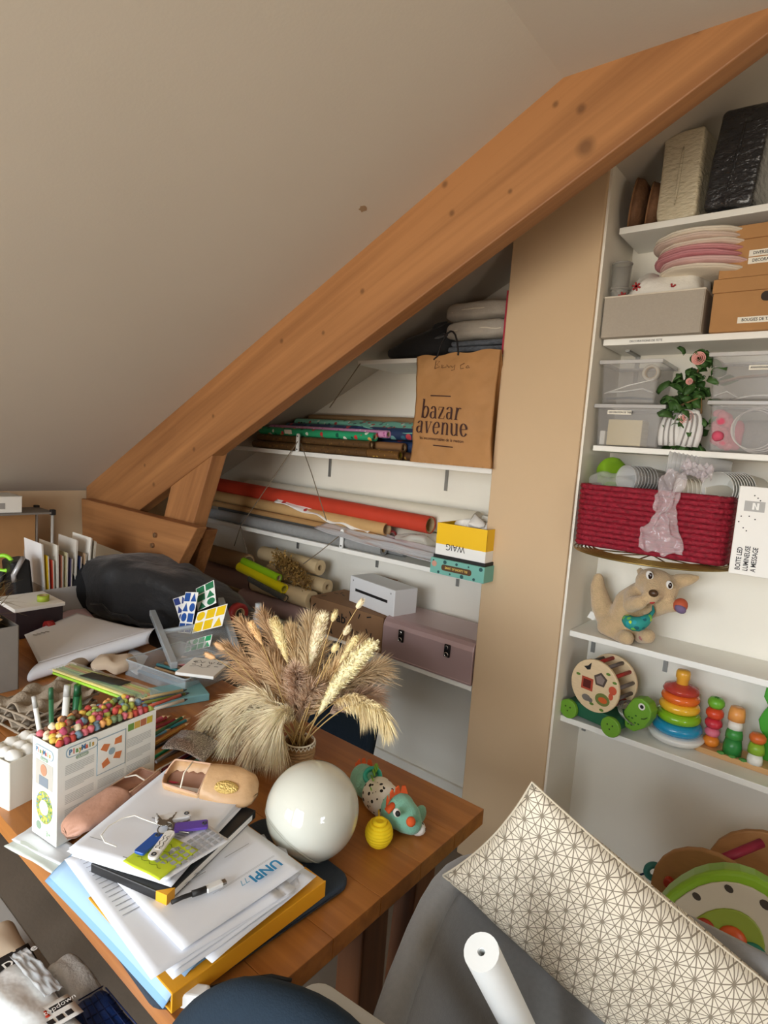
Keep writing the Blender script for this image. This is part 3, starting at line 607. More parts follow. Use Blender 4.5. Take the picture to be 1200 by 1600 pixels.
# moss / dried flower bundle: hundreds of crumbs on stalks
b = MB(); rnd = random.Random(5); c = px(455, 885, 1.93); c.z = z4+.235
for k in range(2600):
    u = rnd.gauss(0, .45); a = rnd.random()*2*PI; rr = .034*abs(rnd.gauss(.6, .4)); p = Vector((max(-1, min(1, u))*.12, rr*math.cos(a), rr*math.sin(a)+.020-.13*u*.35+.012*abs(math.sin(u*6))))
    s = .0045+.005*rnd.random(); d = Vector((rnd.gauss(0, 1), rnd.gauss(0, 1), rnd.gauss(0, 1))).normalized()*s; e = d.cross(Vector((rnd.random(), rnd.random(), 1))).normalized()*s*.7
    b.add([p-d, p+e, p+d, p-e], [(0, 1, 2, 3)])
mo = thing('dried_moss_bundle', 'golden brown dried moss bundle lying on the cream rolls', 'dried flowers', (c.x, c.y, z4+.17))
o = b.build('moss', mat('golden_moss', (158, 122, 62), .9, var=.35, scale=40), mo, noweld=True); o['kind'] = 'stuff'; o.location = (0, 0, c.z-mo.location.z-.02)
MB().tube([(-.09, 0, .075), (0, 0, .055), (.105, 0, .025)], [.02, .026, .02], 8).rough(.006, 40).build('stalks', mat('dry_stalks', (120, 90, 50), .9), mo, True)
# dashed kraft box
bx0, bx1 = px(500, 960, 1.90).x-.07, px(598, 985, 1.90).x-.004
M_dbox = mat('brown_gift_box', (142, 106, 74), .8, var=.05, scale=16)
db = carton('dashed_box', 'brown carton printed with black dashes under the white slotted box', 'box', bx0, bx1, 1.905, 2.13, z4, z4+.155, M_dbox, .002)
rnd = random.Random(3); dw = bx1-bx0
for k in range(34):
    front = k % 2 == 0; L_ = .024 if k % 3 else .006; u = rnd.uniform(-.45, .45)*dw
    Md = basis((u, -.113, rnd.uniform(.015, .14)), (1, 0, 0), (0, 0, 1)) if front else basis((u, rnd.uniform(-.1, .09), .1552), (1, 0, 0), (0, 1, 0))
    decal('printed_dash', rect(-L_/2, -.0025, L_/2, .0025), Md @ Matrix.Rotation(rnd.random()*PI, 4, 'Z'), M_black, db)
text('printed_word', 'ab', .06, basis((-.02, -.1132, .095), (1, 0, 0), (0, 0, 1)), M_black, db, bold=.001)
MB().box((.03, .105, .20), (.15, .004, .13), (-.12, 0, 0)).build('open_flap', M_dbox, db)
# white slotted box
wl, wr = px(547, 920, 1.93), px(617, 930, 1.90); wt = z4+.156
wb = thing('slotted_box', 'white card box with a long black slot on the dashed carton', 'box', (0, 0, wt))
A = Vector((px(546, 940, 1.99).x, 1.985, 0)); Bp = Vector((px(617, 958, 1.935).x, 1.925, 0)); ex = (Bp-A).normalized(); ey = Vector((-ex.y, ex.x, 0)); WL = (Bp-A).length
wb.location = A+Vector((0, 0, wt)); wb.rotation_euler = (0, 0, math.atan2(ex.y, ex.x)); HW = .118
MB().box((WL/2, .065, HW/2), (WL, .13, HW)).build('body', mat('white_card', (236, 236, 236), .5), wb, bevel=.004)
Mf = basis((WL/2, -.0002, HW*.52), (1, 0, 0), (0, 0, 1))
decal('slot', rect(-WL*.36, -.006, WL*.36, .006), Mf, M_black, wb, .0006)
for k in (-1, 1): decal('corner_mark', circle(.004, 10), Mf @ Matrix.Translation((k*WL*.42, HW*.33, 0)), mat('grey_rivet', (170, 170, 170), .4, .5), wb)
# pink metal case
cx0, cx1 = px(597, 1000, 1.895).x, px(740, 1040, 1.895).x; cx1 = min(cx1, PX0-.004)
CH = .165; cw = cx1-cx0
M_rose = mat('dusty_rose_metal', (186, 158, 156), .38, .25, coat=.3)
ca = thing('metal_case', 'dusty pink metal storage case with two black latches', 'case', ((cx0+cx1)/2, 2.03, z4))
prof = [(-.135, 0), (.13, 0), (.13, CH-.02), (.11, CH), (-.10, CH), (-.118, CH-.005), (-.13, CH-.017), (-.135, CH-.035)]
b = MB(); b.prism([(y, z) for y, z in prof], cw, Matrix(((0, 0, 1), (1, 0, 0), (0, 1, 0))), (-cw/2, 0, 0)); b.build('case_body', M_rose, ca, bevel=.002)
MB().box((0, -.002, .007), (cw+.003, .268, .006)).build('base_rim', M_rose, ca, bevel=.002)
for lx in (-cw*.27, cw*.245):
    l = MB().box((lx, -.140, .108), (.026, .008, .05)).build('latch', mat('black_latch', (36, 32, 32), .35, .6), ca, bevel=.003)
    MB().cyl((lx, -.143, .122), (lx, -.149, .122), .008, 12).build('rivet', mat('chrome', (205, 200, 195), .2, 1), l, bevel=.001)
    MB().torus((lx, -.1465, .095), .008, .002, 14, 6, Matrix.Rotation(PI/2, 3, 'X')).build('latch_ring', mat('chrome', (205, 200, 195), .2, 1), l, True)

# ------------------------------------------------------------------ right alcove, top shelf
M_brick = mat('wrapped_white_paper', (208, 196, 168), .4, bump=.8, bscale=45, stretch=(1, 1, 2.2), coat=.3)
M_brickb = mat('wrapped_black_plastic', (44, 44, 46), .25, bump=1.0, bscale=30, stretch=(1, 1, 2.2), coat=.6)
def brick(name, label, loc, rot, sz, m, seed):
    n = 8; b = MB()
    b.ball((0, 0, sz[2]/2), (sz[0]/2, sz[1]/2, sz[2]/2), 40, 24, p=.14).rough(.006, 26, seed); zm = min(v.z for v in b.v); b.warp(lambda v: (v.x, v.y, v.z-zm))
    t = thing(name, label, 'package', loc, rot); b.build('wrapped_body', m, t, True)
    MB().box((0, -sz[1]/2-.002, sz[2]*.5), (.012, .003, sz[2]*.82), (0, .05, 0)).rough(.003, 30).build('wrapper_seam', m, t, True, sub=1); return t
brick('paper_brick', 'white paper package shrink-wrapped upright on the top shelf', (-.535, 2.045, ZR1), (0, 0, -.1), (.115, .13, .255), M_brick, 1)
brick('plastic_brick', 'black shrink-wrapped package leaning beside the white one', (-.395, 2.03, ZR1+.004), (0, .10, -.15), (.135, .13, .27), M_brickb, 2)
M_bowl = mat('brown_bark', (112, 78, 52), .75, var=.25, scale=30, bump=.4, bscale=60)
for k, (xx, yy, r, l) in enumerate(((-.668, 2.05, .085, 'larger brown wooden bowl standing on its rim at shelf end'), (-.618, 2.055, .075, 'smaller brown wooden bowl nested against the larger one'))):
    t = thing('wooden_bowl', l, 'bowl', (xx, yy, ZR1), group='brown bowls on the top right shelf')
    RM = Euler((0, -PI/2+.10, .25)).to_matrix()
    b = MB(); b.lathe([(.028, -.026), (r*.7, -.018), (r*.95, .002), (r, .022), (r*.97, .022), (r*.9, .005), (r*.62, -.008), (.001, -.012)], 28, (0, 0, 0), RM); zm = min(v.z for v in b.v); b.warp(lambda v: (v.x, v.y, v.z-zm)); b.build('shell', M_bowl, t, True)
    b = MB(); b.torus((0, 0, -zm), r*.985, .003, 28, 6, RM); b.warp(lambda v: v+RM @ Vector((0, 0, .022))); b.build('rim', mat('brown_rim', (140, 100, 66), .6), t, True)

# ------------------------------------------------------------------ right alcove, second shelf
M_gbox = mat('greige_fabric_box', (172, 162, 148), .85, var=.03, scale=200, bump=.1, bscale=400)
gb = thing('fabric_box', 'grey-beige fabric storage box at left end of the second shelf', 'box', (-.568, 2.05, ZR2))
b = MB(); gw, gd, gh = .286, .21, .125
for cx, cy, sx, sy in ((0, -gd/2, gw, .005), (0, gd/2, gw, .005), (-gw/2, 0, .005, gd), (gw/2, 0, .005, gd)): b.box((cx, cy, gh/2), (sx, sy, gh))
b.box((0, 0, .003), (gw, gd, .006)); b.build('walls', M_gbox, gb, bevel=.0015)
b = MB()
for cx, cy, sx, sy in ((0, -gd/2, gw+.004, .007), (0, gd/2, gw+.004, .007), (-gw/2, 0, .007, gd), (gw/2, 0, .007, gd)): b.box((cx, cy, gh), (sx, sy, .004))
b.build('hem', mat('pale_hem', (214, 204, 186), .8), gb)
M_star = mat('white_soft_cloth', (224, 220, 210), .9, bump=.2, bscale=80)
o = soft('bunched_cloth', 'white cloth with red stars bunched in the grey fabric box', 'cloth', (-.55, 2.05, ZR2+.02), (.125, .085, .085), M_star, p=.8, amp=.03, sc=13, seed=8)
for k, (u, dz) in enumerate(((-.075, .115), (-.115, .09), (.03, .1))):
    c = Vector((u, -.088, dz+.02))
    b = MB()
    for a in range(3): b.box(c, (.026, .004, .005), (0, a*PI/3+.3, 0))
    b.build('printed_star', mat('red_star_print', (150, 40, 40), .8), o)
gv = thing('glass_vase', 'grey glass cylinder vase standing in corner of the grey fabric box', 'vase', (-.683, 1.985, ZR2+.007))
b = MB(); b.lathe([(.022, 0), (.022, .008), (.024, .1), (.031, .23), (.029, .23), (.022, .1), (.018, .01), (.001, .008)], 24); b.build('glass', clear('smoky_glass', (170, 168, 160), .45, .08), gv, True)
MB().torus((0, 0, .228), .030, .0025, 24, 6).build('rim', clear('smoky_rim', (150, 146, 138), .9, .1), gv, True)
MB().torus((0, 0, .15), .0275, .0035, 24, 6).rough(.003, 60).build('twisted_band', clear('smoky_rim', (150, 146, 138), .9, .1), gv, True)
# round place mats
cols = [((232, 220, 200), 'white'), ((226, 188, 184), 'pale pink'), ((206, 140, 146), 'rose'), ((212, 150, 152), 'pink'), ((230, 214, 196), 'cream'), ((222, 200, 186), 'blush'), ((236, 226, 208), 'ivory')]
ords = ['lowest', 'second', 'third', 'fourth', 'fifth', 'sixth', 'topmost']
pm = (-.445, 2.045)
for k in range(7):
    cc, nm = cols[k]; t = thing('place_mat', f'{nm} round fabric place mat, {ords[k]} in the tilted pile', 'place mat', (pm[0]+.008*math.sin(k*2.1)-.01*k*.3, pm[1]-.015+.006*math.cos(k*1.7), ZR2+.182+.0165*k), (0, .06-.011*k, .3*k), 'round place mats on the grey fabric box')
    b = MB(); b.lathe([(.001, -.005), (.12, -.006), (.128, -.003), (.131, .001), (.128, .006), (.11, .007), (.001, .0065)], 36); b.rough(.003, 22, k); b.build('mat_disc', mat('mat_'+nm.replace(' ', '_'), cc, .9, bump=.2, bscale=200), t, True)
    b = MB(); b.torus((0, 0, .001), .130, .0035, 36, 6); b.rough(.003, 22, k); b.build('piping', mat('mat_piping_'+nm.replace(' ', '_'), tuple(int(v*.94) for v in cc), .9), t, True)
# archive boxes
def archive(label, x0, z0, z1, rows, hole, yf):
    x1 = x0+.33; t = carton('archive_box', label, 'box', x0, x1, yf, yf+.21, z0, z1-.038, M_card, .002)
    h = z1-z0; MB().box((0, 0, h-.019), (.336, .216, .038)).build('lid', M_card, t, bevel=.002)
    for i, (tx, zz) in enumerate(rows):
        Mf = basis((-.165+.135, -.1052 if zz < h-.04 else -.1083, zz), (1, 0, 0), (0, 0, 1))
        decal('label_strip', rect(-.065, -.0085, .16, .0085), Mf, M_label, t, .0006); text('label_text', tx, .0115, Mf @ Matrix.Translation((-.055, 0, 0)), M_black, t, 'LEFT', sx=.85, lift=.0009, bold=.0002)
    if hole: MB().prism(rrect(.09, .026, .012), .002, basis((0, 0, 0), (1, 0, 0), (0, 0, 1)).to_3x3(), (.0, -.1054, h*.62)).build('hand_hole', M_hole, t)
    return t
archive('lower brown cardboard archive box with dark hand hole and paper label', -.404, ZR2, ZR2+.148, (('BOUGIES DE TABLE', .03),), True, 1.957)
archive('upper brown cardboard archive box with two paper label strips', -.397, ZR2+.149, ZR2+.29, (('DIVERSES DECOS', .062), ('DECORATIONS', .042)), False, 1.957)
Mf = basis((-.58, SR-.001, ZR2-.011), (1, 0, 0), (0, 0, 1)); sh = [o for o in COL.objects if o.name.startswith('wall_shelf') and 'under grey box' in o.get('label', '')][0]
e = text('edge_label', 'DECORATIONS DE FETE', .009, Matrix.Translation(-sh.location) @ Mf, M_black, sh)

# ------------------------------------------------------------------ right alcove, clear tubs
M_tub = clear('clear_tub_plastic', (178, 174, 170), .24, .18); M_rim = clear('tub_rim_plastic', (214, 212, 210), .55, .2)
def tub(label, x0, x1, y0, y1, z0, z1):
    t = thing('plastic_tub', label, 'tub', ((x0+x1)/2, (y0+y1)/2, z0), group='clear tubs in the right alcove'); w_, d_, h = x1-x0, y1-y0, z1-z0; b = MB(); tp = .012
    def ring(k, z): return [Vector((sx*(w_/2-k), sy*(d_/2-k), z)) for sx, sy in ((-1, -1), (1, -1), (1, 1), (-1, 1))]
    o_, i_ = ring(tp, 0)+ring(.004, h-.006), ring(tp+.002, .003)+ring(.006, h-.006); b.add(o_+i_, [(3, 2, 1, 0)]+[(j, (j+1) % 4, (j+1) % 4+4, j+4) for j in range(4)]+[(8, 9, 10, 11)]+[((j+1) % 4+8, j+8, j+12, (j+1) % 4+12) for j in range(4)]); b.build('tub_wall', M_tub, t, bevel=.006)
    b = MB(); 
    for cx, cy, sx, sy in ((0, -d_/2, w_+.008, .008), (0, d_/2, w_+.008, .008), (-w_/2, 0, .008, d_), (w_/2, 0, .008, d_)): b.box((cx, cy, h-.007), (sx, sy, .012))
    b.build('rim', M_rim, t, bevel=.002); return t
z3r = ZR3
def lab(t, tx, dx, z, w_, d_): 
    Mf = basis((dx, -d_, z), (1, 0, 0), (0, .05, 1)); decal('label_strip', rect(-.035, -.0065, .04, .0065), Mf, M_label, t, .0006); text('label_text', tx, .0085, Mf @ Matrix.Translation((-.031, 0, 0)), M_black, t, 'LEFT', sx=.8, lift=.001, bold=.0002)
t1 = tub('lower left clear tub holding a cream block', -.712, -.50, 1.965, 2.15, z3r, z3r+.135); lab(t1, 'DECORATION DE TABLE', -.03, .108, 0, .093)
t2 = tub('upper left clear tub holding white strips and tape', -.712, -.525, 1.97, 2.15, z3r+.136, z3r+.275)
t3 = tub('lower right clear tub holding pink flowers and cable', -.378, -.10, 1.955, 2.15, z3r, z3r+.148)
t4 = tub('upper right clear tub holding brown ribbons', -.390, -.12, 1.955, 2.15, z3r+.149, z3r+.285); lab(t4, 'ANNIVERSAIRE', .0, .09, 0, .0945)
o = carton('cream_block', 'pale cream paper block inside the lower left tub', 'block', -.672, -.565, 1.985, 2.06, z3r+.004, z3r+.087, mat('cream_card', (226, 208, 160), .7), .002)
for k in range(5): MB().box((.0535, 0, .01+.016*k), (.0008, .073, .0012)).build('sheet_edge', mat('cream_edge', (200, 180, 130), .8), o)
carton('folded_napkins', 'small white napkin pack behind cream block in tub', 'napkins', -.697, -.68, 1.99, 2.06, z3r+.004, z3r+.05, M_white, .003)
def strip(name, label, pts, w_, m, cat): 
    b = MB(); b.tube(pts, w_, 6, flat=.25); return tag(b.build(name, m, None, True), label, cat)
zt = z3r+.14
strip('white_strip', 'white plastic strip slanting in the upper left tub', [(-.695, 1.99, zt+.03), (-.62, 1.985, zt+.055), (-.545, 1.985, zt+.072)], .008, M_white, 'strip')
strip('white_strip', 'broad white ribbon lying low in the upper left tub', [(-.69, 1.995, zt+.034), (-.64, 1.995, zt+.036), (-.58, 2.0, zt+.046), (-.55, 2.0, zt+.034)], .011, M_white, 'ribbon')
strip('blue_bag', 'dark blue plastic strip at bottom of the upper left tub', [(-.69, 2.0, zt+.014), (-.62, 2.0, zt+.018), (-.55, 2.0, zt+.014)], .014, mat('slate_plastic', (70, 84, 96), .5), 'strip')
t = thing('tape_roll', 'clear tape roll standing in the upper left tub', 'tape', (-.565, 2.02, zt+.072)); b = MB(); b.pipe((-.0, -.012, .026), (0, .012, .026), .026, .018, 22); b.build('tape', mat('milky_tape', (226, 218, 200), .3), t, True); MB().pipe((0, -.0125, .026), (0, .0125, .026), .0182, .0165, 18).build('core', M_core, t, True)
rb = MB()
strip('brown_ribbon', 'brown twisted ribbon in the upper right tub', [(-.37, 1.985, z3r+.20), (-.31, 1.98, z3r+.215), (-.25, 1.985, z3r+.22), (-.19, 1.98, z3r+.235)], .016, mat('brown_satin', (150, 122, 98), .4), 'ribbon')
strip('white_strip', 'white paper chain coiled low in the upper right tub', [(-.37, 1.985, z3r+.163), (-.34, 1.98, z3r+.175), (-.31, 1.985, z3r+.16), (-.33, 1.99, z3r+.154), (-.28, 1.985, z3r+.165), (-.2, 1.985, z3r+.168)], .008, M_white, 'paper chain')
b = MB(); rnd = random.Random(2)
for k in range(26): b.ball((-.340+max(-.015, min(.02, rnd.gauss(0, .011))), 1.99+rnd.gauss(0, .008), z3r+.02+.095*k/26), (.017, .014, .015), 8, 6)
b.rough(.003, 60, 3); tag(b.build('silk_flower', mat('hot_pink_silk', (212, 86, 112), .8), None, True), 'hot pink crumpled silk flower in the lower right tub', 'flower')
tag(soft('wool_ball', '', 'x', (-.255, 2.03, z3r+.003), (.075, .045, .05), mat('grey_wool', (130, 126, 124), .95, bump=.4, bscale=120), p=.9, amp=.008, sc=20), 'grey wool bundle in the lower right tub', 'wool')
tag(soft('pink_felt', '', 'x', (-.305, 1.985, z3r+.008), (.022, .016, .045), mat('raspberry_felt', (190, 70, 96), .9), p=.8, amp=.006, sc=20), 'raspberry felt piece in front of the grey wool', 'felt')
b = MB()
for k in range(4): b.torus((-.26+.006*k, 1.972+.004*k, z3r+.068), .055+.004*k, .0018, 30, 5, Euler((PI/2, .1*k, .2)).to_matrix())
tag(b.build('cable_coil', clear('clear_cable', (220, 214, 210), .8, .3), None, True), 'coiled clear cable against the front of the pink tub', 'cable')
# garland of artificial roses between the tubs
fl = thing('rose_garland', 'artificial garland with pink roses and green leaves between the tubs', 'garland', (-.455, 2.03, z3r+.01))
M_leaf = mat('dark_green_leaf', (58, 92, 40), .55, var=.3, scale=40); M_stem = mat('brown_vine', (110, 86, 50), .8)
lm = MB(); lm.grid(lambda u, v: Vector((.038*u, .018*(v-.5)*2*math.sin(PI*min(1, u*1.05+.02))**.7*(1-.25*u), .006*math.sin(u*PI)-.010*abs(v-.5)*2)), 6, 4)
leaf0 = lm.build('leaf', M_leaf, fl, True, thick=.0008); rnd = random.Random(11); spine = [Vector((.02, -.01, .0)), Vector((.035, -.03, .07)), Vector((.0, -.035, .13)), Vector((.02, -.03, .2)), Vector((.035, -.03, .265))]
MB().tube([spine[0]]+[spine[i].lerp(spine[i+1], t_/4) for i in range(4) for t_ in range(1, 5)], .003, 6).build('vine', M_stem, fl, True)
MB().tube([(-.03, -.05, .10), (.0, -.055, .125), (.05, -.05, .15), (.055, -.05, .10)], .0032, 6).build('vine', M_stem, fl, True)
for k in range(110):
    s = rnd.random()*3.99; i = int(s); p = spine[i].lerp(spine[i+1], s-i); l = leaf0 if k == 0 else leaf0.copy()
    if k: COL.objects.link(l); l.parent = fl
    l.location = p+Vector((rnd.gauss(-.012, .026), rnd.gauss(.0, .014), rnd.gauss(0, .014))); l.rotation_euler = (rnd.uniform(-1.2, 1.2), rnd.uniform(-.8, .9), rnd.uniform(-3, 3)); sc = rnd.uniform(.9, 1.35); l.scale = (sc, sc, sc)
for p, r in (((.018, -.052, .088), .019), ((.03, -.045, .262), .018), ((.012, -.05, .195), .009)):
    b = MB()
    for ri in range(4):
        for a in range(5):
            an = a*2*PI/5+ri*.6; rr = r*(.25+.22*ri); c = Vector(p)
            b.grid(lambda u, v: c+Vector((math.cos(an+(u-.5)*1.5)*rr*(.7+.5*v), -r*.9+.001*ri+r*.35*ri/3-.3*r*v+.25*r*(1-v), math.sin(an+(u-.5)*1.5)*rr*(.7+.5*v)*1)), 4, 3)
    b.build('rose', mat('pale_pink_petal', (232, 170, 160), .7), fl, True, thick=.0006)
# striped napkins rolled up beside the garland
nk = thing('napkin_bundle', 'white and grey striped cloth napkins bundled between the tubs', 'napkins', (-.45, 1.985, z3r))
M_nap = mat('white_striped_cloth', (226, 224, 220), .85); M_nap2 = mat('grey_stripe', (150, 146, 142), .85)
for k, (x0, x1, yy) in enumerate(((-.045, -.02, 0), (-.03, -.005, -.004), (-.012, .002, -.008), (.006, .008, -.012), (.02, .016, -.006), (.036, .024, 0))):
    pts = [Vector((x0+(x1-x0)*t_+.012*math.sin(t_*PI)*(-1 if k < 3 else 1), yy, .012+.092*math.sin(t_*PI*.6)/.95)) for t_ in [i/8 for i in range(9)]]
    MB().tube(pts, [.012+.003*math.sin(i) for i in range(9)], 10, flat=1.3).build('fold', M_nap, nk, True)
    MB().tube([p+Vector((.002, -.0155, 0)) for p in pts], .0022, 5).build('stripe', M_nap2, nk, True)

# ------------------------------------------------------------------ right alcove, red basket shelf
z4r = ZR4
tr_ = thing('wire_tray', 'round gold wire tray sticking out under the red basket', 'tray', (-.47, 1.905, z4r))
M_gw = mat('gold_wire', (148, 124, 70), .35, .8)
for k in range(6): MB().torus((0, 0, .003+.001*k), .225-.011*k, .0028, 64, 6).build('wire_ring', M_gw, tr_, True)
for k in range(6): a = k*PI/6; MB().cyl((.22*math.cos(a), .22*math.sin(a), .003), (-.22*math.cos(a), -.22*math.sin(a), .003), .002, 6).build('wire_spoke', M_gw, tr_)
M_straw = mat('dark_red_woven_rope', (140, 18, 40), .7, var=.35, scale=70, stretch=(1, 1, 1.6), bump=.5, bscale=130)
bk = thing('woven_basket', 'dark red woven rope basket on the gold wire tray', 'basket', (-.476, 1.955, z4r+.012))
bw, bd, bh = .405, .27, .185
nrow = 12
for k in range(nrow):
    z = .008+(bh-.012)*k/(nrow-1); g = .004*k/nrow; pts = [Vector((x*1.0, y, z)) for x, y in rrect(bw+g, bd+g, .035, 6)]; pts += pts[:2]
    fine = []
    for i in range(len(pts)-1):
        for j in range(4): fine.append(pts[i].lerp(pts[i+1], j/4))
    b = MB(); b.tube(fine, .0092, 8); b.rough(.0022, 120, k); b.build('rope_row', M_straw, bk, True)
MB().prism(rrect(bw-.01, bd-.01, .035), .006).build('base', M_straw, bk)
MB().prism(rrect(bw-.02, bd-.02, .03), .004, None, (0, 0, bh*.55)).build('inner_shelf', M_straw, bk)
# drinking cups
M_cup = mat('milky_cup_plastic', (226, 226, 220), .35, alpha=.82); M_cupc = clear('clear_cup_plastic', (226, 226, 224), .38, .12)
def cups(label, p, d, n, r, m, step=.012):
    t = thing('cup_stack', label, 'cups', p); d = Vector(d).normalized(); x = Vector((0, 0, 1)).cross(d).normalized(); RM = Matrix((x, d.cross(x), d)).transposed()
    for k in range(n):
        b = MB(); b.lathe([(r*.70, .085), (r, 0), (r*1.04, -.002), (r*1.04, .002), (r*.97, .004), (r*.67, .083)], 26, d*(k*step), RM); b.build('cup', m, t, True)
    b = MB(); b.lathe([(.001, .083), (r*.69, .083), (r*.69, .0845), (.001, .0845)], 26, d*0, RM); b.build('cup_bottom', m, t)
    return t
zc = z4r+.012+bh*.55
cups('white plastic cup stack lying open mouth forward on the red basket', px(1121, 764, 1.875, ) , (.42, .9, .04), 9, .046, M_cup)
cups('clear plastic cup stack lying in the red basket', px(978, 748, 1.87), (.5, .85, .0), 8, .040, M_cupc)
cups('second clear cup stack at the back of the red basket', px(1045, 722, 1.98), (1, .15, -.05), 8, .034, M_cupc)
cups('cream cup stack behind the crumpled bag', px(1060, 768, 1.9), (.8, .5, 0), 6, .038, mat('cream_cup', (222, 216, 200), .4))
o = soft('plastic_bag', 'crumpled clear bag over the cups at left of the red basket', 'bag', (-.60, 1.93, zc), (.085, .07, .062), clear('crumpled_clear_bag', (230, 232, 228), .3, .1), p=.9, amp=.03, sc=20, seed=9, n=44, mm=26)
o = soft('green_plastic', 'lime green crumpled plastic at back left of the basket', 'plastic', (-.655, 2.03, zc+.02), (.05, .05, .075), mat('lime_plastic', (130, 176, 30), .4, alpha=.85), p=.8, amp=.02, sc=16, seed=2)
# cellophane bag hanging over the basket front
M_cello = clear('cellophane', (238, 226, 230), .24, .06)
top, bot = px(1040, 735, 1.80), px(1030, 862, 1.775)
b = MB()
def cello(u, v):
    wd = .035+.055*v**1.2+.015*math.sin(v*9); x = top.x+(bot.x-top.x)*v+.03*(v < .0)+(u-.5)*2*wd*.62+.03*(1-v)**2
    y = 1.792-.012*v-.014*math.sin(u*PI); z = top.z+(bot.z-top.z)*v
    n_ = noise.noise_vector(Vector((u*4, v*7, 1)))*.016+noise.noise_vector(Vector((u*11, v*17, 4)))*.005; return Vector((x, min(y+n_.y*.8, 1.806), z))+Vector((n_.x, 0, n_.z))
b.grid(cello, 36, 50)
cb = thing('cellophane_bag', 'crinkled cellophane bag hanging over the front of the red basket', 'bag', (bot.x, 1.79, bot.z)); o = b.build('film', M_cello, cb, True, thick=.0006); o.location = -cb.location
b = MB(); b.grid(lambda u, v: Vector((top.x+.035+.08*u, 1.805+.03*v+.012*noise.noise(Vector((u*9, v*9, 7))), top.z+.035*v-.02*u+.03*noise.noise(Vector((u*6, v*5, 3))))), 24, 16); o = b.build('torn_mouth', M_cello, cb, True, thick=.0006); o.location = -cb.location
# light box carton
lb = thing('light_box_carton', 'tall white carton printed with light box wording beside the red basket', 'box', (-.252, 1.815, z4r), (0, 0, .08))
LW, LH, LD = .092, .235, .06
MB().box((LW/2, LD/2, LH/2), (LW, LD, LH)).build('carton_body', mat('white_carton', (236, 234, 228), .5), lb, bevel=.002)
Mf = basis((0, -.0003, 0), (1, 0, 0), (0, 0, 1))
for k, tx in enumerate(('BOITE LED', 'LUMINEUSE', 'A MESSAGE')): text('printed_line', tx, .0165, Mf @ Matrix.Translation((.020+.0175*k, .012, 0)) @ Matrix.Rotation(PI/2, 4, 'Z'), M_black, lb, 'LEFT', sx=.78, bold=.0003)
for k, (x, y) in enumerate(((.012, .155), (.03, .157), (.044, .15), (.02, .125), (.028, .118), (.008, .14), (.036, .212), (.044, .206), (.05, .2))): decal('printed_dot', circle(.0018, 6), Mf @ Matrix.Translation((x, y, 0)), M_black, lb)
decal('printed_picture', rect(.016, .17, .062, .197), Mf, mat('grey_photo_print', (170, 168, 164), .5), lb); decal('printed_letter', [(.034, .175), (.039, .175), (.039, .187), (.044, .175), (.049, .175), (.049, .193), (.044, .193), (.044, .181), (.039, .193), (.034, .193)], Mf @ Matrix.Translation((0, 0, .0006)), M_white, lb)

# ------------------------------------------------------------------ plush kangaroo
z5 = ZR5
M_plush = mat('tan_plush', (206, 176, 134), .95, var=.08, scale=60, bump=.5, bscale=260, sheen=.4)
ky = 2.045
def kp(x, y, dy=0): return atY(x, y, ky+dy)
kg = thing('plush_kangaroo', 'tan plush kangaroo with patterned scarf sitting on the shelf', 'plush toy', (kp(980, 1000).x, ky, z5)); KO = kg.location.copy()
b = MB(); A = lambda x, y, dy=0: kp(x, y, dy)-KO
def chain(pts, rs, steps=6):
    for i in range(len(pts)-1):
        for k in range(steps+1): t_ = k/steps; b.ball(pts[i].lerp(pts[i+1], t_), rs[i]+(rs[i+1]-rs[i])*t_, 14, 9)
chain([A(978, 968), A(985, 945, -.005), A(1002, 928, -.01)], [.058, .054, .042])          # torso up to the neck
b.ball(A(1026, 915, -.03), (.067, .058, .052), 20, 14, Matrix.Rotation(.35, 3, 'Y'))             # head
chain([A(1022, 918, -.06), A(1019, 930, -.095)], [.040, .026])                            # muzzle
chain([A(955, 975), A(940, 945, .02), A(934, 918, .03), A(935, 903, .03)], [.042, .036, .026, .018])   # tail
chain([A(955, 978, -.01), A(965, 985, -.03)], [.047, .04])                                # near haunch
chain([A(958, 996, -.03), A(978, 997, -.075)], [.023, .026])                              # near foot
chain([A(996, 985, .0), A(1001, 994, -.02), A(1012, 994, -.05)], [.032, .024, .024])         # far foot
chain([A(990, 928, -.04), A(986, 945, -.085), A(999, 941, -.11)], [.028, .026, .023])            # near arm on the chest
chain([A(1018, 952, -.02), A(1042, 946, -.05), A(1056, 946, -.06)], [.028, .023, .020])          # raised arm
chain([A(1060, 908, .0), A(1078, 905, .005), A(1092, 902, .01)], [.024, .018, .006])           # ear
chain([A(1005, 898, .0), A(1000, 892, .01)], [.016, .012])
zmin = z5-KO.z
b.warp(lambda v: (v.x, v.y, max(v.z, .001)))
b.build('body', M_plush, kg, True, remesh=.0055)
def pad(name, c, r, m, M=None, n=14): q = MB(); q.ball(c, r, n, 9, M=M); return q.build(name, m, kg, True)
pad('hand_patch', A(1063, 946, -.068), (.021, .019, .023), mat('orange_violet_patch', (184, 84, 52), .7), Matrix.Rotation(.5, 3, 'Y'))
pad('hand_tip', A(1063, 951, -.078), (.018, .014, .014), mat('violet_patch', (116, 96, 130), .7), Matrix.Rotation(.5, 3, 'Y'))
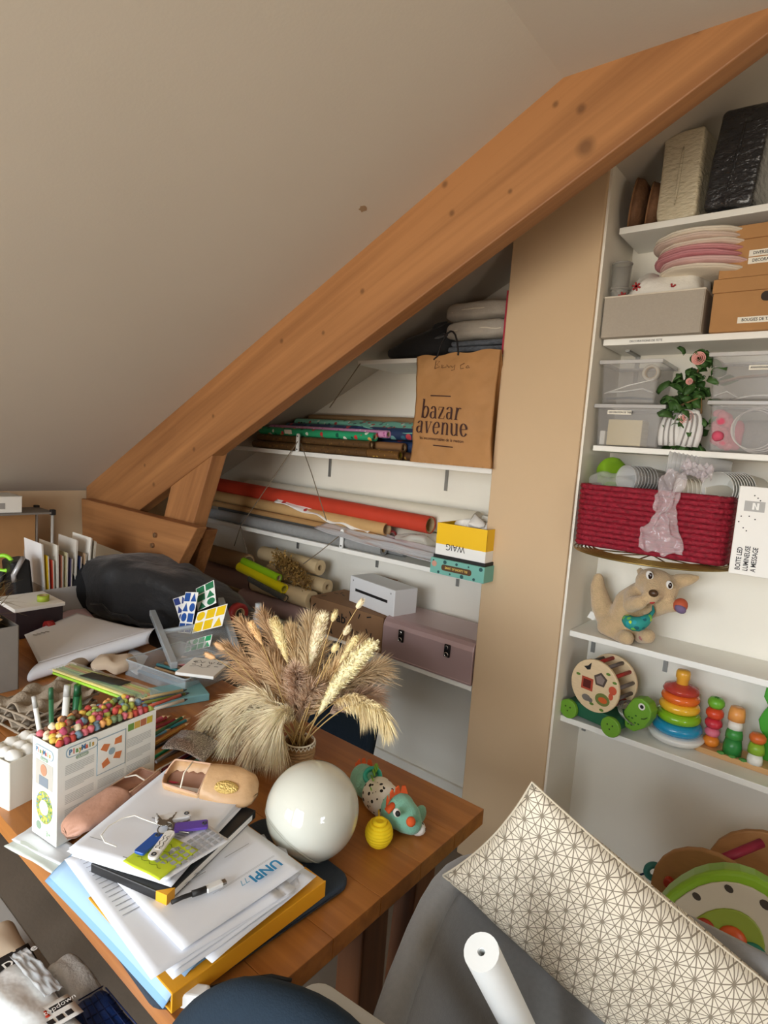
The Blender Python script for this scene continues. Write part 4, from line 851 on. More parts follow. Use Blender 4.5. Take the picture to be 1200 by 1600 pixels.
for x, y, dy, s in ((1015, 899, -.081, 1), (1046, 914, -.072, .9)):
    e = pad('eye', A(x, y, dy), (.0115*s, .006, .015*s), mat('toy_eye_white', (240, 236, 228), .3), Matrix.Rotation(-.35, 3, 'Y')); q = MB(); q.ball(A(x+1, y+1, dy-.005), (.0065*s, .003, .010*s), 12, 8); q.build('pupil', mat('toy_pupil', (40, 24, 18), .15), e, True)
    q = MB(); q.ball(A(x-1, y-2, dy-.0085), .002, 8, 6); q.build('eye_glint', mat('toy_eye_white', (240, 236, 228), .3), e, True)
pad('nose', A(1021, 927, -.118), (.0145, .009, .0115), mat('brown_toy_nose', (74, 50, 30), .35))
pad('tongue', A(1018, 940, -.106), (.010, .005, .007), mat('red_tongue', (178, 50, 46), .6))
pad('tail_patch', A(1006, 997, -.055), (.016, .012, .010), mat('dusty_pink_patch', (176, 112, 110), .8))
M_scarf = pattern('teal_lime_print', (40, 150, 140), [(190, 220, 60), (20, 100, 110), (120, 200, 90), (40, 160, 170)], 55, .7, .42)
sp = [A(978, 962, -.085), A(983, 973, -.108), A(996, 977, -.115), A(1008, 971, -.095), A(1018, 960, -.075)]
q = MB(); q.tube(sp, [.014, .032, .036, .026, .012], 12, flat=.75); q.build('scarf', M_scarf, kg, True, sub=1)
q = MB(); q.tube([A(1012, 966, -.085), A(1021, 955, -.075), A(1020, 946, -.072)], [.014, .008, .003], 8, flat=.5); q.build('scarf_end', mat('teal_cotton', (30, 120, 116), .8), kg, True)
q = MB(); q.box(A(925, 962, .0), (.022, .002, .024), (0, .4, .4)); q.build('care_tag', M_white, kg)

# ------------------------------------------------------------------ wooden turtle pull toy
z6 = ZR6
tt = thing('turtle_pull_toy', 'green wooden turtle pull toy carrying a drum of shape sorter discs', 'toy', (-.605, 2.015, z6), (0, 0, -.21))
M_dg = mat('dark_green_wood', (36, 98, 70), .5); M_lg = mat('lime_green_wood', (112, 164, 48), .5); M_beech = mat('pale_beech', (226, 200, 160), .55, var=.05, scale=40, stretch=(1, 1, 6))
YM = Euler((PI/2, 0, 0)).to_matrix()
b = MB(); b.prism(rrect(.205, .046, .02), .10, YM, (0, .05, .038)); b.build('chassis', M_dg, tt, bevel=.004)
for x in (-.075, .082):
    for y in (-.062, .056):
        wl_ = MB().prism(circle(.033, 24), .015, YM, (x, y+.0075, .0335)).build('wheel', M_lg, tt, bevel=.003)
        if y < 0:
            for dx, dz in ((-.009, .008), (.009, .008), (0, -.006)): MB().prism(circle(.0028, 8), .001, YM, (x+dx, y-.0075, .0335+dz)).build('printed_dot', mat('dark_olive', (50, 74, 26), .6), wl_)
DC = Vector((.005, 0, .142)); DR = .088
for y, nm in ((-.05, 0), (.062, 1)):
    d_ = MB().prism(circle(DR, 40), .012, YM, (DC.x, y+.006, DC.z)).build('drum_disc', M_beech, tt, bevel=.003)
    if nm == 0:
        F = Vector((DC.x, y-.0063, DC.z)); FM = lambda dx, dz: basis(F+Vector((dx, 0, dz)), (1, 0, 0), (0, 0, 1))
        def pc(n_, poly, dx, dz, m, h=.0012): return decal(n_, poly, FM(dx, dz), m, d_, h)
        M_sq, M_pen = mat('red_frame_print', (178, 70, 46), .6), mat('grey_frame_print', (84, 70, 62), .6)
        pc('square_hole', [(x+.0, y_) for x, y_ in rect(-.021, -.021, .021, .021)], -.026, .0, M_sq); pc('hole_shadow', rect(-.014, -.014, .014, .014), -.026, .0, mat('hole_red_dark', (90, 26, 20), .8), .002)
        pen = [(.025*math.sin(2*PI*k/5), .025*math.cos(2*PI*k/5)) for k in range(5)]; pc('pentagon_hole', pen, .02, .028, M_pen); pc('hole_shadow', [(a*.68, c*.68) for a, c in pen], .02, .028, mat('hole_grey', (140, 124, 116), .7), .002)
        pc('oval_hole', circle(.026, 20, .8), .034, -.035, mat('olive_frame_print', (110, 120, 60), .6)); pc('carrot_print', circle(.016, 16, .62), .036, -.036, mat('orange_print', (206, 96, 40), .6), .002)
        pc('crab_print', circle(.014, 12), .066, .008, mat('coral_print', (200, 84, 54), .6)); pc('crab_print', circle(.008, 10, 1.5), .062, -.014, mat('coral_print', (200, 84, 54), .6))
        pc('bird_print', [(-.014, 0), (0, .006), (.012, .02), (.01, -.004), (0, -.008)], -.03, .055, M_black); pc('mole_print', circle(.016, 12, .7), -.024, -.048, mat('grey_print2', (120, 112, 104), .7)); pc('mole_print', circle(.008, 10), -.008, -.052, mat('grey_print2', (120, 112, 104), .7))
        for dx, dz in ((.045, .056), (-.062, .022), (.035, -.07), (-.002, -.062), (.07, .035)): pc('leaf_print', circle(.008, 8, .55), dx, dz, mat('leaf_green_print', (96, 130, 50), .6))
for k in range(13):
    a = 2*PI*k/13+.2; c = DC+Vector((math.cos(a)*.076, 0, math.sin(a)*.076)); MB().cyl(c+Vector((0, -.044, 0)), c+Vector((0, .056, 0)), .0065, 8).build('drum_bar', mat('red_bar', (176, 54, 46), .5) if k % 2 else mat('grey_bar', (120, 110, 106), .5), tt, True)
hd = [(0, -.02), (.03, -.025), (.062, .0), (.078, .035), (.08, .06), (.068, .083), (.045, .092), (.018, .084), (.004, .06), (-.01, .03)]
h_ = MB().prism(hd, .045, YM, (.107, .0225, .055)).build('head', M_lg, tt, bevel=.005)
e = MB().prism(circle(.011, 14), .001, YM, (.155, -.0226, .122)).build('eye', mat('toy_eye_white', (240, 236, 228), .3), h_); MB().prism(circle(.006, 12), .0016, YM, (.156, -.023, .122)).build('pupil', M_black, h_)
q = MB(); q.tube([(.158, -.0235, .083), (.168, -.0235, .086), (.177, -.0235, .094)], .0013, 5); q.build('smile', M_black, h_)
for k in range(7): MB().prism(circle(.0035, 8, .7), .0008, YM, (.118+.011*(k % 4), -.0228, .05+.012*(k//2))).build('printed_spot', mat('dark_green_spot', (40, 96, 30), .6), h_)
q = MB()
for k in range(4): q.torus((.098+.007*k, -.01, .085), .030+.003*k, .0014, 26, 5, Euler((.2, .9, 0)).to_matrix())
q.build('steel_beads', mat('steel_wire', (170, 170, 168), .3, .8), tt, True)

# ------------------------------------------------------------------ ring stacker
rs = thing('ring_stacker', 'plastic ring stacker with rainbow rings on a white rocking base', 'toy', (-.372, 2.07, z6)); RZ = Matrix.Rotation(-.06, 3, 'Y')
b = MB(); b.lathe([(.001, 0), (.045, .002), (.074, .014), (.084, .028), (.083, .034), (.07, .038), (.001, .038)], 36); b.build('rocking_base', mat('white_toy_plastic', (236, 236, 232), .3, coat=.4), rs, True)
zz = .038
for nm, R_, r_, c in (('blue', .053, .0225, (36, 150, 196)), ('green', .047, .0205, (136, 190, 36)), ('yellow', .042, .019, (244, 190, 50)), ('orange', .0395, .018, (238, 112, 40))):
    q = MB(); q.torus((0, 0, zz+r_*.82), R_, r_, 36, 12, flat=.85); o = q.build('ring', mat('toy_'+nm, c, .25, coat=.5), rs, True); o['label'] = nm+' plastic ring'; zz += r_*1.60
q = MB(); q.lathe([(.001, zz), (.045, zz), (.055, zz+.008), (.05, zz+.02), (.02, zz+.03), (.001, zz+.03)], 32); o = q.build('rattle_disc', clear('clear_red_plastic', (206, 70, 60), .75, .1), rs, True); o['label'] = 'clear red rattle disc'
q = MB(); q.lathe([(.001, 0), (.018, 0), (.018, zz+.045), (.0215, zz+.05), (.0215, zz+.066), (.018, zz+.074), (.001, zz+.076)], 24); q.build('post', mat('toy_amber', (236, 172, 60), .3, coat=.4), rs, True)

# ------------------------------------------------------------------ vegetable stacking board
vg = thing('vegetable_stacker', 'wooden board with stacked vegetable pieces and green plant backboard', 'toy', (-.088, 2.09, z6), (0, 0, -.02))
M_ply = mat('plain_ply', (204, 160, 108), .6, var=.06, scale=30, stretch=(.2, 1, 4)); MB().prism(rrect(.47, .085, .03), .018).build('board', M_ply, vg, bevel=.002)
VX = {'a': -.185, 'b': -.125, 'c': -.062}
def stackp(x, y, items):
    z = .018
    MB().cyl((x, y, .01), (x, y, .018+sum(i[2] for i in items)*.9), .005, 8).build('peg', M_ply, vg)
    for nm, shape, h, r, c in items:
        q = MB(); pr = [(.004, 0), (r*.75, .002), (r, h*.35), (r, h*.65), (r*.75, h-.002), (.004, h)] if shape == 'round' else [(.004, 0), (r, .001), (r*.98, h*.5), (r*.82, h-.001), (.004, h)]
        q.lathe(pr, 24, (x, y, z)); q.build(nm, mat('veg_'+nm, c, .4, coat=.2), vg, True); z += h
    return z
zt_ = stackp(VX['a'], -.005, (('orange_piece', 'round', .032, .0235, (236, 138, 44)), ('pink_piece', 'round', .027, .022, (226, 116, 140)), ('crimson_piece', 'round', .031, .025, (206, 50, 66)), ('tomato_piece', 'round', .034, .0255, (222, 74, 40)), ('apple_piece', 'round', .034, .024, (112, 180, 50))))
for k in range(6): a = k*PI/3; q = MB(); q.grid(lambda u, v: Vector((VX['a']+math.cos(a)*.016*u-math.sin(a)*.004*(v-.5)*(1-u), -.005+math.sin(a)*.016*u+math.cos(a)*.004*(v-.5)*(1-u), zt_+.001-.006*u*u)), 4, 2); q.build('stalk_leaf', mat('stalk_green', (60, 130, 40), .6), vg, True, thick=.001)
stackp(VX['b'], -.012, (('deep_green_piece', 'cone', .05, .0265, (44, 132, 60)), ('green_piece', 'cone', .03, .024, (62, 150, 66)), ('white_piece', 'cone', .027, .021, (236, 232, 222)), ('melon_piece', 'cone', .042, .0235, (236, 160, 84))))
stackp(VX['c'], -.028, (('white_cup_piece', 'cone', .032, .021, (236, 234, 226)), ('lime_piece', 'cone', .032, .0225, (140, 180, 50)), ('orange_cap_piece', 'round', .03, .0225, (216, 106, 44))))
for k in range(4): MB().ball((-.15+.03*k, -.036, .019), (.012, .008, .006), 10, 6).build('painted_leaf', mat('leaf_paint', (74, 140, 60), .5), vg, True)
pl = [(-.03, 0), (.14, 0), (.14, .26), (.10, .275), (.05, .28), (.01, .27), (-.02, .255), (-.042, .225), (-.045, .195), (-.03, .17), (-.04, .15), (-.05, .12), (-.042, .09), (-.026, .07)]
gbk = MB().prism(pl, .015, YM, (-.022, .035, .016)).build('plant_backboard', mat('bright_green_wood', (66, 160, 40), .45), vg, bevel=.004)
for x, z, r, c in ((-.010, .205, .028, (190, 70, 50)), (-.002, .115, .024, (214, 90, 130)), (.063, .165, .026, (230, 130, 50))):
    q = MB().prism(circle(r, 18, .8), .002, YM, (x, .019, .016+z)).build('cut_out', mat('cutout_%d' % c[0], c, .5), gbk); MB().prism([(r*.5*math.cos(k*PI/5)*(1 if k % 2 else .45), r*.5*math.sin(k*PI/5)*(1 if k % 2 else .45)) for k in range(10)], .003, YM, (x, .0185, .016+z)).build('star_print', mat('star_cream', (240, 220, 190), .5), gbk)

# ------------------------------------------------------------------ toys on the floor behind the armchair
M_ply2 = mat('brown_ply', (176, 128, 80), .6, var=.06, scale=25, stretch=(1, 1, 3))
def slab(name, label, cat, poly, th, c, yaw, tilt, m, bevel=.004, lean=0):
    """an upright board: outline in its own plane, leaning back by lean"""
    t = thing(name, label, cat, c, (lean, tilt, yaw)); o = MB().prism(poly, th, YM, (0, th/2, 0)).build('board', m, t, bevel=bevel); return t, o
FZ = 1.70
q0 = atY(1110, 1400, FZ)
mt = thing('music_table', 'lime green and white electronic baby music table standing on its edge', 'toy', atY(1142, 1455, 1.60), (-.2, .50, .10))
arcp = [(.155*math.cos(math.radians(a)), .205*math.sin(math.radians(a))) for a in range(0, 181, 12)]
def archp(s, sy, yb): return [(x*s, max(0, yb)+y*sy) for x, y in arcp]
Z0 = -.03; mt.scale = (.86, .86, .86)
body = [(.16, -.22), (.17, 0)]+[(x*1.08, y*1.05) for x, y in arcp[1:-1]]+[(-.17, 0), (-.16, -.22)]
MB().prism(body, .07, YM, (0, .035, Z0)).build('green_shell', mat('lime_toy_plastic', (140, 186, 40), .35, coat=.3), mt, bevel=.012, seg=3)
inner = [(x*.86, -.14 if i in (0, len(body)-1) else y*.86) for i, (x, y) in enumerate(body)]
MB().prism(inner, .006, YM, (0, -.034, Z0)).build('white_face', mat('ivory_toy_print', (214, 206, 186), .5), mt, bevel=.002)
inn2 = [(x*.52, -.14 if i in (0, len(body)-1) else y*.56-.01) for i, (x, y) in enumerate(body)]
MB().prism(inn2, .008, YM, (0, -.037, Z0)).build('green_window', mat('olive_toy_plastic', (150, 170, 60), .4), mt, bevel=.003)
for x, z, r, c, nm in ((.0, .03, .036, (214, 92, 40), 'orange_button'), (.055, .035, .036, (40, 130, 110), 'teal_button'), (-.06, -.0, .026, (176, 60, 40), 'red_button'), (.01, -.04, .03, (84, 60, 110), 'purple_button')):
    q = MB(); q.ball((x, -.046, Z0+z), (r, .014, r), 18, 10); bt = q.build(nm, mat('toy_'+nm, c, .35), mt, True)
    for k in range(3): MB().ball((x-.008+.010*k, -.060, Z0+z-.004+.010*(k == 1)), .0032, 8, 6).build('face_dot', M_black, bt, True)
for x, z, r in ((.0, .165, .015), (.09, .13, .018), (.115, .06, .016), (-.08, .13, .012), (.12, -.02, .016), (-.12, .05, .012)): MB().prism(circle(r, 12, .75), .001, YM, (x, -.0402, Z0+z)).build('printed_animal', mat('printed_brown', (70, 62, 54), .6), mt)
# wooden activity walker with round ends behind it
wk = thing('wooden_walker', 'brown plywood push walker with rounded panels and a red handle bar', 'toy', (atY(1095, 1400, 1.85).x, 1.86, 0), (0, 0, .0))
WO = wk.location.copy()
def rp(px_, py_, Y): return atY(px_, py_, Y)-WO
def panel(label, cxp, cyp, rad, Y, name='side_panel'):
    c = rp(cxp, cyp, Y); poly = [(c.x+rad, .0), (c.x+rad, c.z)]+[(c.x+rad*math.cos(math.radians(a)), c.z+rad*math.sin(math.radians(a))) for a in range(15, 180, 15)]+[(c.x-rad, c.z), (c.x-rad, 0)]
    o = MB().prism(poly, .018, YM, (0, c.y, 0)).build(name, M_ply2, wk, bevel=.004); o['label'] = label
panel('near rounded plywood panel', 1112, 1412, .15, 1.76); panel('far rounded plywood panel', 1208, 1390, .165, 1.92)
o_ = rp(1090, 1365, 1.9); MB().prism([(o_.x-.10, o_.z-.08), (o_.x+.13, o_.z-.08), (o_.x+.13, o_.z+.065), (o_.x+.10, o_.z+.075), (o_.x, o_.z+.04), (o_.x-.08, o_.z-.03)], .016, YM, (0, 0.02, 0)).build('back_panel', M_ply2, wk, bevel=.003)
a0, a1 = rp(1122, 1345, 1.76), rp(1190, 1317, 1.86); q = MB(); q.cyl(a0, a1, .012, 12); q.build('handle_bar', mat('crimson_bar', (150, 30, 60), .5), wk, True)
c = rp(1044, 1382, 1.70); MB().cyl(c, c+Vector((0, .02, 0)), .014, 14).build('red_bead', mat('red_bead', (170, 50, 30), .4), wk, bevel=.004)
tc_ = atY(1022, 1362, 1.92); t = thing('teal_ring_toy', 'small teal plastic ring toy hanging behind the wooden walker', 'toy', tc_-Vector((0, 0, .03)))
MB().torus((0, 0, .03), .022, .010, 22, 8, Euler((PI/2, 0, .5)).to_matrix()).build('ring', mat('teal_toy', (60, 130, 120), .4), t, True); MB().tube([(-.02, -.01, .02), (-.045, -.015, .0), (-.06, -.02, .008)], .003, 6).build('cord', mat('navy_cord', (24, 40, 70), .7), t, True)

# ------------------------------------------------------------------ dining table
TX0, TX1, TY0, TY1, TZ = -3.10, -.556, .412, 1.127, .75
M_table = wood('honey_oak_table', (182, 118, 56), (134, 76, 30), .38, 11, 0, coat=.15, contrast=1.0)
M_tdark = wood('dark_oak_leg', (120, 72, 38), (80, 44, 20), .5, 11, 2, contrast=1.0)
tb = thing('dining_table', 'honey brown wooden plank table covered in clutter', 'table', ((TX0+TX1)/2, (TY0+TY1)/2, 0)); TO = tb.location.copy()
n = 6; pw = (TY1-TY0)/n
for k in range(n): MB().box((0, TY0+pw*(k+.5)-TO.y, TZ-.018), (TX1-TX0, pw-.0006, .036)).build('plank', M_table, tb, bevel=.001)
for yy in (TY0+.05, TY1-.05): MB().box((0, yy-TO.y, TZ-.036-.035), (TX1-TX0-.24, .022, .07)).build('apron', M_tdark, tb, bevel=.002)
for xe in (TX1-.075, TX0+.12):
    MB().box((xe-TO.x, 0, TZ-.036-.03), (.07, .60, .06)).build('cross_beam', M_tdark, tb, bevel=.003)
    for y0 in (.055, -.255): MB().box((xe-TO.x, y0, (TZ-.096)/2), (.06, .075, TZ-.096)).build('leg', M_tdark, tb, bevel=.004)
    b = MB(); b.prism([(.14, .0), (.21, .0), (.26, TZ-.096), (.19, TZ-.096)], .05, Matrix(((0, 0, 1), (1, 0, 0), (0, 1, 0))), (xe-TO.x-.025, 0, 0)); b.build('brace', M_tdark, tb, bevel=.003)
MB().box((0, .055, .22), (TX1-TX0-.24, .05, .07)).build('stretcher', M_tdark, tb, bevel=.003)
def T(x, y, z=TZ): return atZ(x, y, z)

# ------------------------------------------------------------------ globe lamp
g = thing('globe_lamp', 'glossy white glass globe lamp resting on the table', 'lamp', (-.724, .761, TZ))
M_opal = mat('opal_glass', (206, 206, 194), .06, spec=.6, coat=.5)
R_ = .087; ax = Vector((-.24, -.62, -.72)).normalized(); x_ = Vector((0, 0, 1)).cross(ax).normalized(); GM = Matrix((x_, ax.cross(x_), ax)).transposed()
b = MB(); b.lathe([(R_*math.sin(a), -R_*math.cos(a)) for a in [PI*.715*i/30+.0001 for i in range(31)]], 56, (0, 0, R_), GM); b.build('glass_globe', M_opal, g, True)
b = MB(); b.lathe([(R_*math.sin(a)*.985, -R_*math.cos(a)*.985) for a in [PI*.70+(PI*.2999)*i/12 for i in range(13)]], 56, (0, 0, R_), GM); o = b.build('fitting_cap', mat('opal_cap', (184, 184, 170), .12, coat=.3), g, True); o['label'] = 'grey-white fitting cap'
b = MB(); b.lathe([(R_*math.sin(PI*.705)*1.003, -R_*math.cos(PI*.705)), (R_*math.sin(PI*.715)*1.01, -R_*math.cos(PI*.715)), (R_*math.sin(PI*.725)*1.0, -R_*math.cos(PI*.725))], 56, (0, 0, R_), GM); b.build('seam_ring', mat('opal_seam', (176, 176, 162), .2), g, True)

# ------------------------------------------------------------------ crinkle plush toy and honeycomb ball
M_mint2 = mat('mint_plush', (134, 196, 172), .9, bump=.3, bscale=300, sheen=.3); M_org = mat('orange_felt', (222, 92, 40), .85)
pt = thing('plush_hedgehog', 'mint green crinkle plush toy with orange crest lying on the table', 'plush toy', T(605, 1280)); PO = pt.location.copy()
def tp(x, y, z): return atZ(x, y, TZ+z)-PO
def blobs(name, m, lst, vox=.004):
    b = MB()
    for c, r in lst: b.ball(c, r, 16, 11)
    b.warp(lambda v: (v.x, v.y, max(v.z, .0005))); return b.build(name, m, pt, True, remesh=vox)
hd_ = blobs('head', M_mint2, [(tp(622, 1266, .036), (.037, .037, .036)), (tp(634, 1276, .033), .031), (tp(643, 1286, .028), .022)])
blobs('rear', M_mint2, [(tp(568, 1216, .032), (.030, .032, .032)), (tp(576, 1224, .034), .034)])
M_tri = pattern('white_black_triangles', (240, 236, 226), [(30, 30, 30)], 75, .8, .28)
blobs('belly_wrap', M_tri, [(tp(592, 1242, .033), .037), (tp(600, 1250, .034), .036)])
b = MB()
for k in range(9):
    a = k*PI/8; c = tp(583, 1228, .034); d = Vector((.3*math.cos(a), -.6*math.cos(a), math.sin(a))).normalized(); e = Vector((.75, -.65, 0)).normalized()
    b.add([c+d*.034-e*.013, c+d*.036+e*.013, c+d*.046+e*.024+Vector((0, 0, .002)), c+d*.046-e*.002], [(0, 1, 2, 3)])
b.build('leaf_collar', mat('lime_felt', (132, 188, 70), .85), pt, True, thick=.002)
def fringe(name, pts, hgt, m):
    b = MB(); n_ = len(pts)
    for i in range(n_-1):
        p, q = pts[i], pts[i+1]; u = Vector((0, -.15, 1)); b.add([p, q, q.lerp(p, .3)+u*hgt, q.lerp(p, .75)+u*hgt*.85], [(0, 1, 2, 3)])
    return b.build(name, m, pt, False, thick=.003)
fringe('orange_crest', [tp(603, 1262, .055), tp(608, 1252, .068), tp(616, 1243, .074), tp(626, 1238, .074), tp(637, 1240, .068)], .018, M_org)
fringe('orange_tail', [tp(556, 1208, .02), tp(557, 1200, .045), tp(564, 1195, .056), tp(573, 1196, .058), tp(583, 1200, .055)], .018, M_org)
b = MB(); b.tube([tp(604, 1268, .052), tp(612, 1260, .06), tp(615, 1252, .062)], [.009, .008, .004], 8, flat=.5); b.build('fin', M_org, pt, True)
b = MB(); b.torus(tp(582, 1212, .062), .016, .0055, 22, 8, Euler((.5, .3, 0)).to_matrix()); b.build('teether_ring', mat('teal_silicone', (50, 176, 160), .3, coat=.3), pt, True)
ey = MB(); ey.ball(tp(620, 1270, .062), (.0085, .006, .0085), 14, 9); e_ = ey.build('eye', mat('toy_eye_white', (240, 236, 228), .3), pt, True); ey = MB(); ey.ball(tp(621.5, 1271.5, .066), (.0055, .0045, .0055), 12, 8); ey.build('pupil', M_black, e_, True)
b = MB(); b.ball(tp(642, 1284, .05), .0095, 12, 8); b.build('nose', M_org, pt, True)
b = MB(); b.ball(tp(650, 1292, .016), (.022, .016, .015), 14, 9); b.build('striped_foot', pattern('black_white_stripe', (238, 236, 230), [(30, 30, 30)], 90, .8, .3), pt, True)
b = MB(); b.ball(tp(655, 1274, .022), (.010, .022, .020), 14, 9); b.build('ear', M_mint2, pt, True)
yb_ = thing('honeycomb_ball', 'yellow ribbed fabric ball tied to the plush toy', 'ball', (-.646, .870, TZ)); b = MB(); R_ = .0265
for k in range(9):
    t_ = -.86+1.72*k/8; r = R_*math.sqrt(max(.02, 1-t_*t_)); b.torus((0, 0, R_+t_*R_), max(r-.003, .004), .0042, 26, 8)
b.ball((0, 0, R_), R_*.95, 20, 12); o = b.build('ribs', mat('yellow_cotton', (238, 204, 20), .8), yb_, True); o.rotation_euler = (.0, .0, .0)
MB().tube([(0, .0, R_*1.7), (-.012, .012, .048), (-.024, .026, .05)], .0018, 6).build('cord', mat('yellow_cord', (220, 180, 30), .8), yb_, True)

# ------------------------------------------------------------------ papers, folders, laptop sleeve
M_ink = mat('grey_print_ink', (160, 162, 166), .8); M_paper = mat('white_office_paper', (230, 233, 240), .75)
def sheet_obj(name, label, cat, c, w_, l_, rz, m=None, bend=.002, seed=0, curl=None, th=.0004):
    """one loose sheet: local x across, local y along; slightly wavy, lying at height c.z"""
    b = MB(); cr = curl or (lambda u, v: 0)
    b.grid(lambda u, v: Vector(((u-.5)*w_, (v-.5)*l_, bend*(.5+noise.noise(Vector((u*2+seed, v*2, seed))))+cr(u, v))), 14, 18)
    t = thing(name, label, cat, c, (0, 0, rz)); b.build('sheet', m or M_paper, t, True, thick=th); return t
def print_lines(t, rows, z=.0028):
    b = MB()
    for x0, x1, y, h in rows: b.add([(x0, y-h/2, z), (x1, y-h/2, z), (x1, y+h/2, z), (x0, y+h/2, z)], [(0, 1, 2, 3)])
    return b.build('printed_lines', M_ink, t, noweld=True)
GP = 'paper piles on the table'
# tall base pile: yellow folder, blue folder, sheets
yf = thing('yellow_folder', 'yellow elastic folder under the paper pile at table corner', 'folder', (-.735, .548, TZ+.0005), (0, 0, .0)); M_yf = mat('yellow_card_folder', (224, 156, 24), .55)
MB().box((0, 0, .002), (.24, .285, .003)).build('back_cover', M_yf, yf, bevel=.001); MB().box((.002, 0, .0285), (.236, .283, .003), (0, .012, 0)).build('front_cover', M_yf, yf, bevel=.001); MB().box((.1185, 0, .0155), (.003, .285, .027)).build('spine', M_yf, yf, bevel=.001)
MB().box((-.004, 0, .0153), (.225, .27, .0235)).build('pages', M_white, yf); MB().box((.07, 0, .0306), (.004, .286, .0012)).build('elastic_band', M_black, yf)
ls = thing('laptop_sleeve', 'dark slate laptop sleeve showing behind the yellow folder', 'sleeve', (-.742, .585, TZ+.0002), (0, 0, -.06)); yf.location.z = TZ+.0145
MB().prism(rrect(.245, .36, .03, 5), .014).build('padded_body', mat('slate_neoprene', (48, 58, 70), .85, bump=.2, bscale=300), ls, bevel=.005, seg=3)
MB().tube([(.1235, -.14, .007), (.1235, .14, .007)], .0016, 6).build('zip', mat('zip_black', (30, 34, 40), .5), ls)
bf = thing('blue_folder', 'pale blue card folder slid under the papers along the table edge', 'folder', (-.80, .495, TZ+.0445), (0, 0, .03)); M_bf = mat('pale_blue_card', (126, 168, 206), .6)
yl = bf.location
b = MB(); b.grid(lambda u, v: Vector(((u-.5)*.34, (v-.5)*.20-.0, .003*math.sin(u*PI)-.026*max(0, (.25-v)/.25)**1.5)), 20, 12); b.build('cover', M_bf, bf, True, thick=.0012)
b = MB(); b.grid(lambda u, v: Vector(((u-.5)*.335+.004, (v-.5)*.195+.002, .006+.003*math.sin(u*PI)-.024*max(0, (.25-v)/.25)**1.5)), 20, 12); b.build('inner_sheet', mat('pale_blue_card2', (156, 188, 218), .6), bf, True, thick=.001)
zb = TZ+.056
pile = []
rnd = random.Random(21)
nm = ['lowest', 'second', 'third', 'fourth', 'fifth']
for k in range(5):
    t = sheet_obj('loose_sheet', f'white printed sheet, {nm[k]} in the pile under the letter with blue heading', 'paper', (-.773+.012*rnd.gauss(0, 1), .545-.010*k+.008*rnd.gauss(0, 1), zb+.0022*k), .215, .30, PI/2+.09-.04*k+.02*rnd.gauss(0, 1), seed=k); t['group'] = GP
    print_lines(t, [(-.09, .09-.04*(j % 3), .13-.012*j, .0016) for j in range(14)])
lt = sheet_obj('letter', 'white letter with blue UNPI heading on top of the big paper pile', 'paper', (-.787, .548, zb+.013), .228, .295, -PI/2, curl=lambda u, v: .006*max(0, u-.7)+.004*(1-v))
Mh = Matrix.Translation((0, 0, .0090))
text('letterhead', 'UNPI', .026, Mh @ Matrix.Translation((-.058, .115, 0)), mat('blue_letterhead', (36, 130, 180), .6), lt, bold=.0008); text('letterhead_number', '77', .016, Mh @ Matrix.Translation((-.018, .111, 0)), mat('pale_blue_head', (120, 170, 200), .6), lt)
print_lines(lt, [(-.09, .02, .1, .0006), (-.09, .03, .098, .0006)]+[(.01, .075, .05-.0065*j, .0018) for j in range(4)]+[(-.08, -.03, .045, .0016), (-.095, -.02, -.02, .0016), (-.095, .02, -.034, .0016)]+[(-.095, .09-.06*(j == 3), -.05-.0065*j, .0018) for j in range(4)]+[(-.095, .09-.05*(j == 4), -.085-.0065*j, .0018) for j in range(5)], .0092)
# fanned sheets at the back of the pile
for k, (qx, qy, rz, l) in enumerate(((410, 1330, .35, 'white handwritten note fanned out behind the globe lamp'), (432, 1352, .15, 'white sheet end poking out beside the globe lamp'), (455, 1375, .0, 'rolled white sheet end near the laptop sleeve'))):
    p = T(qx, qy, TZ+.052-.006*k); t = sheet_obj('loose_sheet', l, 'paper', (p.x-.05, p.y-.055, TZ+.0535-.004*k), .105, .15, rz-.5, seed=9+k, curl=(lambda u, v: .012*max(0, v-.6)**2*6) if k == 2 else None); t['group'] = GP
    if k == 0:
        b = MB()
        for j in range(4): ribbon(b, [(-.03+.006*i, .035-.016*j+.003*math.sin(i*2.3+j)) for i in range(9)], .0012, .0012, Matrix.Translation((0, .02, .004)), 0, .0013)
        b.build('handwriting', mat('blue_grey_ink', (96, 106, 130), .8), t, noweld=True)
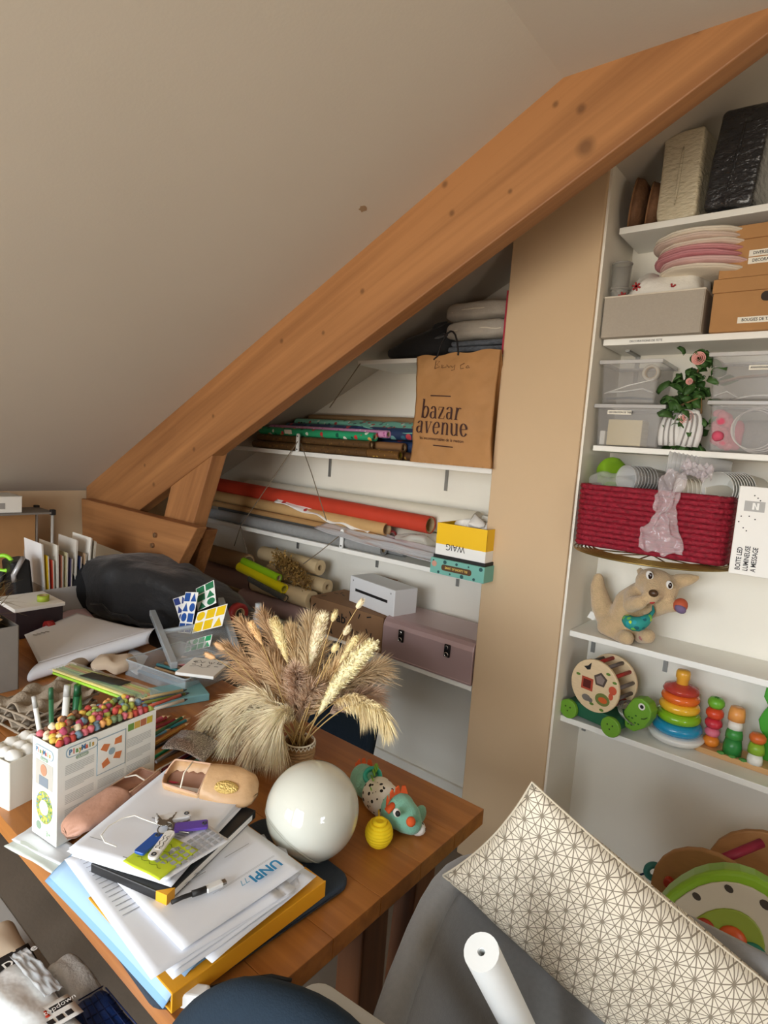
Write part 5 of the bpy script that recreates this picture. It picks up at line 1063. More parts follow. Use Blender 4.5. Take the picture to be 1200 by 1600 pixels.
# second pile, rotated, with black notebook inside
ang = math.atan2(.243, -.093)-PI/2; pc_ = Vector((-.868, .562, 0)); z2p = TZ+.074
nb = thing('black_notebook', 'black notebook with yellow corner under the upper papers', 'notebook', (-.832, .552, z2p-.002), (0, 0, ang-.06)); MB().box((0, 0, .008), (.15, .235, .016)).build('cover', mat('black_cover', (26, 26, 28), .4), nb, bevel=.002); MB().box((0, .0, .008), (.1505, .21, .010)).build('pages', M_white, nb); b = MB(); b.prism([(.055, -.1178), (.0755, -.1178), (.0755, -.10)], .0168, None, (0, 0, -.0004)); b.build('yellow_corner', mat('amber_corner', (240, 170, 30), .5), nb)
for k in range(5):
    t = sheet_obj('loose_sheet', f'white sheet, {nm[k]} in the upper pile under the key rings', 'paper', (pc_.x+.003*rnd.gauss(0, 1)-.006, pc_.y+.004*rnd.gauss(0, 1)-.002*k, z2p+.0155+.0028*k), .185, .262, ang+.03*rnd.gauss(0, 1), seed=30+k, curl=(lambda u, v: -.011*max(0, .35-v)) if k < 4 else None); t['group'] = GP
    if k == 4:
        print_lines(t, [(.02, .085, .118-.007*j, .0018) for j in range(3)]+[(.045, .08, -.03-.007*j, .0022) for j in range(5)]+[(-.08, -.055, -.1, .0015), (.0, .08, -.12, .002), (-.02, .05, -.022, .003)], .0036); top4 = t
        decal('pink_stamp', circle(.0135, 20), Matrix.Translation((-.052, .094, .0028)), mat('magenta_sticker', (196, 60, 100), .6), t, .0008)
zk = z2p+.0155+.0028*4+.0045
cl = sheet_obj('clipping', 'folded printed clipping under the yellow-green note', 'paper', atZ(293, 1328, zk)-Vector((0, 0, .0012)), .062, .12, ang-.30, seed=50); print_lines(cl, [(-.027+.011*(j % 5), -.019+.011*(j % 5), .05-.012*(j//5), .008) for j in range(44) if (j*7) % 5], .0034)
qr = sheet_obj('sticky_note', 'yellow-green sticky note under the key tags', 'note', atZ(252, 1338, zk)+Vector((0, 0, .0006)), .078, .08, ang-.15, mat('neon_yellow_paper', (204, 222, 52), .7), seed=51)
b = MB()
for j in range(4): ribbon(b, [(-.026+.0055*i, .022-.015*j+.0025*math.sin(i*2.1+j*2)) for i in range(10)], .001, .001, Matrix.Translation((0, 0, .0034)), 0, .0011)
b.build('handwriting', mat('olive_ink', (120, 130, 40), .8), qr, noweld=True)
zg = zk+.004
def keytag(label, p0, p1, w_, m, txt, capsule=False):
    p0 = Vector(p0); p1 = Vector(p1); d = p1-p0; L_ = d.length; a = math.atan2(d.y, d.x); t = thing('key_tag', label, 'key tag', (p0+p1)/2, (0, 0, a), 'key tags on the papers')
    poly = rrect(L_, w_, w_*.48 if capsule else .004, 6); MB().prism(poly, .005).build('tag_body', m, t, bevel=.0012)
    h = MB(); h.torus((L_/2-.006 if not capsule else -L_/2+.008, 0, .0052), .0032, .0012, 14, 6); h.build('eyelet', mat('dark_eyelet', (70, 74, 80), .4, .5), t, True)
    if txt: decal('paper_insert', rrect(L_*.55, w_*.5, .002), Matrix.Translation((L_*.06, 0, .005)), M_white, t, .0006); b = MB(); [ribbon(b, [(-.018+.004*i, .002*math.sin(i*2)+(.003 if r_ else -.003)) for i in range(9)], .001, .001, Matrix.Translation((L_*.06, 0, .0059)), 0, .0011) for r_ in (0, 1)]; b.build('handwriting', M_black, t, noweld=True)
    return t
def K(x, y): return atZ(x, y, zg+.001)
keytag('solid blue plastic key tag on the sticky note', K(216, 1336), K(250, 1306), .019, mat('blue_tag', (30, 84, 170), .35, coat=.3), False)
keytag('white capsule key tag with handwriting', K(236, 1350)+Vector((0, 0, .0055)), K(268, 1306)+Vector((0, 0, .0055)), .017, mat('white_tag', (238, 238, 236), .35), True, True)
keytag('purple plastic key tag at upper right of the keys', K(272, 1296), K(325, 1290), .022, mat('purple_tag', (98, 70, 170), .35, coat=.3), False)
keytag('translucent white key tag by the pink stamp', K(243, 1284), K(297, 1274), .019, mat('milky_tag', (232, 232, 232), .3, alpha=.9), False)
kr = thing('key_ring', 'bunch of small steel keys joining the tags', 'keys', K(258, 1297)); M_steel = mat('key_steel', (150, 146, 138), .3, .9)
MB().torus((0, 0, .004), .012, .0012, 24, 6, Euler((.25, 0, 0)).to_matrix()).build('split_ring', M_steel, kr, True)
for k in range(4):
    a = .6+k*.8; MM = Matrix.Rotation(a, 4, 'Z'); b = MB(); b.prism(circle(.008, 14), .002); b.prism([(.006, -.003), (.03, -.003), (.028, -.0005), (.024, -.002), (.02, 0), (.016, -.001), (.012, .003), (.006, .003)], .002); b.warp(lambda v: MM @ (v+Vector((.012, 0, .001+.0015*k)))); b.build('key', M_steel, kr, bevel=.0004)
MB().tube([K(258, 1297)-kr.location+Vector((-.01, 0, .003))]+[Vector((-.03-.045*math.sin(i*.5), -.02-.008*i+.02*math.sin(i*.9), .002)) for i in range(1, 8)], .0011, 6).build('white_string', mat('white_string', (232, 230, 222), .8), kr, True)
cb_ = thing('usb_cable', 'black cable with white plug running out under the papers', 'cable', T(345, 1388, TZ+.078)); CO = cb_.location.copy(); zc_ = TZ+.0805
def C(x, y, dz=0): return atZ(x, y, zc_+dz)-CO
MB().tube([C(268, 1410), C(285, 1402), C(300, 1397), C(315, 1390)], .0032, 8).build('wire', M_black, cb_, True)
MB().tube([C(300, 1397), C(312, 1393), C(322, 1389)], .0048, 8).build('strain_relief', M_black, cb_, True); d = (C(347, 1379)-C(322, 1390)); MB().box((C(347, 1379)+C(322, 1390))/2, (d.length, .012, .007), (0, 0, math.atan2(d.y, d.x))).build('plug', mat('white_plug', (226, 226, 224), .35), cb_, bevel=.0015)
MB().box(C(350, 1378), (.006, .008, .004), (0, 0, math.atan2(d.y, d.x))).build('plug_contact', M_steel, cb_)
t = thing('power_adapter', 'small white plug adapter hanging at the folder edge', 'adapter', atZ(305, 1557, TZ+.02)-Vector((0, 0, .012))); MB().box((0, 0, .012), (.035, .022, .022), (0, 0, .6)).build('shell', mat('white_plug', (226, 226, 224), .35), t, bevel=.004, seg=3); MB().tube([(.0, .012, .012), (.02, .05, .014), (.05, .09, .012), (.07, .11, .004)], .0025, 6).build('wire', M_black, t, True)

# ------------------------------------------------------------------ ballet slippers
M_shoe = mat('rose_leather', (190, 144, 122), .5, var=.06, scale=30, bump=.25, bscale=40); M_shoe2 = mat('shoe_lining', (150, 112, 92), .8); M_edge = mat('shoe_binding', (196, 158, 130), .6)
def slipper(label, heel, toe, roll_, zz, m, L_=None):
    """soft child's slipper: closed toe, open top, gathered sole"""
    heel, toe = Vector(heel), Vector(toe); d = toe-heel; Ls = L_ or d.length; t = thing('ballet_slipper', label, 'shoe', (heel.x, heel.y, zz), (roll_, 0, math.atan2(d.y, d.x)), 'ballet slippers on the papers')
    def sec(u):      # half width and height along the foot
        w_ = .026+.008*math.sin(u*PI*.9)+.006*math.exp(-((u-.72)/.16)**2); w_ *= min(1, (u/.06)**.5 if u < .06 else 1)*(1 if u < .9 else math.sqrt(max(.0, 1-((u-.9)/.1)**2))*.999+.001)
        h_ = .046-.018*u if u < .5 else .037-.012*(u-.5)/.5; h_ *= min(1, .55+u*6)*(1 if u < .88 else math.sqrt(max(.0, 1-((u-.88)/.125)**2))); return w_, max(h_, .002)
    b = MB(); nu, nv = 40, 18
    def P(u, v, k=1.0):
        w_, h_ = sec(u); a = -PI/2-2.75+5.5*v if u < .56 else -PI/2-PI+2*PI*v
        op = 1 if u >= .46 else .66; lim = PI*op if u < .46 else PI
        a = -PI/2+(v-.5)*2*lim
        wr = .0012*math.sin(u*70)*(math.sin(a) < -.2)+.0022*max(0, (u-.62)/.38)*math.sin(a*9+u*12)
        return Vector((u*Ls, math.cos(a)*w_*k, h_*.5+math.sin(a)*h_*.5*k+wr+.002))
    b.grid(lambda u, v: P(u, v), nu, nv); b.build('upper', m, t, True, thick=.0022)
    b = MB(); b.grid(lambda u, v: Vector((u*Ls*.97+.004, (v-.5)*2*sec(u*.97+.01)[0]*.7, .0075)), 24, 6); b.build('insole', M_shoe2, t, True, thick=.001)
    rim = [P(u, 0) for u in [i/20*.45 for i in range(21)]]+[P(u, 1) for u in [.45-i/20*.45 for i in range(21)]]
    b = MB(); b.tube(rim, .0018, 6); b.build('binding', M_edge, t, True)
    b = MB(); b.grid(lambda u, v: Vector((.12*Ls+.76*Ls*u, (v-.5)*.026*math.sin(PI*(.1+.85*u)), .0012)), 16, 4); b.build('sole_patch', mat('suede_sole', (170, 132, 108), .9), t, True, thick=.0012)
    b = MB(); b.tube([P(.26, 0)+Vector((0, 0, 0)), (P(.26, 0)+P(.26, 1))/2+Vector((-.004, 0, .006)), P(.26, 1)], .0016, 6); b.build('elastic_strap', mat('white_elastic', (226, 214, 196), .8), t, True)
    return t
slipper('flattened rose ballet slipper lying in front of the craft box', (-1.040, .632, 0), (-.985, .425, 0), .18, TZ+.060, M_shoe, .205)
slipper('tipped rose ballet slipper with a golden patch on its toe', atZ(262, 1222, .845), atZ(378, 1243, .845), .55, z2p+.026, mat('rose_leather_tan', (196, 158, 116), .42, var=.12, scale=22, bump=.25, bscale=40), .185)
b = MB(); b.ball((.130, -.010, .0335), (.026, .013, .005), 14, 8); o = b.build('gold_toe_patch', mat('bumpy_gold', (220, 186, 110), .35, .5, bump=.6, bscale=300), bpy.data.objects['ballet_slipper.001'], True)  # flat golden patch over the toe of the tan-gold slipper

# ------------------------------------------------------------------ grey tub chair, cushion, tube
M_felt = mat('grey_felt_upholstery', (136, 136, 136), .95, var=.05, scale=120, bump=.15, bscale=400, sheen=.3)
CX, CY = -.085, .74
tc = thing('tub_chair', 'grey felt tub armchair beside the table', 'chair', (CX, CY, 0)); b = MB()
def rim(t_):         # plan curve of the wrap-round back: rounded square, open to the front, arms drawn in a little
    a = math.radians(200-220*t_); c, s_ = math.cos(a), math.sin(a); e = 2/2.9
    x = .405*math.copysign(abs(c)**e, c); y = .29*math.copysign(abs(s_)**e, s_); return Vector((x*(1-.16*max(0, .12-y)/.3), y, 0))
def shell(u, v, off):
    p = rim(u); h0, h1 = .43, .775; k = .80+.20*v**.6; k += off; h1 -= .10*max(0, (.16-p.y)/.25)**1.3
    return Vector((p.x*k, p.y*k, h0+(h1-h0)*v))
b.grid(lambda u, v: shell(u, v, 0), 48, 10); b.build('back_shell', M_felt, tc, True, thick=.045, sub=1)
b = MB(); b.tube([shell(i/40, 1, 0)+Vector((0, 0, .004)) for i in range(41)], .0245, 10); b.build('rim_roll', M_felt, tc, True)
b = MB(); b.tube([shell(i/40, 1, .067)+Vector((0, 0, -.003)) for i in range(41)], .0028, 6); b.build('seam_piping', mat('grey_piping', (112, 112, 112), .95), tc, True)
MB().prism([(.33*math.cos(2*PI*k/32), -.02+.22*math.sin(2*PI*k/32)) for k in range(32)], .09, None, (0, 0, .36)).build('seat', M_felt, tc, bevel=.03, seg=4)
for sx in (-1, 1):
    for sy in (-1, 1): MB().cyl((sx*.18, sy*.16, .37), (sx*.26, sy*.23, 0), .016, 10, .011).build('leg', mat('dark_chair_leg', (40, 34, 30), .5), tc, True)
# cushion with a star-lattice print
def asanoha(name, base, ink, a=.030, lw=.0009):
    m = bpy.data.materials.new(name); m.use_nodes = True; nt = m.node_tree; L = nt.links; bs = nt.nodes['Principled BSDF']; bs.inputs['Roughness'].default_value = .85
    tcn = nt.nodes.new('ShaderNodeTexCoord'); acc = None
    def mth(op, i0, i1=None):
        q = nt.nodes.new('ShaderNodeMath'); q.operation = op
        for k, v in enumerate((i0, i1)):
            if v is None: continue
            if isinstance(v, (int, float)): q.inputs[k].default_value = v
            else: L.new(v, q.inputs[k])
        return q.outputs[0]
    def dist(deg, sp):
        vd = nt.nodes.new('ShaderNodeVectorMath'); vd.operation = 'DOT_PRODUCT'; vd.inputs[1].default_value = (math.cos(math.radians(deg))/sp, math.sin(math.radians(deg))/sp, 0); L.new(tcn.outputs['Object'], vd.inputs[0])
        f = mth('FRACT', mth('ADD', vd.outputs['Value'], 100.5)); return mth('MULTIPLY', mth('ABSOLUTE', mth('SUBTRACT', f, .5)), sp)
    dA = [dist(d, a*.866) for d in (90, 30, 150)]; dB = [dist(d, a*.5) for d in (0, 60, 120)]
    for k, d in enumerate(dA+dB):
        l = mth('LESS_THAN', d, lw*(1.0 if k == 1 else .75)); acc = l if acc is None else mth('MAXIMUM', acc, l)
    sp_ = mth('LESS_THAN', mth('MAXIMUM', mth('MAXIMUM', dA[0], dA[1]), dA[2]), .0026); acc = mth('MAXIMUM', acc, sp_)
    mx = nt.nodes.new('ShaderNodeMix'); mx.data_type = 'RGBA'; mx.inputs[6].default_value = (*lin(base), 1); mx.inputs[7].default_value = (*lin(ink), 1); L.new(acc, mx.inputs[0]); L.new(mx.outputs[2], bs.inputs['Base Color']); return m
M_pil = asanoha('star_lattice_cotton', (226, 216, 196), (134, 122, 104))
PA, PB = atY(831, 1222, .86), atY(692, 1368, .84)
S_ = (PB-PA); SLn = S_.length; Ld = Vector((.80, .30, -.50)); Ld = (Ld-S_.normalized()*Ld.dot(S_.normalized())).normalized(); PLn = .56
pcn = PA+S_/2+Ld*PLn/2; PM = basis(pcn, Ld, -S_)
pil = thing('cushion', 'long cream cushion printed with a grey star lattice on the tub chair', 'cushion', pcn); pil.rotation_euler = PM.to_3x3().to_euler(); b = MB()
def pilp(u, v, s):
    x, y = (u-.5)*2, (v-.5)*2; pinch = 1-.07*(1-x*x)*abs(y)**3; pin2 = 1-.05*(1-y*y)*abs(x)**3; h = .055*((1-abs(x)**2.6)*(1-abs(y)**2.2))**.55
    n_ = .004*noise.noise(Vector((u*5, v*4, s*2))); return Vector((x*PLn/2*pin2, y*SLn/2*pinch, s*(h+n_*(h > .01))))
b.grid(lambda u, v: pilp(u, v, 1), 40, 26); b.grid(lambda u, v: pilp(u, 1-v, -1), 40, 26); b.build('cover', M_pil, pil, True)
edge = [pilp(u, 0, 1) for u in [i/30 for i in range(31)]]+[pilp(1, v, 1) for v in [i/16 for i in range(1, 17)]]+[pilp(1-u, 1, 1) for u in [i/30 for i in range(1, 31)]]+[pilp(0, 1-v, 1) for v in [i/16 for i in range(1, 17)]]
b = MB(); b.tube(edge, .0018, 6); b.build('seam', mat('cushion_seam', (200, 188, 166), .9), pil, True)
r0, r1 = atY(752, 1487, .60), atZ(893, 1770, .47)
wt_ = roll('poster_roll', 'white rolled paper tube leaning in the tub chair', r0, r1, .0215, mat('white_matt_roll', (232, 234, 232), .6), hole=.22, core=mat('white_inner', (214, 216, 214), .7))
q = atZ(700, 1598, .80)
lp = thing('lap_tray', 'pale grey rounded tray across the front of the tub chair', 'tray', (-.215, .50, .80), (.10, .02, .12)); MB().prism(rrect(.52, .12, .03, 5), .02).build('tray_top', mat('pale_grey_plastic', (190, 190, 186), .5), lp, bevel=.006, seg=3); MB().prism(rrect(.47, .08, .02, 5), .004, None, (0, 0, .019)).build('tray_pad', mat('grey_pad', (170, 170, 168), .8), lp)

# ------------------------------------------------------------------ two blue upholstered chairs
M_blue = mat('petrol_blue_fabric', (24, 40, 54), .95, var=.06, scale=150, bump=.15, bscale=400)
def dining_chair(label, loc, rz, zt, w_=.40):
    t = thing('dining_chair', label, 'chair', loc, (0, 0, rz), 'petrol blue dining chairs'); b = MB()
    zs = .47
    def bp_(u, v):
        x = (u-.5)*w_*(1-.05*v); y = -.20-.05*v+.05*(2*abs(u-.5))**2*.8; z = zs+(zt-zs)*v; k = abs(2*u-1); z -= (zt-zs)*.55*k**2.4*v; return Vector((x, y, z))
    b.grid(bp_, 24, 16); b.build('backrest', M_blue, t, True, thick=.045, sub=1)
    ed = [bp_(0, v) for v in [i/10 for i in range(10)]]+[bp_(u, 1) for u in [i/24 for i in range(25)]]+[bp_(1, 1-v) for v in [i/10 for i in range(1, 11)]]; b = MB(); b.tube(ed, .0225, 10); b.build('edge_roll', M_blue, t, True)
    MB().prism(rrect(w_-.02, .34, .08, 5), .08, None, (0, -.01, .40)).build('seat', M_blue, t, bevel=.025, seg=3)
    for sx in (-1, 1):
        for sy in (-1, 1): MB().cyl((sx*.16, .02+sy*.16, .41), (sx*.2, .02+sy*.2, 0), .014, 10, .01).build('leg', mat('dark_chair_leg', (40, 34, 30), .5), t, True)
    return t
dining_chair('petrol blue chair whose rounded back fills the bottom edge', (-.505, .615, 0), .45, .94, .38)
dining_chair('dark blue chair on the far side of the table behind the pampas', (-1.375, 1.27, 0), PI, .80, .46)

# ------------------------------------------------------------------ pampas grass in a rope-wrapped pot
vp = thing('rope_pot', 'small rope-wrapped pot with white zigzag trim holding the dried grasses', 'vase', (-.955, .945, TZ)); M_rope = mat('jute_rope', (172, 138, 96), .9, var=.15, scale=120, bump=.5, bscale=220)
b = MB(); b.lathe([(.024, 0), (.030, .02), (.034, .045), (.0335, .068), (.030, .068), (.029, .045), (.022, .006), (.001, .006)], 28); b.build('pot', mat('jute_base', (140, 108, 72), .9), vp, True)
for k in range(8): z = .006+.0078*k; r = .0245+.0105*math.sin(min(1, k/6)*PI/2); b = MB(); b.torus((0, 0, z), r, .0042, 32, 8); b.rough(.0008, 200, k); b.build('rope_coil', M_rope, vp, True)
b = MB(); b.tube([Vector((.0375*math.cos(2*PI*i/48), .0375*math.sin(2*PI*i/48), .066+.004*(-1)**i)) for i in range(49)], .0016, 6); b.build('zigzag_trim', mat('white_lace', (232, 224, 204), .9), vp, True)
MB().torus((0, 0, .072), .0355, .002, 32, 6).build('lace_edge', mat('white_lace', (232, 224, 204), .9), vp, True)
VB = Vector((-.955, .945, TZ+.060))
_plume_i = 0
def plume(name, label, tip, Y, kind, col, wid, frac=.6, ctl=None, hairs=700, seed=0, cat='dried grass', droop=.35):
    """a dried stem: thin stalk from the pot, and along its upper part a head of fine hairs"""
    rnd = random.Random(seed*13+5); tipv = atY(*tip, Y); k0 = VB+Vector((rnd.gauss(0, .010), rnd.gauss(0, .010), 0))
    c = atY(*ctl[:2], ctl[2]) if ctl else k0.lerp(tipv, .45)+Vector((0, 0, .06))
    def ax(t_): return k0*(1-t_)**2+c*2*t_*(1-t_)+tipv*t_*t_
    def tg(t_): return ((c-k0)*2*(1-t_)+(tipv-c)*2*t_).normalized()
    t = thing(name, label, cat, k0, group='dried grasses in the rope pot'); m = mat('grass_'+'_'.join(str(v) for v in col), col, .9, var=.18, scale=60); ms = mat('dry_stem', (196, 164, 106), .8)
    pts = [ax(i/16)-k0 for i in range(17)]; b = MB(); b.tube(pts, [.0016-.0008*i/16 for i in range(17)], 5); b.build('stalk', ms, t, True)
    b = MB(); s0 = 1-frac
    if kind == 'bunny':
        q = MB(); d = tg(1); x, y, z = q.frame((0, 0, 0), d); RM = Matrix((x, y, z)).transposed(); q.ball(tipv-k0-d*wid*.9, (wid*.5, wid*.5, wid*1.25), 14, 10, RM).rough(.002, 90, seed); b.v, b.f, b.mi = q.v, q.f, q.mi
        for k in range(160):
            a = rnd.random()*2*PI; u = rnd.uniform(-1, 1); p = tipv-k0-d*wid*.9+d*u*wid*1.2+(x*math.cos(a)+y*math.sin(a))*wid*.48*math.sqrt(1-u*u*.95); h = ((x*math.cos(a)+y*math.sin(a))*.5+d*.8).normalized()*wid*.45; w_ = h.cross(Vector((rnd.random(), rnd.random(), rnd.random()))).normalized()*.0006; b.add([p-w_, p+w_, p+h], [(0, 1, 2)])
        o = b.build('seed_head', m, t, True, noweld=True); return t
    if kind == 'spike':
        q = MB(); n_ = 14; q.tube([ax(s0+frac*i/n_)-k0 for i in range(n_+1)], [wid*.62*(math.sin(PI*min(.98, .06+.94*(1-i/n_)**.75))**.6)+.0005 for i in range(n_+1)], 10); q.rough(.002, 70, seed); b.v, b.f, b.mi = q.v, q.f, q.mi
    for k in range(hairs):
        u = rnd.random(); s = s0+frac*u; p = ax(s)-k0; d = tg(s); x, y, z = b.frame((0, 0, 0), d); a = rnd.random()*2*PI; rad = x*math.cos(a)+y*math.sin(a)
        if kind == 'spike': env = math.sin(PI*min(.98, .06+.94*(1-u)**.75))**.6; L_ = wid*.9*env*rnd.uniform(.6, 1.15); p = p+rad*wid*.5*env; dr = (d*.85+rad*.65).normalized(); g = 0
        else: env = (math.sin(PI*min(.985, .05+.95*(1-u)))**.55)*.8+.25; L_ = wid*env*rnd.uniform(.7, 1.5); dr = (d*.9+rad*rnd.uniform(.15, .8)).normalized(); g = droop
        e = rnd.gauss(0, 1); w_ = dr.cross(Vector((rnd.gauss(0, 1), rnd.gauss(0, 1), rnd.gauss(0, 1)))).normalized()*(.0009 if kind == 'spike' else .0008)
        p1 = p+dr*L_*.5+Vector((0, 0, -g*L_*.12)); p2 = p+dr*L_+Vector((0, 0, -g*L_*.5))
        b.add([p-w_*.7, p+w_*.7, p1+w_, p1-w_, p2], [(0, 1, 2, 3), (3, 2, 4)])
    o = b.build('plume_hair', m, t, True, noweld=True); o['kind'] = 'stuff'; return t
CR, TAN, BEI, WHT, PEA, MAU = (244, 222, 168), (206, 168, 126), (226, 196, 148), (250, 229, 194), (236, 198, 144), (214, 184, 158)
def fe(l, tip, Y, col, w_, **k): global _plume_i; _plume_i += 1; return plume('pampas_plume', l, tip, Y, 'feather', col, w_, seed=_plume_i, cat='pampas grass', **k)
def spk(l, tip, Y, col, w_, **k): global _plume_i; _plume_i += 1; return plume('foxtail_grass', l, tip, Y, 'spike', col, w_, seed=_plume_i, **k)
def bun(l, tip, Y, col=CR, w_=.011): global _plume_i; _plume_i += 1; return plume('bunny_tail_grass', l, tip, Y, 'bunny', col, w_, seed=_plume_i)
fe('tan pampas plume at far left of the bouquet', (352, 1010), .98, TAN, .055, frac=.62, hairs=900)
fe('tan pampas plume second from left', (376, 972), .98, TAN, .05, frac=.6, hairs=900)
fe('brownish pampas plume behind the cream foxtail', (409, 958), 1.03, (198, 162, 122), .05, frac=.62, hairs=1000)
fe('beige pampas plume in the middle back of the bouquet', (455, 985), 1.06, BEI, .06, frac=.7, hairs=1200)
fe('pale beige wispy plume behind the white foxtail', (485, 965), 1.07, (228, 204, 164), .055, frac=.65, hairs=1000)
fe('beige pampas plume leaning right at the back', (560, 1010), 1.07, BEI, .06, frac=.66, hairs=1100)
fe('greyish feathery plume spreading to the right', (592, 1045), 1.05, (214, 188, 150), .065, frac=.62, hairs=1200)
fe('mauve-beige feathery plume low on the right', (585, 1085), 1.02, MAU, .055, frac=.6, hairs=900)
fe('mauve fluffy plume in the centre front', (462, 1052), .90, MAU, .05, frac=.75, hairs=1500)
fe('short mauve plume filling the bouquet centre', (490, 1075), .92, (208, 178, 148), .05, frac=.75, hairs=1200)
fe('tan plume low at left behind the white one', (372, 1050), .97, TAN, .06, frac=.65, hairs=1100)
fe('broad white plume drooping far to the left', (318, 1138), .87, WHT, .06, frac=.8, ctl=(385, 1040, .88), hairs=2000, droop=.9)
fe('white drooping plume just below the far left one', (352, 1172), .86, WHT, .06, frac=.78, ctl=(395, 1055, .87), hairs=2000, droop=.9)
fe('white plume hanging low over the table at left', (392, 1185), .87, (244, 222, 186), .055, frac=.7, ctl=(415, 1075, .87), hairs=1500, droop=1.0)
fe('wispy beige plume trailing down beside the pot', (400, 1222), .89, BEI, .028, frac=.5, ctl=(428, 1100, .89), hairs=420, droop=1.2)
fe('cream plume arching over to the right', (606, 1132), .93, (240, 220, 172), .036, frac=.62, ctl=(575, 1050, .93), hairs=1100, droop=1.3)
fe('cream plume hanging just inside the right arch', (572, 1112), .94, (236, 214, 166), .034, frac=.6, ctl=(555, 1045, .94), hairs=800, droop=1.3)
fe('white plume spreading low across the bouquet front', (430, 1165), .86, WHT, .06, frac=.72, ctl=(440, 1060, .87), hairs=1900, droop=.9)
fe('white plume filling between the left droop and centre', (372, 1112), .87, (244, 224, 188), .06, frac=.72, ctl=(415, 1045, .88), hairs=1700, droop=.7)
fe('beige plume filling the right of the centre', (530, 1045), .97, BEI, .055, frac=.7, hairs=1300)
fe('light tan plume filling the left of the centre', (415, 1030), .95, (214, 180, 138), .055, frac=.72, hairs=1400)
fe('soft beige plume rising behind the centre', (500, 1010), 1.02, (224, 198, 156), .055, frac=.7, hairs=1200)
spk('tall cream foxtail left of centre', (427, 966), .92, CR, .016, frac=.42, hairs=700)
spk('white foxtail at the top centre', (507, 956), .97, WHT, .0175, frac=.5, hairs=800)
spk('thick cream foxtail bending right', (586, 1004), .88, (242, 228, 184), .021, frac=.72, hairs=1100)
spk('short cream foxtail beside the thick one', (558, 995), .93, CR, .010, frac=.3, hairs=350)
spk('slim peach foxtail at upper left', (391, 972), .90, PEA, .011, frac=.24, hairs=350)
bun('bunny tail grass standing highest on the right', (566, 938), .96, WHT); bun('bunny tail grass near the white foxtail tip', (524, 956), .94, CR, .012)
bun('bunny tail grass left of the thick foxtail', (545, 980), .92, WHT, .012); bun('bunny tail grass low between the foxtails', (526, 1008), .90, CR, .012)
bun('peach bunny tail grass sticking out at far left', (338, 1006), .89, (230, 188, 140), .014); bun('second peach bunny tail grass just below it', (322, 1022), .88, (230, 188, 140), .0135)
# far-left tails grow sideways, so lay them over
# ------------------------------------------------------------------ craft box full of corn foam pieces
F0, F1 = Vector((-1.052, .443)), Vector((-1.080, .646)); ex = (F1-F0).normalized(); CBW, CBD, CBH = .207, .078, .188; zbx = TZ+.0085
cbx = thing('craft_box', 'white printed craft carton filled with colourful corn foam pieces', 'box', (F0.x, F0.y, zbx), (0, 0, math.atan2(ex.y, ex.x))); M_cb = mat('white_print_carton', (234, 236, 230), .5); b = MB(); th = .0015
for c, sz in (((CBW/2, 0, CBH/2), (CBW, th, CBH)), ((CBW/2, CBD, CBH/2), (CBW, th, CBH)), ((0, CBD/2, CBH/2), (th, CBD, CBH)), ((CBW, CBD/2, CBH/2), (th, CBD, CBH)), ((CBW/2, CBD/2, .001), (CBW, CBD, .002)), ((CBW/2, CBD/2, CBH*.9), (CBW-.004, CBD-.004, .002))): b.box(c, sz)
b.build('carton_walls', M_cb, cbx)
def fr(x, z): return basis((x, -th/2-.0002, z), (1, 0, 0), (0, 0, 1))
def lf(y, z): return basis((-th/2-.0002, y, z), (0, -1, 0), (0, 0, 1))
M_gtx = mat('grey_text_block', (196, 198, 194), .7); M_or = mat('orange_fold_print', (206, 122, 72), .6); M_lgreen = mat('sage_print', (140, 164, 140), .6); M_logo = mat('logo_outline', (150, 170, 180), .6)
text_cols = [(60, 110, 150), (200, 90, 60), (90, 140, 70), (190, 150, 50)]
def logo(Mf, sc, parent):
    decal('logo_plate', [(x*sc, y*sc) for x, y in rrect(.066, .022, .009)], Mf, M_logo, parent); decal('logo_plate_inner', [(x*sc, y*sc) for x, y in rrect(.062, .018, .008)], Mf @ Matrix.Translation((0, 0, .0006)), M_cb, parent, .0003)
    word = 'PlayMais'; x = -.0245*sc
    for i, ch in enumerate(word): text('logo_letter', ch, .0145*sc, Mf @ Matrix.Translation((x+.0066*sc*i, 0, .0006)), mat('logo_ink_%d' % (i % 4), text_cols[i % 4], .6), parent, bold=.0006, sx=.85, lift=.0006)
    decal('logo_tag', [(x*sc, y*sc) for x, y in rrect(.026, .007, .003)], Mf @ Matrix.Translation((0, -.0155*sc, 0)), M_lgreen, parent); text('logo_tag_word', 'CLASSIC', .0055*sc, Mf @ Matrix.Translation((0, -.0155*sc, .0004)), M_white, parent, lift=.0006)
logo(fr(.046, .172), .95, cbx); logo(lf(.040, .168), .9, cbx)
def textblock(Mf, w_, h_, par=cbx): 
    b = MB(); nl = max(2, int(h_/.0032))
    for i in range(nl): b.add([Mf @ Vector((-w_/2, h_/2-i*.0032, .0003)), Mf @ Vector((w_/2*(1 if i < nl-1 else .3), h_/2-i*.0032, .0003)), Mf @ Vector((w_/2*(1 if i < nl-1 else .3), h_/2-i*.0032-.0017, .0003)), Mf @ Vector((-w_/2, h_/2-i*.0032-.0017, .0003))], [(0, 1, 2, 3)])
    o = b.build('text_block', M_gtx, par, noweld=True); o['kind'] = 'stuff'
for x, rows in ((.042, (.138, .110, .082, .054, .026)), (.106, (.082, .054, .026)), (.168, (.138, .110, .082, .054, .026))):
    for z in rows: textblock(fr(x, z-.0), .056, .021)
decal('picture_frame', rect(-.031, -.036, .031, .036), fr(.106, .138), M_logo, cbx); decal('picture_panel', rect(-.029, -.034, .029, .034), fr(.106, .138) @ Matrix.Translation((0, 0, .0005)), M_cb, cbx, .0003)
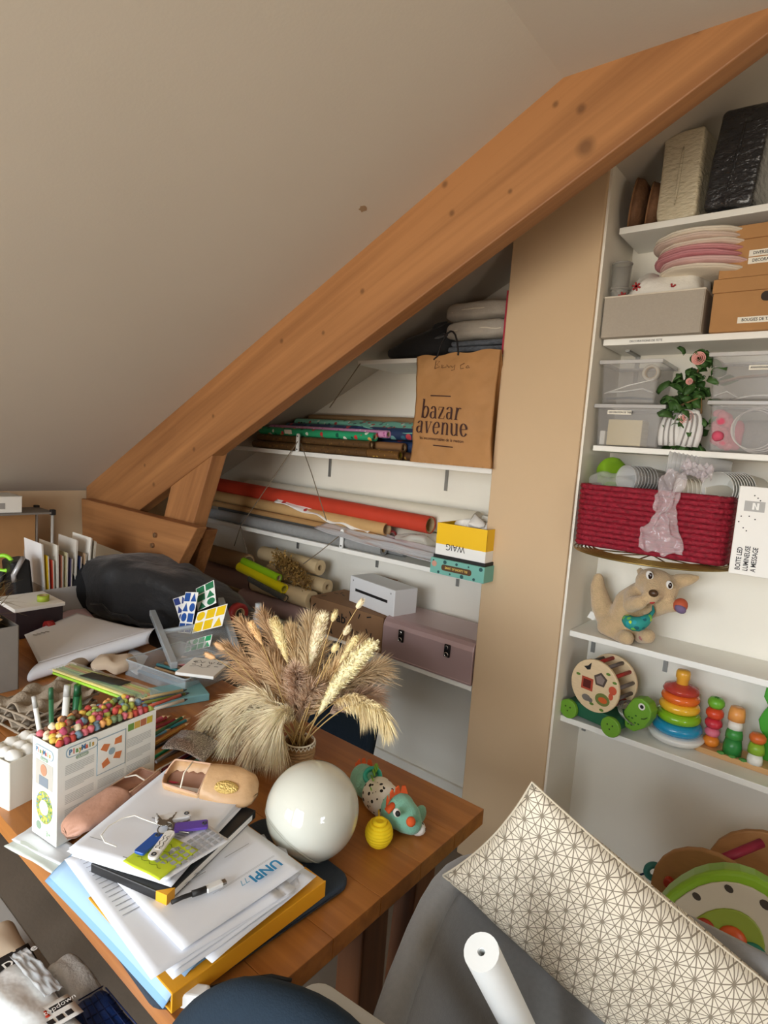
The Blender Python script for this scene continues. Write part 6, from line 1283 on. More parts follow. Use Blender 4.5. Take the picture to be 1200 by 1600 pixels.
for dx, dz, r in ((-.014, .014, 0), (.014, .018, .5), (-.012, -.018, .9), (.013, -.012, .2)): decal('fold_diagram', [(-.010, 0), (-.003, .009), (.010, .004), (.003, -.009)], fr(.106+dx, .138+dz) @ Matrix.Rotation(r, 4, 'Z') @ Matrix.Translation((0, 0, .0009)), M_or, cbx)
decal('fold_diagram', circle(.007, 14), fr(.106, .14) @ Matrix.Translation((0, 0, .0010)), M_logo, cbx)
for k, c in enumerate(((110, 150, 70), (206, 170, 80), (180, 110, 80), (200, 180, 60))): decal('thumbnail', rect(-.0065, -.007, .0065, .007), fr(.148+.0145*k, .172), mat('thumb_%d' % k, c, .6), cbx)
decal('photo_print', rect(-.027, -.024, .027, .024), lf(.039, .125), mat('photo_grey', (190, 186, 176), .5), cbx); decal('photo_child', circle(.010, 14, 1.1), lf(.040, .134) @ Matrix.Translation((0, 0, .0006)), mat('photo_skin', (190, 140, 110), .6), cbx); decal('photo_child', rect(-.014, -.014, .014, .004), lf(.040, .117) @ Matrix.Translation((0, 0, .0005)), mat('photo_shirt', (130, 140, 150), .6), cbx)
decal('flower_print', circle(.026, 24, 1.2), lf(.038, .062), pattern('flower_ring_print', (150, 170, 90), [(200, 90, 70), (90, 130, 60), (220, 200, 90), (100, 140, 190)], 240, .6, .5), cbx); decal('flower_print', circle(.014, 18), lf(.038, .062) @ Matrix.Translation((0, 0, .0006)), M_white, cbx)
decal('eco_print', circle(.008, 14), lf(.055, .022), M_lgreen, cbx); text('eco_word', '3+', .014, lf(.024, .014), mat('green_word', (90, 150, 80), .6), cbx)
# corn pieces, every one its own
PC = [('rose', (208, 110, 120)), ('brick red', (186, 70, 60)), ('yellow', (226, 186, 80)), ('apricot', (226, 160, 96)), ('sage green', (120, 140, 100)), ('lime', (170, 182, 84)), ('cream', (234, 222, 190)), ('magenta', (170, 70, 96)), ('slate blue', (110, 134, 150)), ('brown', (120, 84, 62))]
pro = []
for nm_, c in PC:
    q = MB(); q.lathe([(.0001, -.0065), (.0046, -.0062), (.0062, -.004), (.0064, 0), (.0062, .004), (.0046, .0062), (.0001, .0065)], 9); o = q.build('corn_foam_piece', mat('corn_'+nm_.replace(' ', '_'), c, .75, bump=.2, bscale=300), None, True); pro.append(o)
first = [True]*len(PC); rnd = random.Random(77); CM = Matrix.Translation(cbx.location) @ Matrix.Rotation(cbx.rotation_euler.z, 4, 'Z'); cnt = 0
spots = []
for i in range(17):
    for j in range(7):
        spots.append((.009+.0119*i+(.006 if j % 2 else 0), .009+.0102*j, CBH+.001+rnd.uniform(-.001, .002)+.006*math.sin(PI*i/16)))
for k in range(70): spots.append((rnd.uniform(.02, .19), rnd.uniform(.02, .072), CBH+.0125+.006*rnd.random()))
for x, y, z in spots:
    if x > CBW-.006: continue
    i = rnd.choices(range(10), (4, 3, 3, 3, 3, 2, 2, 2, 2, 2))[0]; o = pro[i] if first[i] else pro[i].copy()
    if not first[i]: COL.objects.link(o)
    first[i] = False; o.location = CM @ Vector((x, y, z)); o.rotation_euler = (rnd.gauss(0, .5), rnd.gauss(0, .5), 0); tag(o, f'{PC[i][0]} corn foam piece '+('lying loose on top of the heap' if z > CBH+.0115 else ('against the printed front of the craft box' if y < .025 else ('along the back wall of the craft box' if y > .055 else 'in the middle of the craft box')))+(', cotton carton end' if x < .07 else (', pencil end' if x > .14 else ', halfway')), 'craft piece', 'corn foam pieces in the craft box')

# ------------------------------------------------------------------ egg trays, straws, markers, cotton box
M_egg = mat('grey_pulp', (150, 136, 118), .95, var=.08, scale=50, bump=.3, bscale=160)
e0 = Vector((-1.60, .640, 0)); q = MB()
nx, ny = 4, 5
def eggz(u, v): x = u*3*PI; y = v*4*PI; s_ = abs(math.cos(x/1.0))*abs(math.cos(y/1.0)); return .028*(.5+.5*math.cos(x*1.333)*math.cos(y))
q.grid(lambda u, v: Vector(((u-.5)*.15, (v-.5)*.19, eggz(u, v)+.004*noise.noise(Vector((u*9, v*9, 0))))), 36, 48)
for k in range(3):
    t = thing('egg_tray', ('lowest', 'middle', 'topmost')[k]+' grey pulp egg tray in the torn stack', 'egg tray', e0+Vector((.004*k, .003*k, TZ+.004+.021*k)), (0, 0, .12+.05*k), 'torn egg trays on the table')
    o = q.build('cups', M_egg, t, True, thick=.0025); sk = MB(); sk.tube([Vector((x, y, .004+.003*math.sin(i*1.7))) for i, (x, y) in enumerate(rrect(.152, .192, .01, 3)+[rrect(.152, .192, .01, 3)[0]])], .003, 6, flat=1.5); sk.build('rim', M_egg, t, True)
def stick(name, label, cat, a, b_, r, m, tipm=None, group=None, tipl=.1, n=8):
    a, b_ = Vector(a), Vector(b_); t = thing(name, label, cat, a, group=group); d = b_-a; q = MB(); q.cyl((0, 0, 0), d*(1-tipl), r, n); q.build('barrel', m, t, n > 6)
    if tipm: q = MB(); q.cyl(d*(1-tipl), d, r, n, r*.25); q.build('tip', tipm, t, True)
    return t
GS = 'paper straws in the clear packet'; sc_ = [((150, 200, 60), 'lime'), ((226, 206, 70), 'yellow'), ((96, 170, 60), 'green'), ((232, 160, 80), 'orange'), ((190, 214, 110), 'pale green')]
sa, sb = atZ(97, 1048, .925), atZ(222, 1092, .955); sd = (sb-sa).normalized(); sx_ = Vector((0, 0, 1)).cross(sd).normalized(); orb = ['first', 'second', 'third', 'fourth', 'fifth', 'sixth', 'seventh', 'eighth', 'ninth', 'tenth', 'eleventh', 'twelfth', 'thirteenth', 'fourteenth']
for k in range(14):
    off = sx_*(.0072*(k % 7)-.020)+Vector((0, 0, .0075*(k//7))); c = sc_[(k*3) % 5]; q = MB(); t = thing('paper_straw', f'{c[1]} straw, {orb[k]} in the packet lying on the egg trays', 'straw', sa+off, group=GS); q.pipe((0, 0, 0), (sb-sa)*.97, .0034, .0026, 8); q.build('tube', mat('straw_'+c[1].replace(' ', '_'), c[0], .5), t, True)
q = MB(); q.grid(lambda u, v: sa-sd*.006+(sb-sa+sd*.03)*u+sx_*(v-.5)*.064+sx_*.0015+Vector((0, 0, .0138-.006*abs(v-.5)+.002*noise.noise(Vector((u*14, v*6, 3))))), 30, 8); pk = tag(q.build('straw_packet', clear('clear_packet', (230, 236, 226), .22, .08), None, True, thick=.0005), 'clear plastic packet around the green straws', 'packet')
q = MB(); q.grid(lambda u, v: sa+(sb-sa)*(.35+.42*u)+sx_*((v-.5)*.03+.014*u-.006)+Vector((0, 0, .0155+.002*noise.noise(Vector((u*14, v*6, 3))))), 12, 4); o = q.build('printed_band', mat('black_packet_print', (40, 44, 40), .4), pk, True, thick=.0004)
M_mk = mat('dark_green_marker', (30, 100, 60), .4)
for k, (x, y, c, l) in enumerate(((113, 1100, (30, 100, 60), 'dark green marker standing behind the corn pieces'), (128, 1098, (90, 150, 70), 'lime capped glue marker beside the green marker'), (97, 1112, (230, 230, 226), 'white marker leaning behind the corn box'), (82, 1118, (60, 130, 90), 'thin green pen behind the corn box'), (72, 1126, (236, 236, 232), 'white chalk stick behind the corn box'))):
    p = atZ(x, y+26, TZ+.09); p.z = TZ+.02; t = thing('marker_pen', l, 'pen', p, (.12*math.sin(k*2), .15*math.cos(k), 0), 'markers behind the corn box'); r = .0075 if k < 3 else .005
    MB().cyl((0, 0, 0), (0, 0, .14), r, 12).build('barrel', mat('marker_%d' % k, c, .4), t, True); MB().cyl((0, 0, .14), (0, 0, .165), r*1.06, 12, r*.95).build('cap', mat('marker_cap_%d' % k, tuple(int(v*.8) for v in c), .35), t, True)
wx = thing('cotton_box', 'small white open carton with cotton balls at the left edge', 'box', (-1.29, .468, TZ), (0, 0, math.atan2(ex.y, ex.x)+.1)); q = MB(); a_, d_, h_ = .10, .09, .10
for c, sz in (((0, -d_/2, h_/2), (a_, .002, h_)), ((0, d_/2, h_/2), (a_, .002, h_)), ((-a_/2, 0, h_/2), (.002, d_, h_)), ((a_/2, 0, h_/2), (.002, d_, h_)), ((0, 0, .001), (a_, d_, .002)), ((0, 0, h_*.8), (a_-.004, d_-.004, .002))): q.box(c, sz)
q.build('carton_walls', mat('ivory_carton', (236, 234, 224), .5), wx)
WM = Matrix.Translation(wx.location) @ Matrix.Rotation(wx.rotation_euler.z, 4, 'Z'); q = MB(); q.ball((0, 0, 0), .016, 12, 8).rough(.003, 60); cot = q.build('cotton_ball', mat('cotton', (240, 238, 232), .95), None, True)
for k in range(9):
    o = cot if k == 0 else cot.copy()
    if k: COL.objects.link(o)
    o.location = WM @ Vector((-.03+.03*(k % 3), -.026+.026*(k//3), h_*.8+.017)); o.rotation_euler = (k, k*2, 0); tag(o, 'white cotton ball in the small white carton, '+('front', 'middle', 'back')[k//3]+' row, '+('left', 'centre', 'right')[k % 3], 'cotton ball', 'cotton balls in the carton')

# ------------------------------------------------------------------ pens, trays, stickers
M_acr = clear('frosted_acrylic', (196, 204, 208), .55, .25); M_acr2 = clear('clear_acrylic', (214, 222, 226), .26, .1)
tray = thing('pen_tray', 'clear plastic tray full of pens under the white notepad', 'tray', (-1.62, 1.06, TZ), (0, 0, .18)); q = MB()
for c, sz in (((0, -.11, .025), (.26, .003, .05)), ((0, .11, .025), (.26, .003, .05)), ((-.13, 0, .025), (.003, .22, .05)), ((.13, 0, .025), (.003, .22, .05)), ((0, 0, .0015), (.26, .22, .003))): q.box(c, sz)
q.build('walls', M_acr2, tray, bevel=.001)
q = MB(); q.tube([Vector((x, y, .05)) for x, y in rrect(.262, .222, .008, 3)+[rrect(.262, .222, .008, 3)[0]]], .0025, 6); q.build('rim', M_acr, tray, True)
TM = Matrix.Translation(tray.location) @ Matrix.Rotation(.18, 4, 'Z')
for k, (c, l) in enumerate((((60, 110, 140), 'petrol blue pen lying in the clear tray'), ((50, 50, 54), 'black pen lying in the clear tray'), ((206, 170, 126), 'natural wood pencil lying in the clear tray'), ((80, 150, 160), 'teal pen lying in the clear tray'), ((180, 140, 100), 'tan felt pen lying in the clear tray'), ((210, 120, 120), 'pink pencil lying in the clear tray'), ((120, 130, 140), 'grey pen lying in the clear tray'), ((226, 200, 180), 'beige pen lying in the clear tray'))):
    y = -.085+.024*k; stick('pen', l, 'pen', TM @ Vector((-.10+.01*(k % 3), y, .012)), TM @ Vector((.10, y+.01*math.sin(k), .012+.006*(k % 2))), .0055, mat('pen_%d' % k, c, .4), mat('pen_tip', (60, 56, 52), .4), 'pens in the clear tray')
npd = thing('notepad', 'white notepad with black doodles on the pen tray', 'notepad', (-1.50, 1.055, TZ+.053), (0, .0, .55)); MB().box((0, 0, .005), (.12, .13, .010)).build('pages', M_white, npd, bevel=.002); q = MB()
for k in range(4): q.box((-.04+.026*k, .03, .0103), (.014, .002, .0006), (0, 0, k)); q.box((-.035+.024*k, .008, .0103), (.012, .002, .0006), (0, 0, -k))
for s in ([(-.045, .03), (-.03, .045), (-.02, .03), (-.035, .02), (-.045, .03)], [(0, .04), (.012, .02), (.02, .04)], [(-.04, -.01), (-.02, .0), (0, -.01), (.02, 0)], [(.03, .03), (.045, .03), (.045, .045), (.03, .045), (.03, .03)]): ribbon(q, s, .002, .002, Matrix.Translation((0, 0, .0106)), 0, .0022)
q.build('doodles', M_black, npd, noweld=True)['kind'] = 'stuff'
carton('teal_box', 'flat light blue pencil box in front of the pen tray', 'box', -1.53, -1.42, .88, 1.03, TZ, TZ+.022, mat('light_teal_box', (126, 178, 184), .4), .003, -.3)
ds = thing('desk_organizer', 'frosted acrylic organizer frame holding sticker cards', 'organizer', (-1.60, 1.16, TZ+.052)); DO = ds.location.copy()
L0, L1 = atZ(272, 1040, TZ+.055)-DO, atY(238, 957, 1.20)-DO; R0, R1 = atZ(372, 1022, TZ+.055)-DO, atY(345, 937, 1.36)-DO
for a, c in ((L0, L1), (R0, R1)):
    d = c-a; x, y, z = MB().frame(a, c); RM = Matrix((x, y, z)).transposed(); MB().box((a+c)/2, (.022, .022, d.length), RM).build('side_rail', M_acr, ds, bevel=.003)
for f in (.05, .58): a, c = L0.lerp(L1, f), R0.lerp(R1, f); x, y, z = MB().frame(a, c); MB().box((a+c)/2, (.014, .014, (c-a).length), Matrix((x, y, z)).transposed()).build('cross_bar', M_acr, ds, bevel=.002)
q = MB(); q.add([L0, R0, R0.lerp(R1, .58), L0.lerp(L1, .58)], [(0, 1, 2, 3)]); q.build('front_pane', M_acr2, ds, thick=.002)
def card(label, p00, p10, p01, base, ink, nx_, ny_, seed, round_=False):
    """a sticker sheet: white card with coloured stickers in rows"""
    p00, p10, p01 = Vector(p00), Vector(p10), Vector(p01); t = thing('sticker_card', label, 'stickers', p00, group='sticker cards in the organizer'); X, Y_ = p10-p00, p01-p00; N_ = X.cross(Y_).normalized()
    if N_.y > 0: N_ = -N_
    q = MB(); q.add([Vector(), X, X+Y_, Y_], [(0, 1, 2, 3)]); q.build('card', M_white, t, thick=.0008); m = mat('sticker_'+label.split()[0], ink, .5)
    for i in range(nx_):
        for j in range(ny_):
            c = X*((i+.5)/nx_)+Y_*((j+.5)/ny_)+N_*.0008; a, b2 = X*(.42/nx_), Y_*(.42/ny_); k_ = (i*3+j+seed) % 4
            pts = [c-a-b2, c+a-b2, c+a+b2, c-a+b2] if k_ in (0, 3) else ([c+a*math.cos(2*PI*s/12)+b2*math.sin(2*PI*s/12) for s in range(12)] if k_ == 1 else [c-a-b2, c+a-b2, c+b2])
            q = MB(); q.add(pts, [tuple(range(len(pts)))]); q.build('sticker', m, t, thick=.0006)
    return t
c3 = lambda x, y, Y: atY(x, y, Y)
card('blue sticker card leaning in the organizer', c3(278, 988, 1.20), c3(298, 990, 1.20), c3(290, 925, 1.24), 0, (36, 84, 160), 2, 4, 0)
card('navy sticker card fanned behind the blue one', c3(282, 972, 1.225), c3(303, 966, 1.225), c3(270, 936, 1.255), 0, (50, 70, 140), 2, 3, 1)
card('green sticker card standing at the back right', c3(309, 955, 1.26), c3(338, 942, 1.26), c3(306, 920, 1.29), 0, (40, 120, 80), 2, 3, 2)
card('yellow sticker card lying in the organizer', c3(300, 990, 1.185), c3(347, 978, 1.185), c3(309, 957, 1.22), 0, (240, 200, 20), 3, 2, 0)
card('emerald sticker card behind the front pane', c3(288, 1020, 1.15), c3(328, 1010, 1.15), c3(292, 1002, 1.17), 0, (40, 160, 100), 4, 2, 1)
o = thing('tape_dispenser', 'red tape reel behind the sticker cards', 'tape', atY(372, 958, 1.42)-Vector((0, 0, .04))); q = MB(); q.pipe((-.012, 0, .04), (.012, .0, .04), .04, .022, 24); q.build('reel', mat('red_reel', (160, 40, 40), .3), o, True); MB().pipe((-.0125, 0, .04), (.0125, 0, .04), .0225, .019, 18).build('core', M_core, o, True)
o = thing('clear_bottle', 'slim clear plastic bottle beside the red tape', 'bottle', atY(402, 985, 1.30)-Vector((0, 0, .03))); q = MB(); q.lathe([(.016, 0), (.017, .004), (.017, .085), (.010, .1), (.010, .115), (.001, .115)], 18); q.build('body', M_acr2, o, True); MB().cyl((0, 0, .103), (0, 0, .125), .0115, 14).build('cap', M_acr, o, True)
# coloured pencils in a heap
PCs = [('crimson', (160, 36, 50)), ('dark red', (120, 34, 40)), ('rose', (196, 90, 110)), ('teal', (40, 130, 140)), ('sky blue', (110, 170, 200)), ('dark green', (30, 90, 60)), ('orange', (200, 120, 40)), ('ochre', (170, 120, 50)), ('black', (36, 34, 36)), ('brown', (100, 64, 44)), ('emerald', (30, 140, 96)), ('grey', (130, 130, 132)), ('navy', (40, 50, 84)), ('white', (226, 224, 220)), ('maroon', (104, 30, 50)), ('mint', (120, 190, 160))]
rnd = random.Random(4)
for k, (nm_, c) in enumerate(PCs):
    x0 = -1.36+.0155*k+rnd.gauss(0, .006); z0 = TZ+.006+.009*(k % 3); a = Vector((x0+.02, .69+rnd.gauss(0, .02), z0)); d = Vector((-.03+rnd.gauss(0, .022), .17+rnd.gauss(0, .01), .012*(k % 2)))
    stick('coloured_pencil', f'{nm_} pencil in the loose heap by the glitter card', 'pencil', a, a+d, .0042, mat('pencil_'+nm_.replace(' ', '_'), c, .4), mat('pencil_wood', (206, 170, 126), .7), 'coloured pencils heaped on the table', .09, 6)
for k, (nm_, c) in enumerate((('turquoise', (60, 160, 170)), ('plum', (110, 50, 90)), ('scarlet', (190, 40, 44)), ('sand', (206, 180, 130)), ('cobalt', (40, 80, 160)), ('olive', (110, 120, 50)), ('coral', (220, 110, 90)), ('ivory', (230, 226, 214)))):
    a = Vector((-1.56+.022*k+rnd.gauss(0, .004), .80+rnd.gauss(0, .012), TZ+.005+(.023 if k > 2 else 0))); stick('felt_pen', f'{nm_} felt pen scattered by the light blue pencil box', 'pen', a, a+Vector((.03+rnd.gauss(0, .02), .15, .001)), .0048, mat('felt_'+nm_, c, .35), mat('felt_tip_dark', (50, 48, 48), .5), 'felt pens by the pencil box', .08)
g0 = T(300, 1165, TZ+.034); q = MB(); q.grid(lambda u, v: Vector(((u-.5)*.105, (v-.5)*.10, .012*math.sin(u*PI)+.004*math.sin(v*5)-.012*(u-.5))), 14, 12); o = q.build('glitter_card', pattern('silver_glitter', (160, 152, 150), [(236, 232, 230), (120, 112, 112), (200, 194, 192)], 420, .3, .5, metal=.6), None, True, thick=.0012); o.location = g0; o.rotation_euler = (0, .08, .55); tag(o, 'curved silver glitter card lying on the pencils', 'card')

# ------------------------------------------------------------------ big sheets, magazines, black bag, left edge
def quadsheet(name, label, pts, m, cat='paper', bulge=.0, seed=0, th=.0006, nn=16):
    p = [Vector(v) for v in pts]; q = MB()
    q.grid(lambda u, v: p[0]*(1-u)*(1-v)+p[1]*u*(1-v)+p[2]*u*v+p[3]*(1-u)*v+Vector((0, 0, bulge*math.sin(PI*u)*math.sin(PI*v)+.004*noise.noise(Vector((u*3+seed, v*3, seed))))), nn, nn)
    return tag(q.build(name, m, None, True, thick=th), label, cat)
S = lambda x, y, z=.01: atZ(x, y, TZ+z)
quadsheet('pink_sheet', 'pale pink squared sheet under the large white sheet', [S(33, 985), S(62, 1030), S(165, 985), S(128, 944)], mat('pale_pink_paper', (220, 190, 198), .7), seed=3)
q = MB(); w0, w1, w2, w3 = S(38, 992, .04), S(60, 1036, .046), S(242, 990, .05), S(120, 958, .05)
def ws(u, v):
    p = w0*(1-u)*(1-v)+w1*u*(1-v)+w2*u*v+w3*(1-u)*v; return p+Vector((0, 0, .018*math.sin(PI*min(1, u*1.1))*math.sin(PI*v)*.6+.02*(u**6)*v))
q.grid(ws, 24, 24); ed_ = [ws(1, i/24) for i in range(25)]
o = tag(q.build('drawing_sheet', mat('white_drawing_paper', (232, 236, 244), .7), None, True, thick=.0008), 'large white drawing sheet with curled edge at left of the table', 'paper')
q = MB(); dx_ = Vector((.045, -.06, -.025))
q.grid(lambda u, v: ed_[int(round(u*24))]+Vector((.034*math.sin(v*2.2), -.044*math.sin(v*2.2), -.026*(1-math.cos(v*2.2)))), 24, 8); q.build('curled_edge', mat('white_drawing_paper', (232, 236, 244), .7), o, True, thick=.0008)
q = MB()
for k in range(4): c = ws(.18+.02*k, .12+.05*k); q.box(c+Vector((0, 0, .003)), (.014, .004, .001), (0, 0, .8))
q.build('pencil_marks', mat('pencil_grey', (120, 124, 132), .8), o, noweld=True)['kind'] = 'stuff'
o = roll('kraft_roll', 'short grey kraft roll under the drawing sheet', S(112, 1044, .022), S(145, 1022, .022), .02, mat('grey_kraft_roll', (164, 150, 134), .8), hole=.8)
tag(soft('crumpled_paper', '', 'x', S(178, 1048, .0), (.07, .045, .018), mat('tan_crumpled', (190, 170, 146), .85), rot=(0, 0, .5), amp=.015, sc=22), 'tan crumpled paper piece in front of the drawing sheet', 'paper')
quadsheet('loose_sheet', 'small white sheet beside the crumpled tan paper', [S(190, 1040), S(215, 1055), S(232, 1025), S(205, 1012)], M_paper, seed=8)
mh = thing('magazine_holder', 'translucent white magazine holder packed with magazines', 'magazine holder', (-2.57, 1.08, TZ)); q = MB(); M_mh = clear('translucent_white', (206, 204, 200), .5, .3)
for c, sz in (((.10, 0, .055), (.003, .20, .11)), ((-.10, 0, .12), (.003, .20, .24)), ((0, -.10, .06), (.20, .003, .12)), ((0, .10, .06), (.20, .003, .12)), ((0, 0, .002), (.20, .20, .004))): q.box(c, sz)
q.build('holder', M_mh, mh, bevel=.001)
mg = [((236, 236, 236), .29, 'white'), ((228, 190, 40), .24, 'yellow'), ((200, 70, 50), .22, 'red'), ((226, 222, 210), .28, 'cream'), ((170, 110, 90), .235, 'brown'), ((200, 190, 150), .245, 'beige'), ((90, 80, 110), .22, 'violet'), ((206, 200, 190), .295, 'light grey'), ((60, 70, 110), .225, 'navy'), ((180, 150, 120), .235, 'tan'), ((236, 232, 222), .30, 'ivory'), ((190, 180, 160), .285, 'stone')]
for k, (c, h, nm_) in enumerate(mg):
    t = thing('magazine', f'{nm_} magazine upright in the translucent holder', 'magazine', (-2.565, .99+.0158*k, TZ+.005), (.06-.012*k, 0, 0), 'magazines in the translucent holder'); MB().box((0, 0, h/2), (.17, .0015, h)).build('cover', mat('mag_'+nm_.replace(' ', '_'), c, .35), t); MB().box((0, .0035, h/2-.001), (.167, .005, h-.004)).build('pages', mat('mag_pages', (220, 214, 200), .8), t)
sb_ = thing('sideboard', 'dark low sideboard behind the table carrying the black bag', 'cabinet', (-2.25, 1.44, 0)); M_sb = mat('dark_sideboard', (50, 42, 38), .5); MB().box((0, 0, .35), (1.0, .50, .66)).build('carcass', M_sb, sb_, bevel=.004); MB().box((0, 0, .69), (1.04, .53, .02)).build('top', M_sb, sb_, bevel=.003)
for k in (-1, 1): d_ = MB().box((.25*k, -.256, .35), (.48, .012, .60)).build('door', M_sb, sb_, bevel=.003); MB().ball((.06*k, -.272, .38), .010, 10, 8).build('knob', M_steel, d_, True)
bg_ = thing('travel_bag', 'large black fabric bag slumped behind the table under the truss', 'bag', (-2.19, 1.345, .70), (0, 0, .30)); M_bag = mat('black_nylon', (30, 31, 34), .55, bump=.35, bscale=30, sheen=.2); q = MB(); q.ball((0, 0, .13), (.42, .15, .13), 64, 30, p=.62)
q.warp(lambda v: (v.x, v.y*(1-.25*max(0, v.x/.42)), v.z*(1.06-.42*max(0, (v.x+.05)/.42))+.0))
q.rough(.022, 7, 4).rough(.008, 22, 2); zm = min(v.z for v in q.v); q.warp(lambda v: (v.x, v.y, v.z-zm)); q.build('body', M_bag, bg_, True)
q = MB(); q.ball((-.36, -.03, .14), (.09, .12, .11), 24, 14, p=.8).rough(.02, 10, 6); q.build('end_pocket', mat('black_suede', (16, 16, 18), .9), bg_, True)
q = MB(); q.tube([Vector((-.25+.05*i, -.155+.01*math.sin(i*1.3), .10+.012*math.sin(i*2.1)-.006*i)) for i in range(11)], .004, 6); q.build('seam', M_bag, bg_, True)
bn = thing('storage_bin', 'grey cardboard bin stuffed with raffia at the left edge', 'bin', (-1.96, .545, TZ)); M_bin = mat('greige_bin', (128, 122, 114), .85, var=.04, scale=20); q = MB(); a_, d_, h_ = .28, .22, .19
for c, sz in (((0, -d_/2, h_/2), (a_, .004, h_)), ((0, d_/2, h_/2), (a_, .004, h_)), ((-a_/2, 0, h_/2), (.004, d_, h_)), ((a_/2, 0, h_/2), (.004, d_, h_)), ((0, 0, .002), (a_, d_, .004))): q.box(c, sz)
q.build('bin_walls', M_bin, bn, bevel=.002)
for k in range(5): tag(quadsheet('folded_card', '', [Vector((-2.08+.03*k, .46, TZ+.12)), Vector((-1.86+.015*k, .46+.01*k, TZ+.12+.01*k)), Vector((-1.85+.01*k, .625-.008*k, TZ+.205+.014*k)), Vector((-2.08+.03*k, .625-.01*k, TZ+.21+.016*k))], mat('card_tan_%d' % (k % 2), ((178, 152, 116), (160, 136, 104))[k % 2], .85), seed=k, th=.002, nn=6), ('lowest', 'second', 'third', 'fourth', 'topmost')[k]+' tan folded card sticking out of the grey bin', 'card', 'folded cards in the grey bin')
q = MB(); rnd = random.Random(9)
for k in range(420):
    p = Vector((-1.98+rnd.gauss(0, .05), .575+rnd.gauss(0, .025), TZ+.20+rnd.random()*.06)); d = Vector((rnd.gauss(.25, .4), rnd.gauss(.5, .4), rnd.gauss(.5, .4))).normalized()*rnd.uniform(.05, .12); w_ = d.cross(Vector((0, 0, 1))).normalized()*.0014; q.add([p-w_, p+w_, p+d*.6+w_+Vector((0, 0, .008)), p+d*.6-w_+Vector((0, 0, .008)), p+d], [(0, 1, 2, 3), (3, 2, 4)])
o = tag(q.build('raffia', mat('olive_raffia', (150, 132, 88), .9, var=.3, scale=30), None, noweld=True), 'loose olive raffia spilling from the grey bin', 'raffia', kind='stuff')
sp_ = thing('lime_scoop', 'lime green plastic handle sticking up at the left edge', 'handle', atY(5, 890, .85)-Vector((0, 0, .02))); MB().torus((0, 0, .045), .03, .008, 26, 8, Euler((PI/2, .0, .9)).to_matrix()).build('loop', mat('lime_plastic2', (150, 220, 50), .35), sp_, True); MB().cyl((.0, 0, .015), (-.02, -.01, -.06), .011, 10).build('grip', M_black, sp_, True)
db_ = carton('dark_box', 'dark plum storage box behind the raffia bin', 'box', -2.44, -2.25, .80, .96, TZ, TZ+.10, mat('plum_dark', (44, 32, 38), .6), .003); MB().box((0, 0, .107), (.20, .17, .014)).build('white_lid', M_white, db_, bevel=.002)
t = thing('lime_tape', 'lime green tape roll on the white lid', 'tape', (-2.30, .91, TZ+.114)); MB().pipe((0, 0, 0), (0, 0, .022), .02, .013, 20).build('tape', mat('lime_tape', (170, 190, 60), .4), t, True); MB().pipe((0, 0, .0005), (0, 0, .0215), .0132, .0115, 16).build('core', M_core, t, True)
t = thing('red_tape', 'red tape cutter beside the dark plum box', 'tape', (-2.22, .90, TZ)); MB().pipe((0, -.012, .03), (0, .012, .03), .03, .016, 22).build('reel', mat('red_reel', (160, 40, 40), .3), t, True); MB().torus((.02, 0, .014), .013, .004, 16, 6).build('cutter', mat('orange_plastic', (220, 90, 50), .4), t, True)
t = thing('desk_gadget', 'black desk gadget with grey curved arm left of the magazines', 'gadget', (-2.50, .90, TZ)); MB().box((0, 0, .12), (.10, .07, .24), (.1, 0, 0)).build('body', mat('black_plastic', (26, 26, 28), .45), t, bevel=.01); MB().tube([(.04, -.03, .16), (.06, -.04, .19), (.06, -.02, .23), (.04, .0, .25)], .009, 8).build('arm', mat('grey_arm', (180, 180, 182), .3, .4), t, True)
rk = thing('wire_rack', 'small rack with black corner posts against the knee wall', 'rack', (-2.98, .86, TZ)); zr = 1.108-TZ
MB().box((0, -.02, zr), (.20, .70, .008)).build('top_shelf', mat('grey_mesh', (120, 114, 106), .6), rk)
for x in (-.09, .09):
    for y in (-.36, .32): MB().cyl((x, y, 0), (x, y, zr+.01), .007, 10).build('post', mat('pale_post', (170, 166, 158), .4), rk, True); MB().box((x, y, zr+.002), (.022, .022, .026)).build('corner_joint', M_black, rk, bevel=.003)
MB().box((-.08, -.02, zr/2), (.006, .66, zr*.9)).build('back_panel', M_card, rk); MB().box((0, -.02, .06), (.19, .66, .006)).build('lower_shelf', mat('grey_mesh', (120, 114, 106), .6), rk)
o = carton('white_carton', 'white cardboard carton on top of the small rack', 'box', -3.06, -2.90, .78, 1.055, TZ+zr+.005, TZ+zr+.075, mat('white_board', (226, 222, 212), .6), .002); decal('printed_mark', rect(-.02, -.012, .02, .014), basis((.0803, .05, .03), (0, 1, 0), (0, 0, 1)), mat('grey_mark', (150, 146, 140), .6), o); MB().box((0, 0, .0715), (.162, .277, .003)).build('lid_flap', mat('white_board2', (206, 202, 192), .6), o)

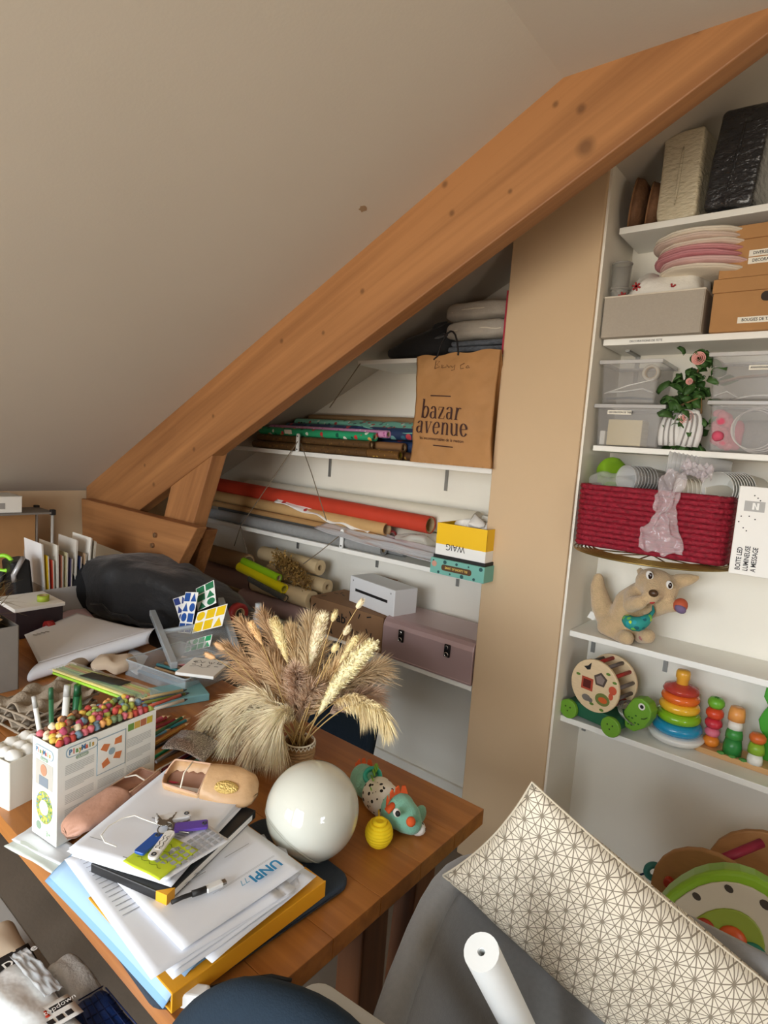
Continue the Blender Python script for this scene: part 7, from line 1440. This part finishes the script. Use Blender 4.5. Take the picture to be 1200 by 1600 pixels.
# ------------------------------------------------------------------ bench with parcels at lower left
bh_ = thing('low_bench', 'pale low bench beside the table carrying parcels', 'bench', (-1.04, .30, 0)); MB().box((0, 0, .485), (.80, .30, .03)).build('seat_board', mat('pale_grey_board', (176, 172, 166), .6), bh_, bevel=.004)
for sx in (-1, 1):
    for sy in (-1, 1): MB().box((sx*.36, sy*.11, .235), (.04, .04, .47)).build('leg', mat('pale_grey_board', (176, 172, 166), .6), bh_, bevel=.003)
ZB = .50
def parcel(name, label, cat, pts, ztop, zbot, m, bevel=.012, amp=.004, seed=0):
    p = [atZ(x, y, ztop) for x, y in pts]; c = sum(p, Vector())/len(p); t = thing(name, label, cat, (c.x, c.y, zbot)); q = MB(); n_ = 12
    def top(u, v): return p[0]*(1-u)*(1-v)+p[1]*u*(1-v)+p[2]*u*v+p[3]*(1-u)*v
    def pt(u, v, s): w_ = (1-abs(2*u-1)**4)*(1-abs(2*v-1)**4); z = (ztop+zbot)/2+s*(ztop-zbot)/2*(w_**.4); return Vector((top(u, v).x-c.x, top(u, v).y-c.y, z-zbot))+noise.noise_vector(Vector((u*3.2+seed, v*3.2, s)))*amp
    q.grid(lambda u, v: pt(u, v, 1), n_*2, n_*2); q.grid(lambda u, v: pt(u, 1-v, -1), n_*2, n_*2); zm = min(v.z for v in q.v); q.warp(lambda v: (v.x, v.y, v.z-zm)); q.build('wrapper', m, t, True)
    u3 = (p[1]-p[0]).normalized(); v3 = (p[3]-p[0]).normalized(); return t, c, u3, v3, top
t, c, u3, v3, top = parcel('book_parcel', 'beige and black printed parcel at the lower left edge', 'parcel', [(-70, 1470), (-30, 1560), (72, 1508), (18, 1418)], ZB+.075, ZB+.0005, mat('beige_parcel', (206, 188, 164), .6))
def overlay(t, c, top, u0, u1, v0, v1, zloc, name, m):
    q = MB(); q.grid(lambda u, v: Vector((top(u0+(u1-u0)*u, v0+(v1-v0)*v).x-c.x, top(u0+(u1-u0)*u, v0+(v1-v0)*v).y-c.y, zloc)), 6, 6); return q.build(name, m, t, True, thick=.0008)
overlay(t, c, top, .62, .88, .15, .93, .0765, 'black_band', M_black); p_ = top(.75, .72); text('printed_word', 'Dome', .022, basis(Vector((p_.x-c.x, p_.y-c.y, .0772)), v3, -u3), M_white, t, bold=.0004)
t, c, u3, v3, top = parcel('white_cloth_parcel', 'folded white fleece lying between the parcels', 'cloth', [(70, 1500), (118, 1565), (165, 1530), (112, 1476)], ZB+.065, ZB+.0005, mat('white_fleece', (226, 228, 230), .9, bump=.3, bscale=200), seed=4)
M_lat = mat('royal_blue_satin', (34, 64, 130), .4, bump=.3, bscale=50)
t, c, u3, v3, top = parcel('blue_pouch', 'royal blue quilted pouch with diamond stitching', 'pouch', [(112, 1562), (150, 1660), (232, 1610), (162, 1530)], ZB+.065, ZB+.0005, M_lat, seed=5)
for k in range(6):
    for sg in (0, 1):
        a_ = (.08+.16*k, .02) if sg else (.02, .08+.16*k); e_ = (.98, .10+.16*k) if not sg else (.10+.16*k, .98); q = MB(); q.tube([Vector((top(a_[0]+(e_[0]-a_[0])*i/8, a_[1]+(e_[1]-a_[1])*i/8).x-c.x, top(a_[0]+(e_[0]-a_[0])*i/8, a_[1]+(e_[1]-a_[1])*i/8).y-c.y, .066)) for i in range(1, 8)], .0012, 5); q.build('stitch_line', mat('navy_stitch', (20, 40, 90), .6), t, True)
t, c, u3, v3, top = parcel('mail_bag', 'white parcel in a shiny clear mailing bag with printed strip', 'parcel', [(-60, 1530), (40, 1680), (160, 1610), (38, 1478)], ZB+.10, ZB+.0005, mat('shiny_white_film', (222, 226, 226), .2, coat=.6, bump=.6, bscale=22), amp=.006, seed=6)
overlay(t, c, top, .60, .80, .35, .98, .101, 'printed_strip', mat('white_strip_print', (230, 228, 222), .4)); overlay(t, c, top, .64, .70, .45, .62, .102, 'red_print', mat('red_print', (206, 66, 40), .5)); p_ = top(.66, .80); overlay(t, c, top, .635, .685, .66, .96, .1015, 'black_plate', M_black); text('printed_word', 'topdown', .013, basis(Vector((p_.x-c.x, p_.y-c.y, .1025)), v3, -u3), M_white, t)
for k in range(4): overlay(t, c, top, .73, .77, .40+.13*k, .49+.13*k, .102, 'printed_mark', M_black)
q = MB(); q.grid(lambda u, v: Vector((top(.05+.5*u, .7+.28*v).x-c.x, top(.05+.5*u, .7+.28*v).y-c.y, .105+.005*noise.noise(Vector((u*6, v*6, 2))))), 20, 14); q.build('clear_flap', clear('clear_mailer', (230, 234, 236), .35, .06), t, True, thick=.0005)

for k, (pts, c, l) in enumerate((([(6, 1322), (60, 1292), (150, 1370), (96, 1372)], (214, 222, 216), 'pale green sheet under the craft box at the table edge'), ([(18, 1312), (58, 1286), (160, 1350), (112, 1362)], (226, 230, 234), 'white sheet under the craft box above the pale green one'))):
    p_ = [atZ(x, y, TZ+.002+.002*k) for x, y in pts]; quadsheet('loose_sheet', l, p_, mat('under_sheet_%d' % k, c, .7), seed=k+40, nn=8, th=.001)
